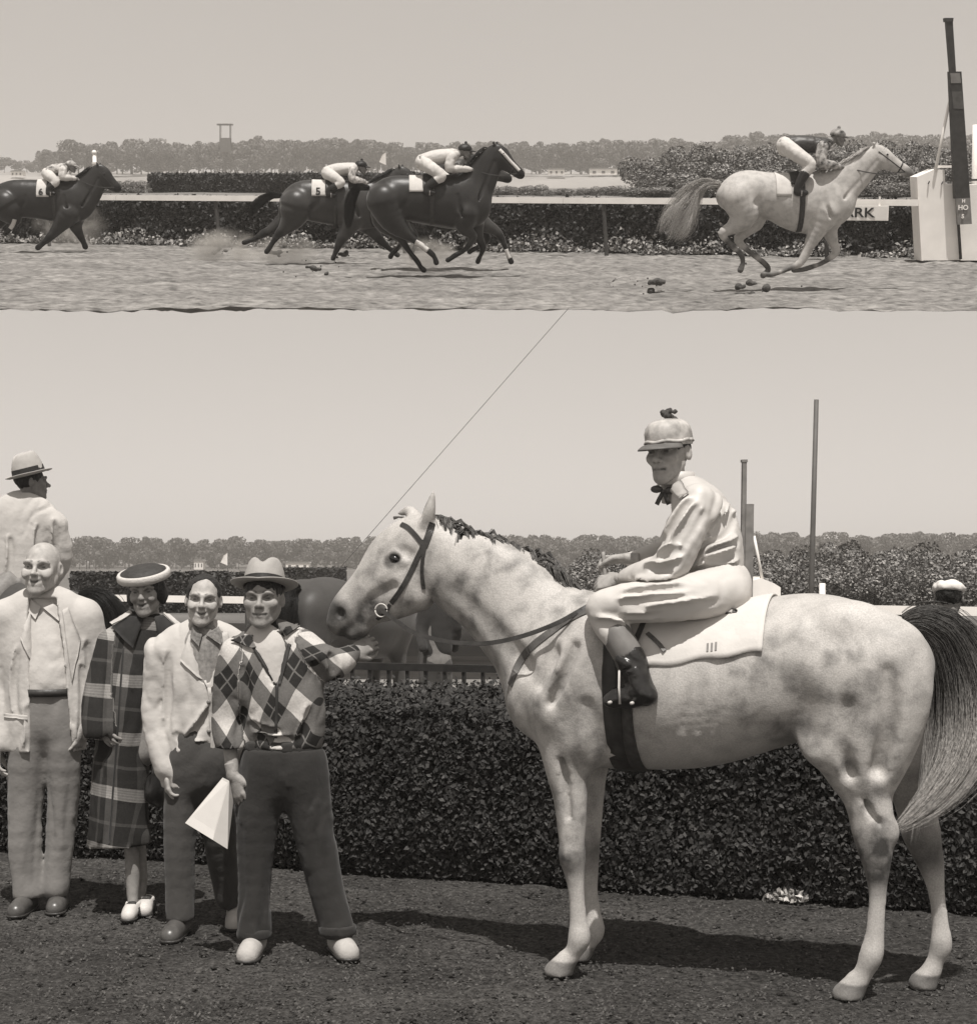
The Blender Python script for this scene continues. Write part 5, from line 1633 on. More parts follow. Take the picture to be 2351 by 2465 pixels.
# ---- man in the diamond-patterned jacket who holds the horse
def diamond_man():
    S = Stand(722, 2296)
    r = S.row
    hc = S.p(634, 1442, .0)
    R = rotm(-.04, -.05, .0)
    head = make_head(hc, R, 1.03, 0.0, fat=1.08, nose=.85)
    bones = [[r(680, 1850, 60, 0, .7), r(670, 1700, 58, 0, .7), r(645, 1570, 60, .02, .6)], [r(638, 1550, 28, .03), r(635, 1500, 29, .03)]]
    bones += [[r(630, 1850, 40), r(616, 2060, 28), r(612, 2240, 18)], [r(725, 1850, 40), r(762, 2060, 28), r(812, 2230, 18)]]
    bones += [[r(560, 1580, 26), r(548, 1720, 21, .03), r(560, 1862, 16, -.05)], [r(735, 1565, 26), r(800, 1600, 20, .0), r(845, 1572, 15, .06)]]
    hands = [make_hand(S.p(561, 1868, -.05), Vector((.28, -.1, -1)), Vector((-.55, -.8, 0)), 1.03, .55, 1, .12),
             make_hand(S.p(846, 1574, .06), Vector((.75, .2, .45)), Vector((.2, -.9, .3)), 1.0, .9, -1)]
    root = person('person', 'man in diamond-patterned zip jacket and fedora holding the grey horse by the chin', S, head, hands, bones, skin_mat('warm_skin', .25))
    kv, kf = hair_cap(hc, R, 1.03, .045, -.05, .006, .006)
    mesh_obj('hair', kv, kf, HAIR, root, smooth=True)
    hatc = Vector(hc) + R.to_3x3() @ Vector((0, .012, .052))
    fedora(root, hatc + Vector((0, .012, .0)), R @ Matrix.Rotation(-.22, 4, 'X'), FELT2, RIBBON, .092, .108, .120, .056, .004)
    sv, sf = garment([[r(665, 1650, 60, .0, .8), r(650, 1570, 60, .0, .72)], [r(640, 1545, 38, .02), r(636, 1520, 34, .025)]], .009, .03, seed=2)
    mesh_obj('shirt', sv, sf, SHIRT, root, smooth=True)
    AR = node_mat('diamond_knit', argyle)
    torso = [r(682, 1785, 92, .0, .66), r(684, 1740, 98, .0, .68), r(676, 1680, 98, .0, .66), r(662, 1620, 98, .01, .6), r(650, 1580, 90, .02, .52)]
    sh = [r(572, 1572, 34, .02), r(610, 1550, 30, .03), r(645, 1538, 30, .04), r(690, 1542, 30, .03), r(728, 1556, 34, .03)]
    al = [r(566, 1585, 38, .0), r(550, 1660, 40, .01), r(546, 1730, 38, .02), r(552, 1790, 34, -.02), r(558, 1835, 27, -.04), r(560, 1866, 23, -.05)]
    ar = [r(728, 1565, 38, .02), r(770, 1585, 38, .0), r(802, 1600, 36, .0), r(828, 1588, 30, .03), r(846, 1574, 23, .06)]
    car = vcarve(S, 0, 0, [(1500, 604, 672), (1530, 606, 688), (1560, 622, 690), (1600, 644, 684), (1645, 664, 672)], -.02)
    jv, jf = garment([torso, sh, al, ar], .009, .045, wrinkle=.008, fold_dir=((.7, 0, 1), 9, 2.4), seed=43, carve=car, onto=S.onto, lines=fold_lines([[(580, 1600), (590, 1660), (582, 1720)], [(600, 1735), (630, 1755), (665, 1758)], [(615, 1765), (650, 1780), (700, 1776)], [(740, 1700), (735, 1745), (720, 1775)], [(752, 1590), (765, 1610), (770, 1630)], [(790, 1570), (800, 1590), (796, 1615)]], .010), cuts=[(S.p(0, 1800), (0, 0, -1))])
    pu, pv = limb_uv(jv, [torso, al, ar])
    mesh_obj('jacket', jv, jf, AR, root, smooth=True, attrs={'pu': pu + .010 * fbm(jv, 5, 2, 2), 'pv': pv + .010 * fbm(jv, 5, 7, 2)})
    cj = S.caster(jv, jf)
    for q in (((612, 1528), (626, 1552), (612, 1562), (556, 1546)), ((668, 1518), (690, 1532), (742, 1500), (700, 1512))):
        v, f = quad_patch(None, cj, q, 8, 6, .010, .008); mesh_obj('jacket_collar', v, f, AR, root, smooth=True, attrs={'pu': v[:, 0], 'pv': v[:, 2]})
    for q in (((606, 1556), (616, 1552), (668, 1646), (660, 1650)), ((694, 1548), (702, 1552), (676, 1646), (670, 1646))):
        v, f = quad_patch(None, cj, q, 4, 14, .002, .006); mesh_obj('zip_edge', v, f, mat('dark_braid', .03, .7), root, smooth=True)
    v, f = quad_patch(None, cj, ((664, 1648), (671, 1648), (668, 1775), (661, 1775)), 3, 16, .001, .005); mesh_obj('zip', v, f, mat('dark_braid', .03, .7), root, smooth=True)
    # waistband and cuff
    v, f = garment([[r(682, 1812, 90, .0, .66), r(682, 1782, 92, .0, .66)]], .009, .02, wrinkle=.008, fold_dir=((0, 0, 1), 14, 3), seed=3, cuts=[(S.p(0, 1806), (0, 0, -1)), (S.p(0, 1780), (0, 0, 1))])
    mesh_obj('waistband', v, f, cloth_mat('dark_rib', .035), root, smooth=True)
    # trousers
    L1 = [r(636, 1840, 58, .0, .95), r(624, 1940, 53, .0, .95), r(616, 2040, 45, .0, .95), r(613, 2140, 38, .0, 1), r(612, 2220, 38, -.01), r(612, 2250, 38, -.015)]
    L2 = [r(726, 1840, 58, .0, .95), r(744, 1940, 52, .0, .95), r(764, 2040, 46, .0, .95), r(786, 2140, 41, .0, 1), r(806, 2215, 41, .0), r(812, 2240, 41, -.01)]
    v, f = garment([[r(682, 1806, 88, .0, .7), r(682, 1850, 92, .0, .72)], L1, L2], .0095, .04, wrinkle=.0075, fold_dir=((.10, 0, 1), 10, 1.2), seed=48, smooth=3, cuts=[(S.p(0, 1800), (0, 0, 1)), (S.p(0, 2256), (0, 0, -1))])
    mesh_obj('trousers', v, f, BROWNTR, root, smooth=True)
    for x, y, rr_ in ((612, 2242, 41), (811, 2234, 44)):
        v, f = garment([[r(x, y - 12, rr_, -.012), r(x, y + 16, rr_, -.012)]], .008, .02, wrinkle=.004, cuts=[(S.p(0, y - 10), (0, 0, 1)), (S.p(0, y + 14), (0, 0, -1))])
        mesh_obj('turn_up', v, f, BROWNTR, root, smooth=True)
    shoe(root, (S.p(614, 2290)[0], .06, 0), (S.p(606, 2290)[0], -.20, 0), 'shoe', SHOE_L, .05)
    shoe(root, (S.p(808, 2290)[0], .06, 0), (S.p(852, 2290)[0], -.15, 0), 'shoe', SHOE_L, .05)
    # folded paper in his hand
    pp = thing('paper', 'folded white paper sheet held down in the hand of the man in the diamond jacket', 'paper', S.M)
    A, B, C, D, E = S.p(536, 1872, -.06), S.p(446, 1981, -.10), S.p(513, 2022, -.16), S.p(548, 2044, -.13), S.p(562, 1930, -.05)
    T = S.p(552, 1880, -.10)
    def sheet(pl, nm, off):
        n = len(pl); vs = [Vector(q) for q in pl] + [Vector(q) + Vector((0, .004, 0)) for q in pl]
        fs = [tuple(range(n)), tuple(range(2 * n - 1, n - 1, -1))] + [(i, (i + 1) % n, (i + 1) % n + n, i + n) for i in range(n)]
        mesh_obj(nm, vs, fs, mat('paper_white', .5, .8, .03, 20), pp)
    sheet([A, B, C, T], 'front_leaf', 0); sheet([T, C, D, E], 'side_leaf', 0)
    # lead strap from his hand to the bit
    return S
diamond_man()

# ---- cap man behind the hedge
def cap_man():
    S = Stand(2278, 0, 10.6)
    r = S.row
    hc = S.p(2282, 1438, 0)
    R = rotm(math.radians(168), .05, 0)
    head = make_head(hc, R, 1.02, 0, h=.006)
    bones = [[r(2285, 1750, 44, 0, .7), r(2285, 1600, 42, 0, .7), r(2284, 1530, 40, 0, .6)]]
    for g in (-1, 1):
        bones += [[r(2285 + g * 20, 1760, 26), r(2285 + g * 24, 1890, 19), r(2285 + g * 24, 1990, 13)], [r(2285 + g * 62, 1540, 18), r(2285 + g * 76, 1650, 14), r(2285 + g * 70, 1740, 11, -.1)]]
    hands = [make_hand(S.p(2285 + g * 70, 1745, -.1), Vector((0, .2, -1)), Vector((g, 0, 0)), 1, .5, g, h=.007) for g in (-1, 1)]
    root = person('person', 'man in white flat cap and dark jacket seen from behind beyond the hedge', S, head, hands, bones, SKIN_TAN)
    kv, kf = hair_cap(hc, R, 1.02, .05, -.06, .005)
    mesh_obj('hair', kv, kf, HAIR, root, smooth=True)
    c = SDF((-.16, -.18, -.02), (.16, .16, .14), .006)
    c.ell((0, .012, .055), (.098, .122, .055), Matrix.Rotation(.1, 4, 'X'), 0); c.ell((0, -.11, .04), (.07, .06, .015), None, .03); c.half((0, 0, .028), (0, 0.12, -1))
    c.field(lambda Q: fbm(Q, 22, 4, 2) * .006)
    v, f = c.surface(1)
    mesh_obj('cap', xform(v, Matrix.Translation(Vector(hc)) @ R), f, cloth_mat('white_cap', .6), root, smooth=True)
    v, f = garment([[r(2285, 1690, 60, 0, .65), r(2285, 1600, 60, 0, .62), r(2284, 1545, 60, 0, .5)], [r(2225, 1530, 22), r(2284, 1508, 20), r(2343, 1530, 22)]] +
                   [[r(2285 + g * 62, 1540, 25), r(2285 + g * 78, 1650, 23), r(2285 + g * 70, 1738, 18, -.1)] for g in (-1, 1)], .012, .04, wrinkle=.012)
    mesh_obj('jacket', v, f, cloth_mat('dark_jacket', .03), root, smooth=True)
    v, f = garment([[r(2285, 1680, 50, 0, .7), r(2285, 1740, 52, 0, .7)]] + [[r(2285 + g * 22, 1750, 30), r(2285 + g * 24, 1880, 25), r(2285 + g * 24, 1985, 21)] for g in (-1, 1)], .013, .03, wrinkle=.012)
    mesh_obj('trousers', v, f, DARKTR, root, smooth=True)
    for g in (-1, 1): shoe(root, (g * .062, -.05, 0), (g * .07, .2, 0), 'shoe', SHOE_D, .045)
cap_man()
# ------------------------------------------------------------------ the race: galloping horses and their jockeys
def text_mesh(body, size, depth=.004, bold=0.0):
    cu = bpy.data.curves.new('lettering', 'FONT')
    cu.body = body; cu.size = size; cu.extrude = depth; cu.offset = bold
    cu.align_x = 'CENTER'; cu.align_y = 'CENTER'
    o = bpy.data.objects.new('lettering_tmp', cu); COL.objects.link(o)
    dg = bpy.context.evaluated_depsgraph_get()
    me = bpy.data.meshes.new_from_object(o.evaluated_get(dg))
    bpy.data.objects.remove(o); bpy.data.curves.remove(cu)
    return me

BAY = coat_mat('bay_coat', .045, .009, .4, 9, .3, .36)
CHEST = coat_mat('dark_bay_coat', .030, .007, .4, 9, .3, .36)
GREY2 = coat_mat('pale_grey_coat', .46, .07, .5, 11, .15, .6)
DARKHAIR = mat('dark_horse_hair', .015, .5, .4, 60)
BOOT = mat('race_boot', .02, .35, .2, 30)
RSILK_D = mat('dark_race_silk', .05, .45, .4, 30, .2, 20)
RSILK_W = mat('white_race_silk', .48, .6, .06, 20, .2, 20)
RBREECH = mat('race_breeches', .5, .7, .05, 12, .25, 14, bdist=.02)
INK = mat('black_ink', .02, .7, .1)
NUMCLOTH = mat('number_cloth', .5, .85, .06, 10, .3, 14, bdist=.02)

def race_horse(name, label, gx, gy, trunk, neck, head, legs, coat, hair, tail, ears, darkpts=(), palepts=(), heading=(1, .04), socks=()):
    g = GA(gx, gy)
    fr = Frame(g, heading, A=True)
    rows = [(v0, v1, [(q[0], q[1], q[2] * (1 - .30 * min(1, max(0, (i - 1) / 3)))) for i, q in enumerate(r)]) for v0, v1, r in legs]
    P = lambda x, y, v=0: fr.hp(x, y, v)[0]
    er = [(P(b[0], b[1], sg * .05), P(t[0], t[1], sg * .055), .024) for (b, t, sg) in ears]
    def extra(s, T, Nn, Hd, Lg):
        for sg in (1, -1):
            t1 = T[1]; s.ell((t1[0] + .02, sg * .15, t1[2] + .02), (.16, .10, .17), None, .06)
            q = T[-2]; s.ell((q[0], sg * .15, q[2] - .02), (.13, .07, .19), None, .06)
            # seams: shoulder, elbow, flank, thigh, jugular
            a_, b_ = T[-2], T[1]
            s.tube([(a_[0] - .12, sg * .27, a_[2] + .16, .02), (a_[0] - .10, sg * .285, a_[2], .03), (a_[0] - .04, sg * .25, a_[2] - .18, .03)], .04, op='sub')
            s.tube([(b_[0] + .26, sg * .31, b_[2] + .06, .03), (b_[0] + .24, sg * .32, b_[2] - .06, .05), (b_[0] + .16, sg * .27, b_[2] - .16, .04)], .05, op='sub')
            s.tube([(b_[0] - .08, sg * .275, b_[2] + .02, .015), (b_[0] - .06, sg * .265, b_[2] - .14, .02), (b_[0] - .05, sg * .22, b_[2] - .26, .015)], .03, op='sub')
            n0, n1 = Nn[0], Nn[-1]
            s.tube([(n0[0] + .02, sg * .095, n0[2] - .05, .02), ((n0[0] + n1[0]) / 2 + .09, sg * .125, (n0[2] + n1[2]) / 2 - .09, .028), (n1[0] + .15, sg * .17, n1[2] - .10, .025)], .03, op='sub')
            e = Hd[1]; s.ell((e[0] + .05, sg * .082, e[2] + .055), (.022, .012, .016), None, .012)
    s, T, Nn, Hd, Lg = horse_sdf(fr, trunk, neck, head, rows, .0150, k=.7, ears=er, extra=extra, floor=False)
    V, Fq = s.surface(1)
    root = thing('race_horse', label, 'horse', fr.M)
    dk = np.zeros(len(V))
    for l in Lg:
        pts = [q[:3] for q in l[-4:]]
        dk = np.maximum(dk, near_pts(V, pts, .06, .16) * .8)
    dk = np.maximum(dk, near_pts(V, [Hd[-1][:3]], .05, .13) * .75)
    for x, y, v, r in darkpts: dk = np.maximum(dk, near_pts(V, [P(x, y, v)], r * .4, r))
    mott = np.full(len(V), .6)
    mats = coat
    o = mesh_obj('body', V, Fq, mats, root, smooth=True, attrs={'dark': dk, 'mottle': mott})
    # white marks: thin shells over blaze and socks, real markings of the coat
    bv = bvh_of(V, Fq)
    for pix, w in palepts:
        pts, ns = [], []
        for x, y in catmull(np.array(pix, float), len(pix) * 4):
            p, n = fr.onto(bv, x, y, .003)
            if p is not None: pts.append(p); ns.append(n)
        if len(pts) > 2: MB().strap(pts, w, .004, ns).build('white_marking', mat('white_hair', .5, .8, .1, 40), root, smooth=True)
    for sg in (1, -1):
        e = MB(); c = np.array(Hd[1][:3]) + np.array([.055, sg * .086, .055]); e.ball(c, (.018, .012, .015), 8, 6); e.build('eye', EYE, root, smooth=True)
    tv, tf = strands([P(x, y, v) for x, y, v in tail[0]], tail[1], 900, .0022, 31, .7, 12)
    mesh_obj('tail', tv, tf, hair, root, smooth=True)
    # mane
    mv = []
    top = [np.array([q[0] - .45 * q[3], 0, q[2] + .86 * q[3]]) for q in Nn]
    cc = catmull(top, 22)
    rg = np.random.default_rng(3)
    for i in range(22):
        p = cc[i]; L = .10 + .06 * rg.random()
        mv.append(strands([p, p + np.array([-.05, -.03, .02]), p + np.array([-.11, -.07, -.02]), p + np.array([-.12 - L * .5, -.09, -.08])], [.012, .02, .02, .01], 32, .004, 60 + i, .5, 6))
    v, f = join_vf(mv); mesh_obj('mane', v, f, hair, root, smooth=True)
    return root, fr, bv, P, T, Hd

def race_tack(H, cloth_box, who, digit=None, girth_px=None, hand=None):
    root, fr, bv, P, T, Hd = H
    x0, x1, yb = cloth_box
    us = np.linspace(P(x0, yb, -.28)[0], P(x1, yb, -.28)[0], 12)
    zb = P((x0 + x1) / 2, yb, -.28)[2]
    az = float(np.mean([t[2] for t in T]))
    c = thing('saddle_cloth', 'white number cloth on ' + who, 'saddle cloth', fr.M)
    v, f = wrap_cloth(bv, lambda u: az, us, lambda u: zb, lambda u: zb, .008, 20, .006)
    v = v + (fbm(v, 8, 5, 2) * .010)[:, None] * np.array([0, -1, .3])
    mesh_obj('cloth', v, f, NUMCLOTH, c, smooth=True)
    if digit:
        cb = bvh_of(v, f); p, n = fr.onto(cb, digit[1], digit[2], .012)
        if p is not None:
            me = text_mesh(digit[0], .20, .002, .006); me.materials.append(INK)
            o = bpy.data.objects.new('digit', me); COL.objects.link(o); o.parent = c
            n = Vector((0, -1, .25)).normalized(); xx = Vector((1, 0, 0)); zz = n; yy = zz.cross(xx)
            o.matrix_local = Matrix(((xx.x, yy.x, zz.x, p.x), (xx.y, yy.y, zz.y, p.y - .012), (xx.z, yy.z, zz.z, p.z), (0, 0, 0, 1)))
    s = thing('saddle', 'small racing saddle with girth on ' + who, 'saddle', fr.M)
    us = np.linspace(P(x1 - (x1 - x0) * .12, yb, -.2)[0], P(x1 + (x1 - x0) * .55, yb, -.2)[0], 8)
    v, f = wrap_cloth(bv, lambda u: az, us, lambda u: az + .22, lambda u: az + .22, .018, 14, .016)
    mesh_obj('seat', v, f, LEATHER, s, smooth=True)
    u0 = P(girth_px or (x1 + 12), yb, -.25)[0]; pts, ns = [], []
    for i in range(33):
        th = -math.pi + 2 * math.pi * i / 32 * .999; dd = Vector((0, math.sin(th), math.cos(th))); hit, n_, _, _ = bv.ray_cast(Vector((u0, 0, az)) + dd * 1.1, -dd)
        if hit is None: continue
        tr = min(T, key=lambda t: abs(t[0] - u0)); lim = 1.12 * math.hypot(tr[3] * tr[4] * math.sin(th), tr[3] * math.cos(th))
        o_ = Vector((u0, 0, tr[2])); off = hit - o_
        if off.length > lim: hit = o_ + off.normalized() * lim
        pts.append(hit + n_ * .006); ns.append(Vector((0, math.sin(th), math.cos(th))))
    MB().strap(pts, .08, .008, ns).build('girth', LEATHER, s, smooth=True)
    # bridle and reins
    b = thing('bridle', 'dark racing bridle and reins on ' + who, 'bridle', fr.M)
    def hring(i, f, nm, w=.022):
        a, q = np.array(Hd[i]), np.array(Hd[i + 1]); c_ = a * (1 - f) + q * f
        ax = Vector((q - a)[:3]).normalized(); e1 = Vector((0, 1, 0)); e2 = ax.cross(e1)
        pts, ns = [], []
        for k in range(17):
            th = 2 * math.pi * k / 16; d = e1 * math.cos(th) * c_[3] * c_[4] + e2 * math.sin(th) * c_[3]
            pts.append(Vector(c_[:3]) + d * 1.06); ns.append(d.normalized())
        MB().strap(pts, w, .006, ns).build(nm, LEATHER, b, smooth=True)
    hring(0, .3, 'crown_strap'); hring(len(Hd) // 2, .2, 'nose_band')
    m, po = np.array(Hd[-2]), np.array(Hd[0])
    for sg in (1, -1):
        a = Vector((m[0] - .02, sg * (m[3] * m[4] + .006), m[2] - .02)); e = Vector((po[0], sg * (po[3] * po[4] + .012), po[2] + .03))
        MB().strap([a, (a + e) / 2 + Vector((0, sg * .02, 0)), e], .016, .005, Vector((0, sg, 0))).build('cheek_strap', LEATHER, b)
        if hand is not None:
            hd = Vector(hand); mid = (a + hd) / 2 + Vector((0, sg * .12, -.06)); mid.y = sg * .15
            MB().strap([Vector(q) for q in catmull([tuple(a), tuple(mid), (hd.x, sg * .05, hd.z)], 10)], .016, .004, Vector((0, sg, .2))).build('rein', LEATHER, b)

def race_jockey(H, label, J, silk, sleeve, capm, pom=True):
    root, fr, bv, P, T, Hd = H
    N = lambda q, r, v, ratio=1.0: fr.row(q[0], q[1], r, v, None, ratio)
    kk = J.get('k', 1.0)
    r = thing('person', label, 'person', fr.M)
    hip, sho, head, knee, foot, hand, elb = (J[k] for k in ('hip', 'sho', 'head', 'knee', 'foot', 'hand', 'elb'))
    ank = J.get('ank', (foot[0] - 2, foot[1] - 12 * kk))
    # body
    hc = P(head[0], head[1] + 2 * kk, 0)
    R = rotm(math.radians(90), .45 if J.get('down') else .12, 0)
    hv, hf, hd = make_head(hc, R, 1.0, 0, h=.0085, neck=False)
    lim = []
    lim.append([N(hip, 15 * kk, 0, 1.2), N(((hip[0] + sho[0]) / 2, (hip[1] + sho[1]) / 2 - 3 * kk), 14 * kk, 0, 1.3), N(sho, 13 * kk, 0, 1.5), N(((sho[0] + head[0]) / 2, (sho[1] + head[1]) / 2), 9 * kk, 0), N(head, 8 * kk, 0)])
    for g in (1, -1):
        lim.append([N(hip, 12 * kk, g * .10), N(knee, 9 * kk, g * .25), N(ank, 6 * kk, g * .27)])
        lim.append([N((sho[0], sho[1] + 3), 8 * kk, g * .16), N(elb, 6 * kk, g * .2), N(hand, 4 * kk, g * .07)])
    bvx, bfx = under_body(None, lim)
    hands = [make_hand(P(hand[0] - 3, hand[1], g * .07), Vector((.9, -g * .2, -.15)), Vector((0, g * .8, .6)), 1.0, 1.0, -g if g < 0 else -g, h=.008) for g in (1, -1)]
    V, Fq = join_vf([(bvx, bfx), (hv, hf)] + hands)
    dk = np.zeros(len(V)); dk[len(bvx):len(bvx) + len(hv)] = hd
    mesh_obj('body', V, Fq, SKIN_TAN, r, smooth=True, attrs={'dark': dk})
    m1 = ((hip[0] * .5 + sho[0] * .5), (hip[1] * .5 + sho[1] * .5) - 2 * kk)
    v, f = garment([[N((hip[0] + 6 * kk, hip[1] - 1), 17 * kk, 0, 1.25), N(m1, 18 * kk, 0, 1.3), N(sho, 16 * kk, 0, 1.6)], [N(sho, 12 * kk, 0, 1.5), N(((sho[0] * .6 + head[0] * .4), sho[1] * .6 + head[1] * .4), 9 * kk, 0, 1.2)]], .014, .04, wrinkle=.010, fold_dir=((1, 0, .3), 9, 3), seed=4)
    mesh_obj('silks', v, f, silk, r, smooth=True)
    for g in (1, -1):
        sl = garment([[N((sho[0], sho[1] + 4 * kk), 12 * kk, g * .17), N(elb, 11 * kk, g * .21), N(((elb[0] + hand[0]) / 2, (elb[1] + hand[1]) / 2), 8.5 * kk, g * .15), N((hand[0] - 6 * kk, hand[1]), 6 * kk, g * .08)]], .014, .03, wrinkle=.012, seed=6 + g)
        mesh_obj('sleeve', sl[0], sl[1], sleeve, r, smooth=True)
    bt = [[N((hip[0] + 1, hip[1] + 2), 18 * kk, 0, 1.25), N((hip[0] + 3, hip[1] + 8 * kk), 17 * kk, 0, 1.2)]]
    for g in (1, -1):
        bt.append([N((hip[0] + 2, hip[1] + 4), 16 * kk, g * .10), N(((hip[0] + knee[0]) / 2, (hip[1] + knee[1]) / 2), 15 * kk, g * .22), N(knee, 12.5 * kk, g * .27), N(((knee[0] * .62 + ank[0] * .38), knee[1] * .62 + ank[1] * .38), 10.5 * kk, g * .285)])
    v, f = garment(bt, .014, .04, wrinkle=.010, seed=9)
    mesh_obj('breeches', v, f, RBREECH, r, smooth=True)
    for g in (1, -1):
        a = (knee[0] * .55 + ank[0] * .45, knee[1] * .55 + ank[1] * .45)
        v, f = garment([[N(a, 10.5 * kk, g * .288), N(ank, 8.5 * kk, g * .295), N((ank[0] + (foot[0] - ank[0]) * .3, foot[1]), 8 * kk, g * .30)], [N((ank[0] - 2 * kk, foot[1]), 7 * kk, g * .30), N((foot[0] + 14 * kk, foot[1] + 2 * kk), 5.5 * kk, g * .30)]], .012, .025, wrinkle=.008, seed=2)
        mesh_obj('boot', v, f, BOOT, r, smooth=True)
    # cap with visor
    cM = Matrix.Translation(Vector(hc)) @ R
    s = SDF((-.14, -.22, -.03), (.14, .17, .22), .009)
    s.ell((0, .012, .055), (.096, .118, .085), None, 0); s.half((0, 0, .02), (0, 0, -1)); s.ell((0, -.12, .028), (.075, .075, .012), None, .015)
    s.field(lambda Q: fbm(Q, 14, 3, 2) * .006)
    if pom: s.ell((0, .01, .155), (.026, .026, .026), None, .01)
    v, f = s.surface(1)
    mesh_obj('cap', xform(v, cM), f, capm, r, smooth=True)
    # stirrups
    for g in (1, -1):
        st = thing('stirrup', ('near-side ' if g < 0 else 'far-side ') + J['st'], 'stirrup', fr.M, group='stirrups of the racing saddles')
        c = Vector(P(foot[0] + 4 * kk, foot[1] + 8 * kk, g * .30)); mb = MB()
        mb.tube([c + Vector((0, -.05, 0)), c + Vector((0, .05, 0)), c + Vector((0, .045, .07)), c + Vector((0, 0, .12)), c + Vector((0, -.045, .07)), c + Vector((0, -.05, 0))], .007, 6)
        mb.build('iron', METAL, st, smooth=True)
        MB().strap([c + Vector((0, 0, .12)), Vector(P(foot[0] + 2, (foot[1] + hip[1]) / 2 + 20 * kk, g * .27))], .02, .005, Vector((0, g, 0))).build('leather', LEATHER, st)
    return r

# lead grey
H1 = race_horse('race_horse', 'pale grey racehorse galloping alone in front with its tail streaming', 1860, 695,
    [(1757, 472, 34, .19), (1788, 463, 49, .25), (1830, 465, 49, .26), (1876, 477, 56, .27), (1920, 487, 67, .28), (1960, 490, 69, .27), (1995, 490, 56, .22), (2022, 494, 32, .15)],
    [(2104, 378, 24, .075), (2078, 402, 31, .085), (2045, 430, 40, .11), (2002, 460, 52, .16)],
    [(2110, 370, 21, .07), (2122, 381, 24, .085), (2141, 391, 18, .062), (2161, 402, 14, .05), (2178, 411, 12, .05), (2186, 416, 10, .045)],
    [(-.12, -.13, [(1775, 475, 42), (1790, 515, 34), (1765, 545, 20), (1738, 562, 13), (1757, 588, 9), (1782, 612, 10), (1787, 632, 8), (1781, 650, 11)]),
     (.12, .13, [(1800, 480, 38), (1815, 525, 28), (1795, 555, 17), (1776, 578, 13), (1805, 608, 9), (1840, 635, 10), (1848, 650, 9), (1836, 663, 11)]),
     (-.12, -.13, [(1985, 510, 34), (1965, 555, 22), (1945, 595, 14), (1925, 632, 12), (1895, 648, 8), (1860, 660, 9), (1845, 661, 8), (1838, 660, 10)]),
     (.12, .13, [(2000, 520, 30), (1995, 550, 20), (2005, 585, 13), (2010, 608, 12), (1980, 632, 8), (1945, 645, 9), (1925, 650, 8), (1910, 650, 10)])],
    GREY2, mat('grey_race_hair', .42, .5, .5, 60), ([(1733, 444, 0), (1700, 440, 0), (1668, 462, 0), (1648, 500, 0), (1625, 540, -.02), (1606, 572, -.03)], [.03, .06, .12, .19, .24, .16]),
    [((2104, 353), (2100, 336), -1), ((2108, 352), (2112, 340), 1)])
h1hand = H1[3](2028, 402, 0)
race_tack(H1, (1868, 1905, 472), 'the galloping grey', None, 1930, h1hand)
race_jockey(H1, 'jockey crouched in dark silks and spotted cap on the leading grey', dict(hip=(1888, 348), sho=(1978, 350), head=(2016, 330), knee=(1948, 396), foot=(1922, 462), hand=(2028, 402), elb=(1975, 392), ank=(1920, 448), k=1.15, st='stirrup iron under the jockey in spotted cap on the leading grey'), RSILK_D, mat('spotted_silk', .25, .5, .9, 16), mat('spotted_cap', .16, .6, .9, 14))

# dark horse with a white face
H2 = race_horse('race_horse', 'dark racehorse with white blaze galloping second, its head raised high', 1020, 664,
    [(918, 480, 35, .19), (945, 475, 48, .25), (990, 478, 52, .27), (1040, 482, 56, .28), (1085, 484, 60, .27), (1118, 492, 57, .24), (1140, 502, 38, .17)],
    [(1186, 380, 26, .075), (1170, 404, 32, .085), (1150, 440, 40, .11), (1122, 478, 50, .16)],
    [(1194, 368, 21, .07), (1203, 378, 24, .085), (1218, 392, 18, .062), (1232, 404, 14, .05), (1246, 415, 12, .05), (1253, 421, 10, .045)],
    [(-.12, -.13, [(925, 485, 42), (945, 530, 30), (975, 560, 18), (990, 572, 13), (1012, 590, 9), (1038, 610, 10), (1046, 620, 8), (1050, 632, 10)]),
     (.12, .13, [(930, 490, 38), (925, 530, 28), (950, 560, 16), (965, 575, 13), (985, 605, 9), (1005, 630, 9), (1012, 642, 8), (1020, 650, 10)]),
     (-.12, -.13, [(1120, 515, 32), (1118, 545, 20), (1130, 560, 14), (1138, 572, 12), (1120, 600, 8), (1095, 615, 9), (1085, 622, 8), (1078, 626, 9)]),
     (.12, .13, [(1140, 520, 28), (1146, 555, 17), (1156, 580, 11), (1162, 596, 10), (1158, 612, 7), (1153, 622, 8), (1150, 630, 9)])],
    CHEST, DARKHAIR, ([(888, 452, 0), (862, 450, .02), (845, 480, .05), (840, 520, .05), (838, 550, .05)], [.03, .05, .07, .07, .03]),
    [((1190, 350), (1186, 336), -1), ((1195, 350), (1197, 337), 1)], palepts=[([(1202, 360), (1214, 372), (1228, 388), (1242, 402), (1250, 411)], .055), ([(1000, 582), (1014, 590), (1030, 603)], .09)])
h2hand = H2[3](1137, 408, 0)
race_tack(H2, (985, 1022, 462), 'the dark horse with the white blaze', None, 1040, h2hand)
race_jockey(H2, 'jockey crouched in white silks on the dark horse with white blaze', dict(hip=(1016, 388), sho=(1088, 374), head=(1120, 364), knee=(1062, 424), foot=(1030, 462), hand=(1137, 408), elb=(1082, 404), k=1.0, st='stirrup iron under the jockey in white silks on the blazed horse'), RSILK_W, RSILK_W, mat('black_cap', .02, .5))

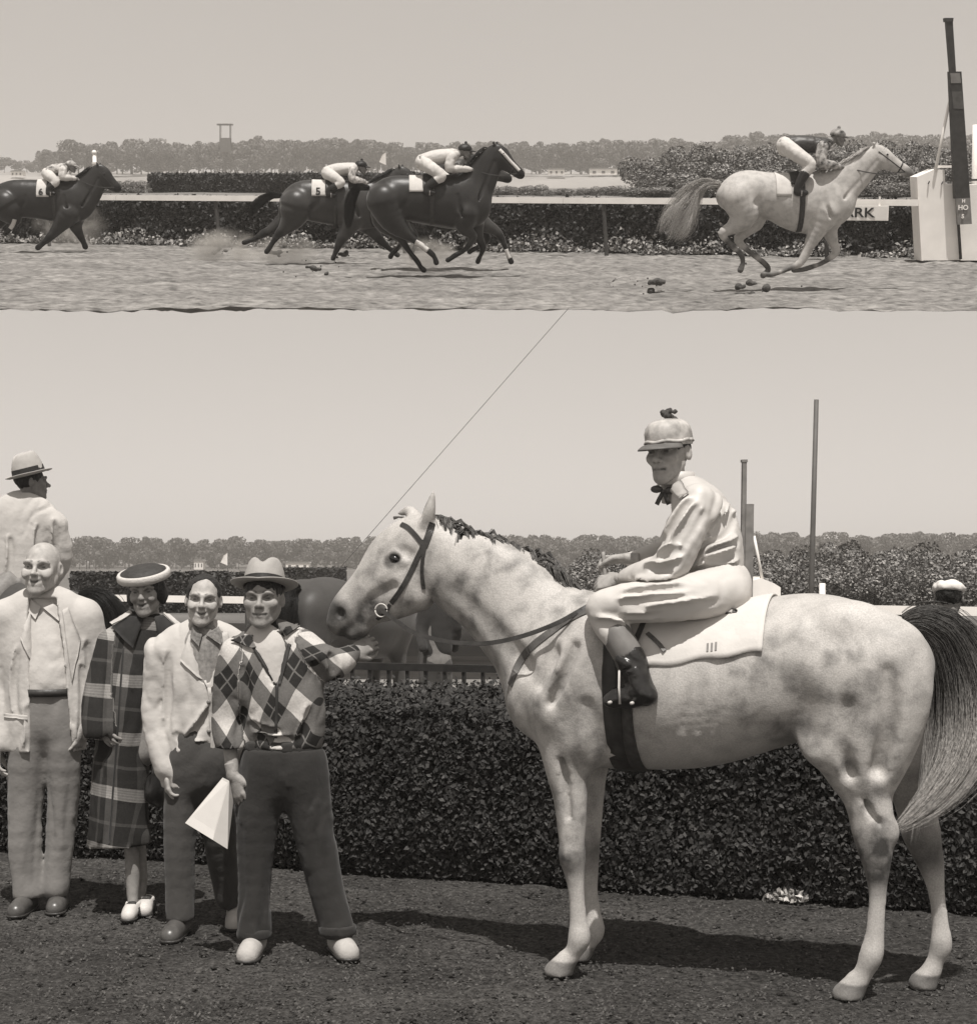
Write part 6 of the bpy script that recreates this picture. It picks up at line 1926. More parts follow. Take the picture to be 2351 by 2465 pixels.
# hidden horse beyond it
H4 = race_horse('race_horse', 'dark racehorse hidden behind the blazed horse, only muzzle and a white-pasterned foreleg showing', 1040, 648,
    [(948, 492, 30, .19), (975, 488, 42, .25), (1015, 490, 46, .27), (1060, 494, 50, .28), (1102, 498, 52, .27), (1132, 504, 46, .22)],
    [(1172, 416, 22, .07), (1158, 436, 27, .085), (1140, 462, 36, .11), (1120, 488, 44, .15)],
    [(1176, 408, 19, .07), (1184, 414, 20, .08), (1196, 420, 15, .06), (1207, 424, 12, .05), (1218, 428, 11, .05), (1223, 431, 9, .045)],
    [(-.12, -.13, [(955, 495, 36), (965, 530, 24), (985, 556, 15), (998, 566, 11), (1000, 590, 8), (990, 610, 8), (992, 620, 9)]),
     (.12, .13, [(960, 495, 32), (955, 530, 22), (965, 560, 13), (972, 572, 11), (960, 595, 8), (945, 610, 8), (940, 618, 9)]),
     (-.12, -.13, [(1140, 520, 26), (1168, 542, 18), (1192, 555, 13), (1206, 572, 11), (1217, 598, 8), (1224, 616, 8), (1230, 630, 10)]),
     (.12, .13, [(1140, 525, 24), (1150, 552, 15), (1172, 570, 11), (1160, 590, 8), (1140, 600, 8), (1130, 606, 9)])],
    BAY, DARKHAIR, ([(922, 468, 0), (905, 480, .02), (900, 520, .05), (900, 545, .05)], [.03, .05, .06, .03]),
    [((1174, 392), (1170, 380), -1), ((1179, 392), (1182, 381), 1)], palepts=[([(1218, 600), (1222, 612), (1227, 622)], .07)])
race_jockey(H4, 'jockey in dark silks almost hidden behind the white-clad jockey of the blazed horse', dict(hip=(1046, 408), sho=(1106, 396), head=(1132, 386), knee=(1082, 438), foot=(1052, 470), hand=(1150, 424), elb=(1104, 420), k=.86, st='stirrup iron on the horse hidden behind the blazed one'), RSILK_D, RSILK_D, mat('black_cap', .02, .5))

# third dark horse
H3 = race_horse('race_horse', 'dark bay racehorse galloping just behind the blazed horse, hind leg kicked back', 780, 632,
    [(706, 490, 33, .19), (732, 482, 45, .25), (778, 486, 49, .27), (825, 490, 53, .28), (868, 496, 54, .27), (900, 504, 42, .2)],
    [(962, 428, 22, .07), (944, 444, 27, .085), (924, 464, 36, .11), (900, 488, 44, .15)],
    [(966, 420, 19, .07), (976, 428, 20, .08), (988, 438, 15, .06), (998, 446, 12, .05), (1008, 454, 11, .05), (1013, 458, 9, .045)],
    [(-.12, -.13, [(715, 495, 40), (705, 525, 28), (685, 550, 17), (672, 562, 13), (658, 582, 9), (648, 598, 9), (642, 606, 9)]),
     (.12, .13, [(705, 500, 34), (690, 525, 22), (655, 552, 14), (635, 562, 12), (615, 575, 8), (600, 580, 8), (588, 584, 9)]),
     (-.12, -.13, [(850, 525, 28), (835, 555, 18), (820, 580, 13), (812, 597, 10), (806, 612, 8), (802, 622, 9)]),
     (.12, .13, [(870, 530, 26), (893, 553, 16), (915, 578, 12), (930, 592, 9), (945, 605, 8), (957, 614, 9)])],
    BAY, DARKHAIR, ([(682, 470, 0), (655, 470, .02), (632, 482, .05), (612, 500, .05), (602, 520, .05)], [.03, .05, .07, .07, .03]),
    [((962, 404), (958, 392), -1), ((967, 404), (970, 393), 1)])
h3hand = H3[3](886, 440, 0)
race_tack(H3, (750, 788, 472), 'the dark bay behind the blazed horse', ('5', 766, 462), 806, h3hand)
race_jockey(H3, 'jockey crouched in white silks and black cap on the dark bay with cloth number five', dict(hip=(788, 414), sho=(848, 406), head=(870, 402), knee=(820, 440), foot=(794, 468), hand=(886, 440), elb=(848, 430), k=.86, st='stirrup iron under the jockey on the number five horse'), RSILK_W, mat('white_check_silk', .4, .5, .6, 18), mat('black_cap', .02, .5))

# number six
H6 = race_horse('race_horse', 'dark racehorse with cloth number six galloping last in a cloud of dust', 110, 606,
    [(6, 482, 36, .2), (40, 478, 43, .26), (95, 480, 45, .28), (140, 484, 48, .28), (174, 488, 44, .24), (194, 494, 28, .16)],
    [(236, 424, 23, .07), (222, 442, 29, .085), (206, 462, 36, .11), (184, 484, 42, .15)],
    [(240, 416, 20, .07), (248, 425, 21, .082), (260, 436, 16, .06), (270, 444, 13, .05), (279, 450, 11, .05), (284, 454, 9, .045)],
    [(-.12, -.13, [(15, 495, 38), (30, 518, 22), (38, 530, 14), (32, 540, 10), (24, 552, 8), (14, 562, 9)]),
     (.12, .13, [(5, 500, 34), (-5, 530, 20), (-15, 545, 12), (-22, 562, 8), (-30, 580, 9)]),
     (-.12, -.13, [(165, 515, 28), (150, 535, 20), (135, 555, 15), (118, 573, 12), (105, 585, 9), (92, 596, 10)]),
     (.12, .13, [(180, 518, 26), (182, 542, 16), (190, 560, 12), (197, 574, 10), (202, 584, 9), (206, 594, 10)])],
    CHEST, DARKHAIR, ([(-22, 462, 0), (-50, 455, .02), (-72, 480, .05), (-84, 510, .05)], [.03, .05, .08, .03]),
    [((236, 400), (232, 388), -1), ((241, 400), (243, 389), 1)], palepts=[([(36, 528), (32, 540), (25, 551)], .09)])
h6hand = H6[3](186, 430, 0)
race_tack(H6, (88, 118, 474), 'the horse galloping last', ('6', 99, 463), 130, h6hand)
race_jockey(H6, 'jockey crouched in pale silks on the dusty number six horse', dict(hip=(114, 416), sho=(152, 406), head=(172, 400), knee=(134, 438), foot=(120, 464), hand=(186, 430), elb=(152, 426), k=.80, st='stirrup iron under the jockey on the number six horse'), mat('blotched_silk', .3, .5, .9, 14), RSILK_W, mat('blotched_cap', .3, .6, .7, 14))
# ------------------------------------------------------------------ the winner's circle: ground, hedge, fence, rail, shrubs, trees
def grid(xs, ys, zf):
    X, Y = np.meshgrid(xs, ys, indexing='ij')
    P = np.stack([X.ravel(), Y.ravel(), np.zeros(X.size)], 1)
    P[:, 2] = zf(P)
    nx, ny = len(xs), len(ys)
    i, j = np.meshgrid(np.arange(nx - 1), np.arange(ny - 1), indexing='ij')
    a = (i * ny + j).ravel()
    return P, np.stack([a, a + ny, a + ny + 1, a + 1], 1)

def leaf_cloud(P, Nn, size, seed, tilt=.8, aspect=1.7):
    """one folded diamond leaf per point"""
    rg = np.random.default_rng(seed)
    n = len(P)
    nn = Nn + rg.normal(0, tilt, (n, 3)); nn /= np.linalg.norm(nn, axis=1)[:, None] + 1e-9
    t = np.cross(nn, rg.normal(0, 1, (n, 3))); t /= np.linalg.norm(t, axis=1)[:, None] + 1e-9
    b = np.cross(nn, t)
    s = (size * rg.uniform(.6, 1.35, n))[:, None]
    V = np.stack([P - t * s * .5 * aspect, P + b * s * .5 + nn * s * .12, P + t * s * .5 * aspect, P - b * s * .5 + nn * s * .12], 1).reshape(-1, 3)
    Fq = np.arange(4 * n).reshape(n, 4)
    tone = np.repeat(rg.uniform(0, 1, n), 4)
    return V, Fq, tone

def leaf_mat(name, v, v2, rough=.5):
    m = mat(name, v, rough, .2, 3, attr='tone', v2=v2, spec=.4)
    return m

# ground sheet to the horizon
TERR = mat('far_grass', .13, .95, .35, .15, detail=8)
o = mesh_obj('terrain', [(-2500, -60, -.03), (2500, -60, -.03), (2500, 4000, -.03), (-2500, 4000, -.03)], [(0, 1, 2, 3)], TERR); setp(o, kind='structure')
def soil_mat():
    m = bpy.data.materials.new('trodden_soil'); m.use_nodes = True
    t = m.node_tree; N = t.nodes; L = t.links; p = N['Principled BSDF']; p.inputs['Roughness'].default_value = .95; p.inputs['Specular IOR Level'].default_value = .1
    tc = N.new('ShaderNodeTexCoord')
    cr = N.new('ShaderNodeValToRGB'); n1 = N.new('ShaderNodeTexNoise'); n1.inputs['Scale'].default_value = 38; n1.inputs['Detail'].default_value = 8; n1.inputs['Roughness'].default_value = .72
    n2 = N.new('ShaderNodeTexNoise'); n2.inputs['Scale'].default_value = 1.4; n2.inputs['Detail'].default_value = 4
    for n in (n1, n2): L.new(tc.outputs['Object'], n.inputs['Vector'])
    cr.color_ramp.elements[0].position = .34; cr.color_ramp.elements[0].color = G(.016)
    cr.color_ramp.elements[1].position = .72; cr.color_ramp.elements[1].color = G(.125)
    e = cr.color_ramp.elements.new(.52); e.color = G(.055)
    L.new(n1.outputs[0], cr.inputs[0])
    mr = N.new('ShaderNodeMapRange'); mr.inputs[1].default_value = .3; mr.inputs[2].default_value = .7; mr.inputs[3].default_value = .65; mr.inputs[4].default_value = 1.4; L.new(n2.outputs[0], mr.inputs[0])
    mx = N.new('ShaderNodeMix'); mx.data_type = 'RGBA'; mx.blend_type = 'MULTIPLY'; mx.inputs[0].default_value = 1
    L.new(cr.outputs[0], mx.inputs[6]); L.new(mr.outputs[0], mx.inputs[7]); L.new(mx.outputs[2], p.inputs['Base Color'])
    bp = N.new('ShaderNodeBump'); bp.inputs['Strength'].default_value = .9; bp.inputs['Distance'].default_value = .03; L.new(n1.outputs[0], bp.inputs['Height']); L.new(bp.outputs[0], p.inputs['Normal'])
    return m
SOIL = soil_mat()
gxs = np.linspace(-4.2, 4.2, 330); gys = np.linspace(4.6, 11.8, 290)
V, Fq = grid(gxs, gys, lambda P: np.clip(.010 * fbm(P, 1.2, 5, 2) + .009 * fbm(P, 7, 8, 2) + .007 * fbm(P, 24, 9, 2), -.024, .012) - .004)
o = mesh_obj('ground', V, Fq, SOIL, smooth=True); setp(o, kind='structure')
# crumbs, cut grass and chips on the soil
rg = np.random.default_rng(11)
n = 30000
yy = 5.4 + 4.6 * rg.uniform(0, 1, n) ** 1.4; xx = rg.uniform(-.36, .36, n) * yy
Pp = np.stack([xx, yy, np.full(n, .004)], 1)
V, Fq, tone = leaf_cloud(Pp, np.tile([0, -.25, 1.0], (n, 1)), .008, 3, .4, 1.7)
V[:, 2] = np.maximum(V[:, 2], -.002)
o = mesh_obj('ground_litter', V, Fq, leaf_mat('crumbs', .04, .085, .95), attrs={'tone': tone ** 2}); setp(o, 'scattered crumbs of soil and cut grass on the trodden ground', 'litter', kind='stuff')
n = 1800
yy = 5.4 + 4.4 * rg.uniform(0, 1, n); xx = rg.uniform(-.36, .36, n) * yy
mb_v, mb_f = [], []
oct_ = np.array([(1, 0, 0), (0, 1, 0), (-1, 0, 0), (0, -1, 0), (0, 0, 1), (0, 0, -.6)], float); of3 = np.array([(0, 1, 4), (1, 2, 4), (2, 3, 4), (3, 0, 4), (1, 0, 5), (2, 1, 5), (3, 2, 5), (0, 3, 5)])
sc = rg.uniform(.004, .015, n) ** 1.0
C = oct_[None] * (sc[:, None, None] * rg.uniform(.6, 1.3, (n, 6, 1))) * np.array([1.2, 1.2, .7]) + np.stack([xx, yy, sc * .3], 1)[:, None]
V = C.reshape(-1, 3); Fq = (of3[None] + (np.arange(n) * 6)[:, None, None]).reshape(-1, 3)
o = mesh_obj('soil_clods', V, Fq, SOIL); setp(o, 'small loose clods lying all over the trodden ground', 'clods', kind='stuff')

# the clipped hedge
HA, HB = GB(170, 2064), GB(2341, 2203)
hd = (HB - HA).normalized(); hn = Vector((-hd.y, hd.x, 0))          # hn points away
HA0, HL = HA - hd * 3.2, (HB - HA).length + 5.2
hedge = thing('clipped_hedge', 'long clipped dark leafy hedge behind the party and the standing grey horse', 'hedge', Matrix(((hd.x, hn.x, 0, HA0.x), (hd.y, hn.y, 0, HA0.y), (0, 0, 1, 0), (0, 0, 0, 1))))
HT, HD = .87, 1.85
def hedge_leaves(L, D, T, n_front, n_top, size, seed, lump=.05):
    rg = np.random.default_rng(seed)
    x = rg.uniform(0, L, n_front); z = rg.uniform(.02, T, n_front)
    P = np.stack([x, np.zeros(n_front), z], 1); w = fbm(P, 1.6, seed, 3)
    dep = rg.exponential(.035, n_front)
    P[:, 1] = -lump * w + dep - .02 + .07 * np.clip(.22 - z, 0, 1) * 3 + .10 * np.clip((z - (T - .12)) / .12, 0, 1) ** 2
    N1 = np.tile([0, -1, .25], (n_front, 1))
    x = rg.uniform(0, L, n_top); y = rg.uniform(0, D, n_top) ** 1.0
    Q = np.stack([x, y, np.full(n_top, T)], 1); Q[:, 2] += .045 * fbm(Q, 1.9, seed + 3, 3) + rg.normal(0, .018, n_top) + rg.exponential(.014, n_top)
    N2 = np.tile([0, -.3, 1], (n_top, 1))
    return leaf_cloud(np.vstack([P, Q]), np.vstack([N1, N2]), size, seed, .75)
V, Fq, tone = hedge_leaves(HL, HD, HT, 120000, 75000, .020, 41)
o = mesh_obj('foliage', V, Fq, leaf_mat('hedge_leaf', .010, .046, .75), hedge, attrs={'tone': tone ** 1.6}); o['kind'] = 'stuff'
MB().box((HL / 2, HD / 2 + .05, HT / 2 - .05), (HL, HD - .16, HT - .12)).build('twig_core', mat('hedge_core', .010, 1, .3), hedge)
# dead twigs and a small pale flower at its foot
fl = thing('flowering_plant', 'small white-flowered plant at the foot of the clipped hedge', 'plant', Matrix.Translation(GB(1895, 2172)))
q = np.random.default_rng(4).normal(0, 1, (420, 3)); q /= np.linalg.norm(q, axis=1)[:, None]; q[:, 2] = abs(q[:, 2])
q *= np.array([.12, .07, .06]) * np.random.default_rng(5).uniform(.4, 1, (420, 1))
V, Fq, tone = leaf_cloud(q + np.array([0, 0, .01]), q, .018, 3); mesh_obj('petals', V, Fq, leaf_mat('pale_petals', .08, .5), fl, attrs={'tone': tone})

# iron fence behind the hedge
FO = HA0 + hn * 2.45
fence = thing('iron_fence', 'dark iron picket fence with flat top rail beyond the clipped hedge', 'fence', Matrix(((hd.x, hn.x, 0, FO.x), (hd.y, hn.y, 0, FO.y), (0, 0, 1, 0), (0, 0, 0, 1))))
IRON = mat('black_iron', .02, .5, .3, 20)
MB().box((HL / 2, 0, .965), (HL, .045, .05)).build('top_rail', IRON, fence)
MB().box((HL / 2, 0, .18), (HL, .03, .035)).build('bottom_rail', IRON, fence)
pk = None
for i in range(int(HL / .137)):
    x = .05 + i * .137
    if pk is None: pk = MB().box((0, 0, .47), (.024, .024, .94)).build('picket', IRON, fence, Matrix.Translation((x, 0, 0)))
    else: same_mesh('picket', pk, fence, Matrix.Translation((x, 0, 0)))

# dirt course beyond the fence
V, Fq = grid(np.linspace(-30, 30, 90), np.linspace(12.3, 31, 60), lambda P: .006 * fbm(P, .8, 3, 2) - .014)
TRACK = mat('pale_track_dirt', .24, .95, .3, .8, .5, 6, .1, detail=8, bdist=.05)
o = mesh_obj('dirt_course', V, Fq, TRACK); setp(o, kind='structure')

# white running rail
WHITE = mat('white_paint', .78, .5, .06, 3)
def running_rail(A, B, z, label, M, seglen, boardh, post_every, post_mat, lean=.12, group=None):
    d = (B - A); L = d.length; d = d.normalized(); n = Vector((-d.y, d.x, 0))
    rail = thing('running_rail', label, 'rail', M @ Matrix(((d.x, n.x, 0, A.x), (d.y, n.y, 0, A.y), (0, 0, 1, 0), (0, 0, 0, 1))))
    k = int(math.ceil(L / seglen)); sg = L / k
    for i in range(k):
        MB().box((i * sg + sg / 2, 0, z - boardh / 2), (sg - .008, .06, boardh)).build('rail_board', WHITE, rail)
    for i in range(int(L / post_every) + 1):
        x = i * post_every + .7
        MB().tube([(x + lean * .4, .0, -.05), (x, .05, z - boardh)], .045, 8).build('post', post_mat, rail)
        MB().box((x, .06, z - boardh * .6), (.08, .06, boardh * .6)).build('bracket', post_mat, rail)
    return rail
RA, RB = GB(-60, 1427, 1.26), GB(2420, 1462, 1.26)
POSTM = mat('dark_post', .05, .8, .2, 10)
_rx = Vector((RB.x - RA.x, RB.y - RA.y, 0)).normalized() * 6
running_rail(Vector((RA.x, RA.y, 0)) - _rx * .6, Vector((RB.x, RB.y, 0)) + _rx, 1.26, 'white running rail far behind the clipped hedge and the party', M_B, 3.6, .085, 2.6, POSTM)

# ---- shrubs and trees: a few kinds, many individuals
def crown_points(n, blobs, seed, shell=.7):
    rg = np.random.default_rng(seed); P, Nn = [], []
    w = np.array([b[3] ** 2 for b in blobs]); w = w / w.sum()
    for (cx, cy, cz, r), k in zip(blobs, (w * n).astype(int)):
        d = rg.normal(0, 1, (k, 3)); d /= np.linalg.norm(d, axis=1)[:, None]
        rad = r * (shell + (1 - shell) * rg.uniform(0, 1, k) ** .5) * (1 + .18 * vnoise(d * 2.2 + cx, 1.0, seed))
        P.append(np.array([cx, cy, cz]) + d * rad[:, None] * np.array([1, 1, .85])); Nn.append(d)
    return np.vstack(P), np.vstack(Nn)

TREE_LEAF = leaf_mat('tree_leaf', .07, .18, .8)
BARK = mat('bark', .06, .9, .3, 5)
SHRUB_LEAF = leaf_mat('shrub_leaf', .07, .34, .7)
def tree_proto(seed, h=9.0, w=3.2, n=1500, leaf=.5):
    rg = random.Random(seed)
    blobs = [(rg.uniform(-.75, .75) * w, rg.uniform(-.7, .7) * w, h * rg.uniform(.16, .80), w * rg.uniform(.26, .5)) for _ in range(16)] + [(rg.uniform(-.5, .5) * w, 0, h * .80, w * .34), (rg.uniform(-.8, .8), 0, h * .84, w * .26)]
    P, Nn = crown_points(n, blobs, seed)
    V, Fq, tone = leaf_cloud(P, Nn, leaf, seed, .6, 1.3)
    cr = bpy.data.meshes.new('crown')
    o = mesh_obj('crown', V, Fq, TREE_LEAF, attrs={'tone': tone ** 1.5})
    mb = MB(); mb.tube([(0, 0, -.3), (.05, 0, h * .25), (rg.uniform(-.2, .2), 0, h * .5), (0, 0, h * .75)], [.22, .17, .12, .04], 7)
    for k in range(5):
        a = rg.uniform(0, 6.28); z = h * rg.uniform(.28, .5)
        mb.tube([(0, 0, z), (math.cos(a) * w * .3, math.sin(a) * w * .3, z + h * .16), (math.cos(a) * w * .5, math.sin(a) * w * .5, z + h * .26)], [.09, .06, .02], 5)
    t = mb.build('trunk', BARK)
    m1, m2 = o.data, t.data
    bpy.data.objects.remove(o); bpy.data.objects.remove(t)
    return m1, m2
TREES = [tree_proto(s, 9.0, 3.4) for s in (1, 2, 3, 4, 5)]
def put_tree(i, M, name, label, group):
    r = thing(name, label, 'tree', M, group)
    for nm, me in (('crown', TREES[i][0]), ('trunk', TREES[i][1])):
        o = bpy.data.objects.new(nm, me); COL.objects.link(o); o.parent = r
    return r
def shrub_proto(seed, n=5200, leaf=.075, wide=1.9, hgt=2.3):
    rg = random.Random(seed)
    blobs = [(rg.uniform(-1, 1) * wide * .6, rg.uniform(-.5, .5) * wide * .5, hgt * rg.uniform(.25, .75), wide * rg.uniform(.22, .42)) for _ in range(11)]
    P, Nn = crown_points(n, blobs, seed, .75)
    P[:, 2] = np.maximum(P[:, 2], .02)
    V, Fq, tone = leaf_cloud(P, Nn, leaf, seed, .7, 1.4)
    o = mesh_obj('foliage', V, Fq, SHRUB_LEAF, attrs={'tone': tone ** 1.8})
    mb = MB()
    for k in range(7):
        a = rg.uniform(0, 6.28); mb.tube([(0, 0, -.1), (math.cos(a) * .4, math.sin(a) * .3, hgt * .4), (math.cos(a) * 1.0, math.sin(a) * .6, hgt * .75)], [.05, .035, .012], 5)
    t = mb.build('stems', BARK); m1, m2 = o.data, t.data
    bpy.data.objects.remove(o); bpy.data.objects.remove(t)
    return m1, m2
SHRUBS = [shrub_proto(s) for s in (11, 12, 13, 14)]
def put_shrub(i, M, label, group):
    r = thing('leafy_shrub', label, 'shrub', M, group)
    for nm, me in (('foliage', SHRUBS[i][0]), ('stems', SHRUBS[i][1])):
        o = bpy.data.objects.new(nm, me); COL.objects.link(o); o.parent = r
    return r
def TRS(p, rz, s): return Matrix.Translation(p) @ Matrix.Rotation(rz, 4, 'Z') @ Matrix.Diagonal((s[0], s[1], s[2], 1))

rr = random.Random(5)
lab = 'leafy tree of the far wood seen behind the winner\'s circle'
for row, d in enumerate((405, 418, 432)):
    x = -20
    while x < 2400:
        top = 1290 if x < 900 else 1286 if x < 1700 else 1276
        top += rr.uniform(-6, 16) + row * -2
        z = PB(x, top, d).z
        s = z / 9.2
        put_tree(rr.randrange(5), TRS(Vector((PB(x, HOR_B, d).x, d + rr.uniform(-3, 3), -.03)), rr.uniform(0, 6.28), (s * rr.uniform(.85, 1.1), s * rr.uniform(.85, 1.1), s)), 'wood_tree', lab, 'trees of the far wood behind the paddock')
        x += rr.uniform(24, 52)
lab = 'pale-leaved shrub of the bank behind the rail and the grey horse\'s rump'
for row, (d, t0) in enumerate(((64, 1308), (59, 1330), (55, 1362))):
    x = 1340 + row * 20 if row else 1460
    while x < 2440:
        top = t0 + rr.uniform(-12, 14) - (14 if x > 2000 else 0)
        z = PB(x, top, d).z
        s = z / 2.35
        put_shrub(rr.randrange(4), TRS(Vector((PB(x, HOR_B, d).x, d, -.03)), rr.uniform(-.5, .5) + rr.choice((0, 3.14)), (1.0 * rr.uniform(.85, 1.1), .9, s)), lab, 'shrubs on the bank behind the paddock rail')
        x += rr.uniform(85, 125)
# infield clipped hedge, dark band
def far_hedge(A, B, h, dep, M, label, n, leaf, z0=0.0, tones=(.018, .07), name='infield_hedge'):
    d = (B - A); L = d.length; d = d.normalized(); nn = Vector((-d.y, d.x, 0))
    t = thing(name, label, 'hedge', M @ Matrix(((d.x, nn.x, 0, A.x), (d.y, nn.y, 0, A.y), (0, 0, 1, z0), (0, 0, 0, 1))))
    V, Fq, tone = hedge_leaves(L, dep, h, int(n * .65), int(n * .35), leaf, 77, .08)
    o = mesh_obj('foliage', V, Fq, leaf_mat('far_hedge_leaf_%g' % tones[1], tones[0], tones[1], .6), t, attrs={'tone': tone ** 1.6}); o['kind'] = 'stuff'
    MB().box((L / 2, dep / 2 + .06, h / 2 - .04), (L, dep - .2, h - .1)).build('twig_core', mat('hedge_core', .010, 1, .3), t)
    return t
A, B = PB(170, HOR_B, 58), PB(640, HOR_B, 58)
far_hedge(Vector((A.x, 58, 0)), Vector((B.x, 58, 0)), PB(200, 1384, 58).z, 1.4, M_B, 'dark clipped infield hedge above the rail behind the plaid-coated woman', 9000, .11)
A, B = PB(655, HOR_B, 92), PB(830, HOR_B, 92)
far_hedge(Vector((A.x, 92, 0)), Vector((B.x, 92, 0)), PB(700, 1371, 92).z, 1.4, M_B, 'short dark infield hedge beyond the fedora of the man in the diamond jacket', 3000, .14)

# poles and the finish post behind the paddock
def simple_pole(name, label, cat, p0, p1, r, m, M=M_B):
    t = thing(name, label, cat, M @ Matrix.Translation(p0))
    MB().tube([Vector((0, 0, 0)), (Vector(p1) - Vector(p0)) * .5, Vector(p1) - Vector(p0)], [r * 1.1, r, r * .9], 10).build('shaft', m, t, smooth=True)
    MB().tube([Vector((0, 0, -.02)), Vector((0, 0, .12))], [r * 1.8, r * 1.6], 10).build('footing', m, t, smooth=True)
    return t
GREYPAINT = mat('grey_paint', .09, .6, .15, 6)
D = 22.5
simple_pole('tall_pole', 'tall thin grey pole rising behind the grey horse\'s back', 'pole', Vector((PB(1944, 1500, D).x, D, 0)), PB(1964, 962, D), .035, GREYPAINT)
def finish_post(label, M, pts, D, PP, sign=None, zg=0.0):
    t = thing('finish_post', label, 'finish post', M @ Matrix.Translation((PP(pts['cx'], 500, D).x, D, zg)))
    R0 = Vector((PP(pts['cx'], 500, D).x, D, zg))
    def q(x, y, dy=0): return PP(x, y, D + dy) - R0
    def slab(poly, thick, nm, m, dy=0.0):
        f = [q(x, y, dy) for x, y in poly]; b = [v + Vector((0, thick, 0)) for v in f]; n = len(f)
        return mesh_obj(nm, f + b, [tuple(range(n)), tuple(range(2 * n - 1, n - 1, -1))] + [(i, i + n, (i + 1) % n + n, (i + 1) % n) for i in range(n)], m, t)
    for nm, poly, th, m, dy in pts['slabs']: slab(poly, th, nm, m, dy)
    for nm, a, b, r, m, dy in pts['rods']:
        MB().tube([q(*a, dy), (q(*a, dy) + q(*b, dy)) / 2, q(*b, dy)], r, 8).build(nm, m, t, smooth=True)
    return t, q
BLACKP = mat('dark_board', .035, .6, .3, 8)
GREYP = mat('mid_board', .16, .6, .2, 8)
yg = 1353 + CAM_Z * F / 23.4
finish_post('dark finish post with white screen showing over the grey horse\'s back', M_B, dict(cx=1810,
    slabs=[('white_screen', [(1808, yg), (1808, 1398), (1832, 1392), (1862, 1404), (1878, 1414), (1878, yg)], .5, WHITE, 0.0),
           ('dark_board', [(1787, yg), (1795, 1213), (1814, 1213), (1808, yg)], .12, GREYP, -.15),
           ('mast', [(1782, 1454), (1787, 1110), (1797, 1110), (1794, 1454)], .12, GREYP, -.12),
           ('mast_cap', [(1785, 1112), (1785, 1106), (1799, 1106), (1799, 1112)], .14, GREYP, -.13),
           ('cross_bar', [(1776, 1396), (1776, 1388), (1828, 1388), (1828, 1396)], .08, WHITE, .1)],
    rods=[('stay', (1834, 1394), (1814, 1290), .02, WHITE, .1)]), 23.4, PB)
simple_pole('rail_marker', 'short white marker post standing on the rail behind the grey\'s croup', 'marker post', Vector((PB(1978, 1440, 23).x, 23, 0)), PB(1978, 1404, 23), .045, WHITE)
# pennant
def pennant(label, x, ytop, ybot, d, PP, M, zg):
    p0 = Vector((PP(x, 400, d).x, d, zg)); p1 = PP(x, ytop, d)
    t = thing('pennant', label, 'flag', M @ Matrix.Translation(p0))
    h = p1.z - zg
    MB().tube([(0, 0, 0), (0, 0, h)], .05 * d / 430 * 2, 6).build('pole', GREYPAINT, t)
    s = h * .55
    mesh_obj('cloth', [(0, -.02, h), (0, -.02, h - s), (-s * .55, .0, h - s * .75), (-s * .3, -.1, h - s * .2), (0, .02, h), (0, .02, h - s), (-s * .55, .04, h - s * .75), (-s * .3, -.06, h - s * .2)], [(0, 1, 2, 3), (7, 6, 5, 4), (0, 3, 7, 4), (3, 2, 6, 7), (2, 1, 5, 6)], WHITE, t)
pennant('white pennant on a pole in the infield behind the bareheaded man', 553, 1330, 1372, 200, PB, M_B, 0)
# low white sheds far in the infield
def low_shed(label, x0, x1, y0, y1, d, PP, M, zg, m=None):
    a, b = PP(x0, y0, d), PP(x1, y0, d); h = PP(x0, y0, d).z - zg; w = b.x - a.x
    t = thing('low_shed', label, 'shed', M @ Matrix.Translation(((a.x + b.x) / 2, d, zg)))
    MB().box((0, 0, h * .4), (w, 3, h * .8)).build('wall', m or WHITE, t)
    mbr = MB(); mbr.prism([(-w / 2 - .2, h * .8), (w / 2 + .2, h * .8), (w / 2 - .3, h), (-w / 2 + .3, h)], 3.4, Matrix.Identity(4)); mbr.build('roof', GREYP, t)
    for k in range(3):
        xx = -w / 3 + k * w / 3
        MB().box((xx, -1.52, h * .4), (w * .12, .06, h * .35)).build('window', BLACKP, t)
low_shed('low white shed under the wood behind the diamond-jacketed man', 690, 745, 1352, 1366, 390, PB, M_B, 0)
low_shed('small white hut under the wood behind the plaid-coated woman\'s hat', 470, 492, 1346, 1366, 392, PB, M_B, 0)

# ---- the thin stay wire
wire = thing('stay_wire', 'thin taut wire slanting up behind the grey horse\'s head', 'wire', Matrix.Translation(GB(420, 1821)))
w0 = GB(420, 1821); w1 = PB(1368, 742, 14.9)
MB().tube([Vector((0, 0, 0)), (w1 - w0) * .5, w1 - w0], .0026, 5).build('strand', mat('wire_grey', .10, .6), wire)
MB().box((0, 0, .05), (.06, .06, .14)).build('anchor', IRON, wire)
# ------------------------------------------------------------------ the race course on the slope above
d0 = GA(1175, 738).y
RL, RR_ = GA(40, 589), GA(2142, 627)
rd = (RR_ - RL); rd.normalize()
def rail_y(x): return RL.y + (x - RL.x) * rd.y / rd.x
nx, ny = 220, 150
xs = np.linspace(-17, 15, nx); ts = np.linspace(0, 1, ny) ** 1.25
P = np.array([(x, d0 + (rail_y(x) + 4.2 - d0) * t, 0) for x in xs for t in ts])
P[:, 2] = .030 * fbm(P * np.array([.5, 1.6, 1]), .9, 4, 3) + .024 * fbm(P * np.array([.8, 1.2, 1]), 3.6, 6, 2) + .020 * fbm(P, 7, 7, 2) - .035
i, j = np.meshgrid(np.arange(nx - 1), np.arange(ny - 1), indexing='ij'); a = (i * ny + j).ravel()
Fq = np.stack([a, a + ny, a + ny + 1, a + 1], 1)
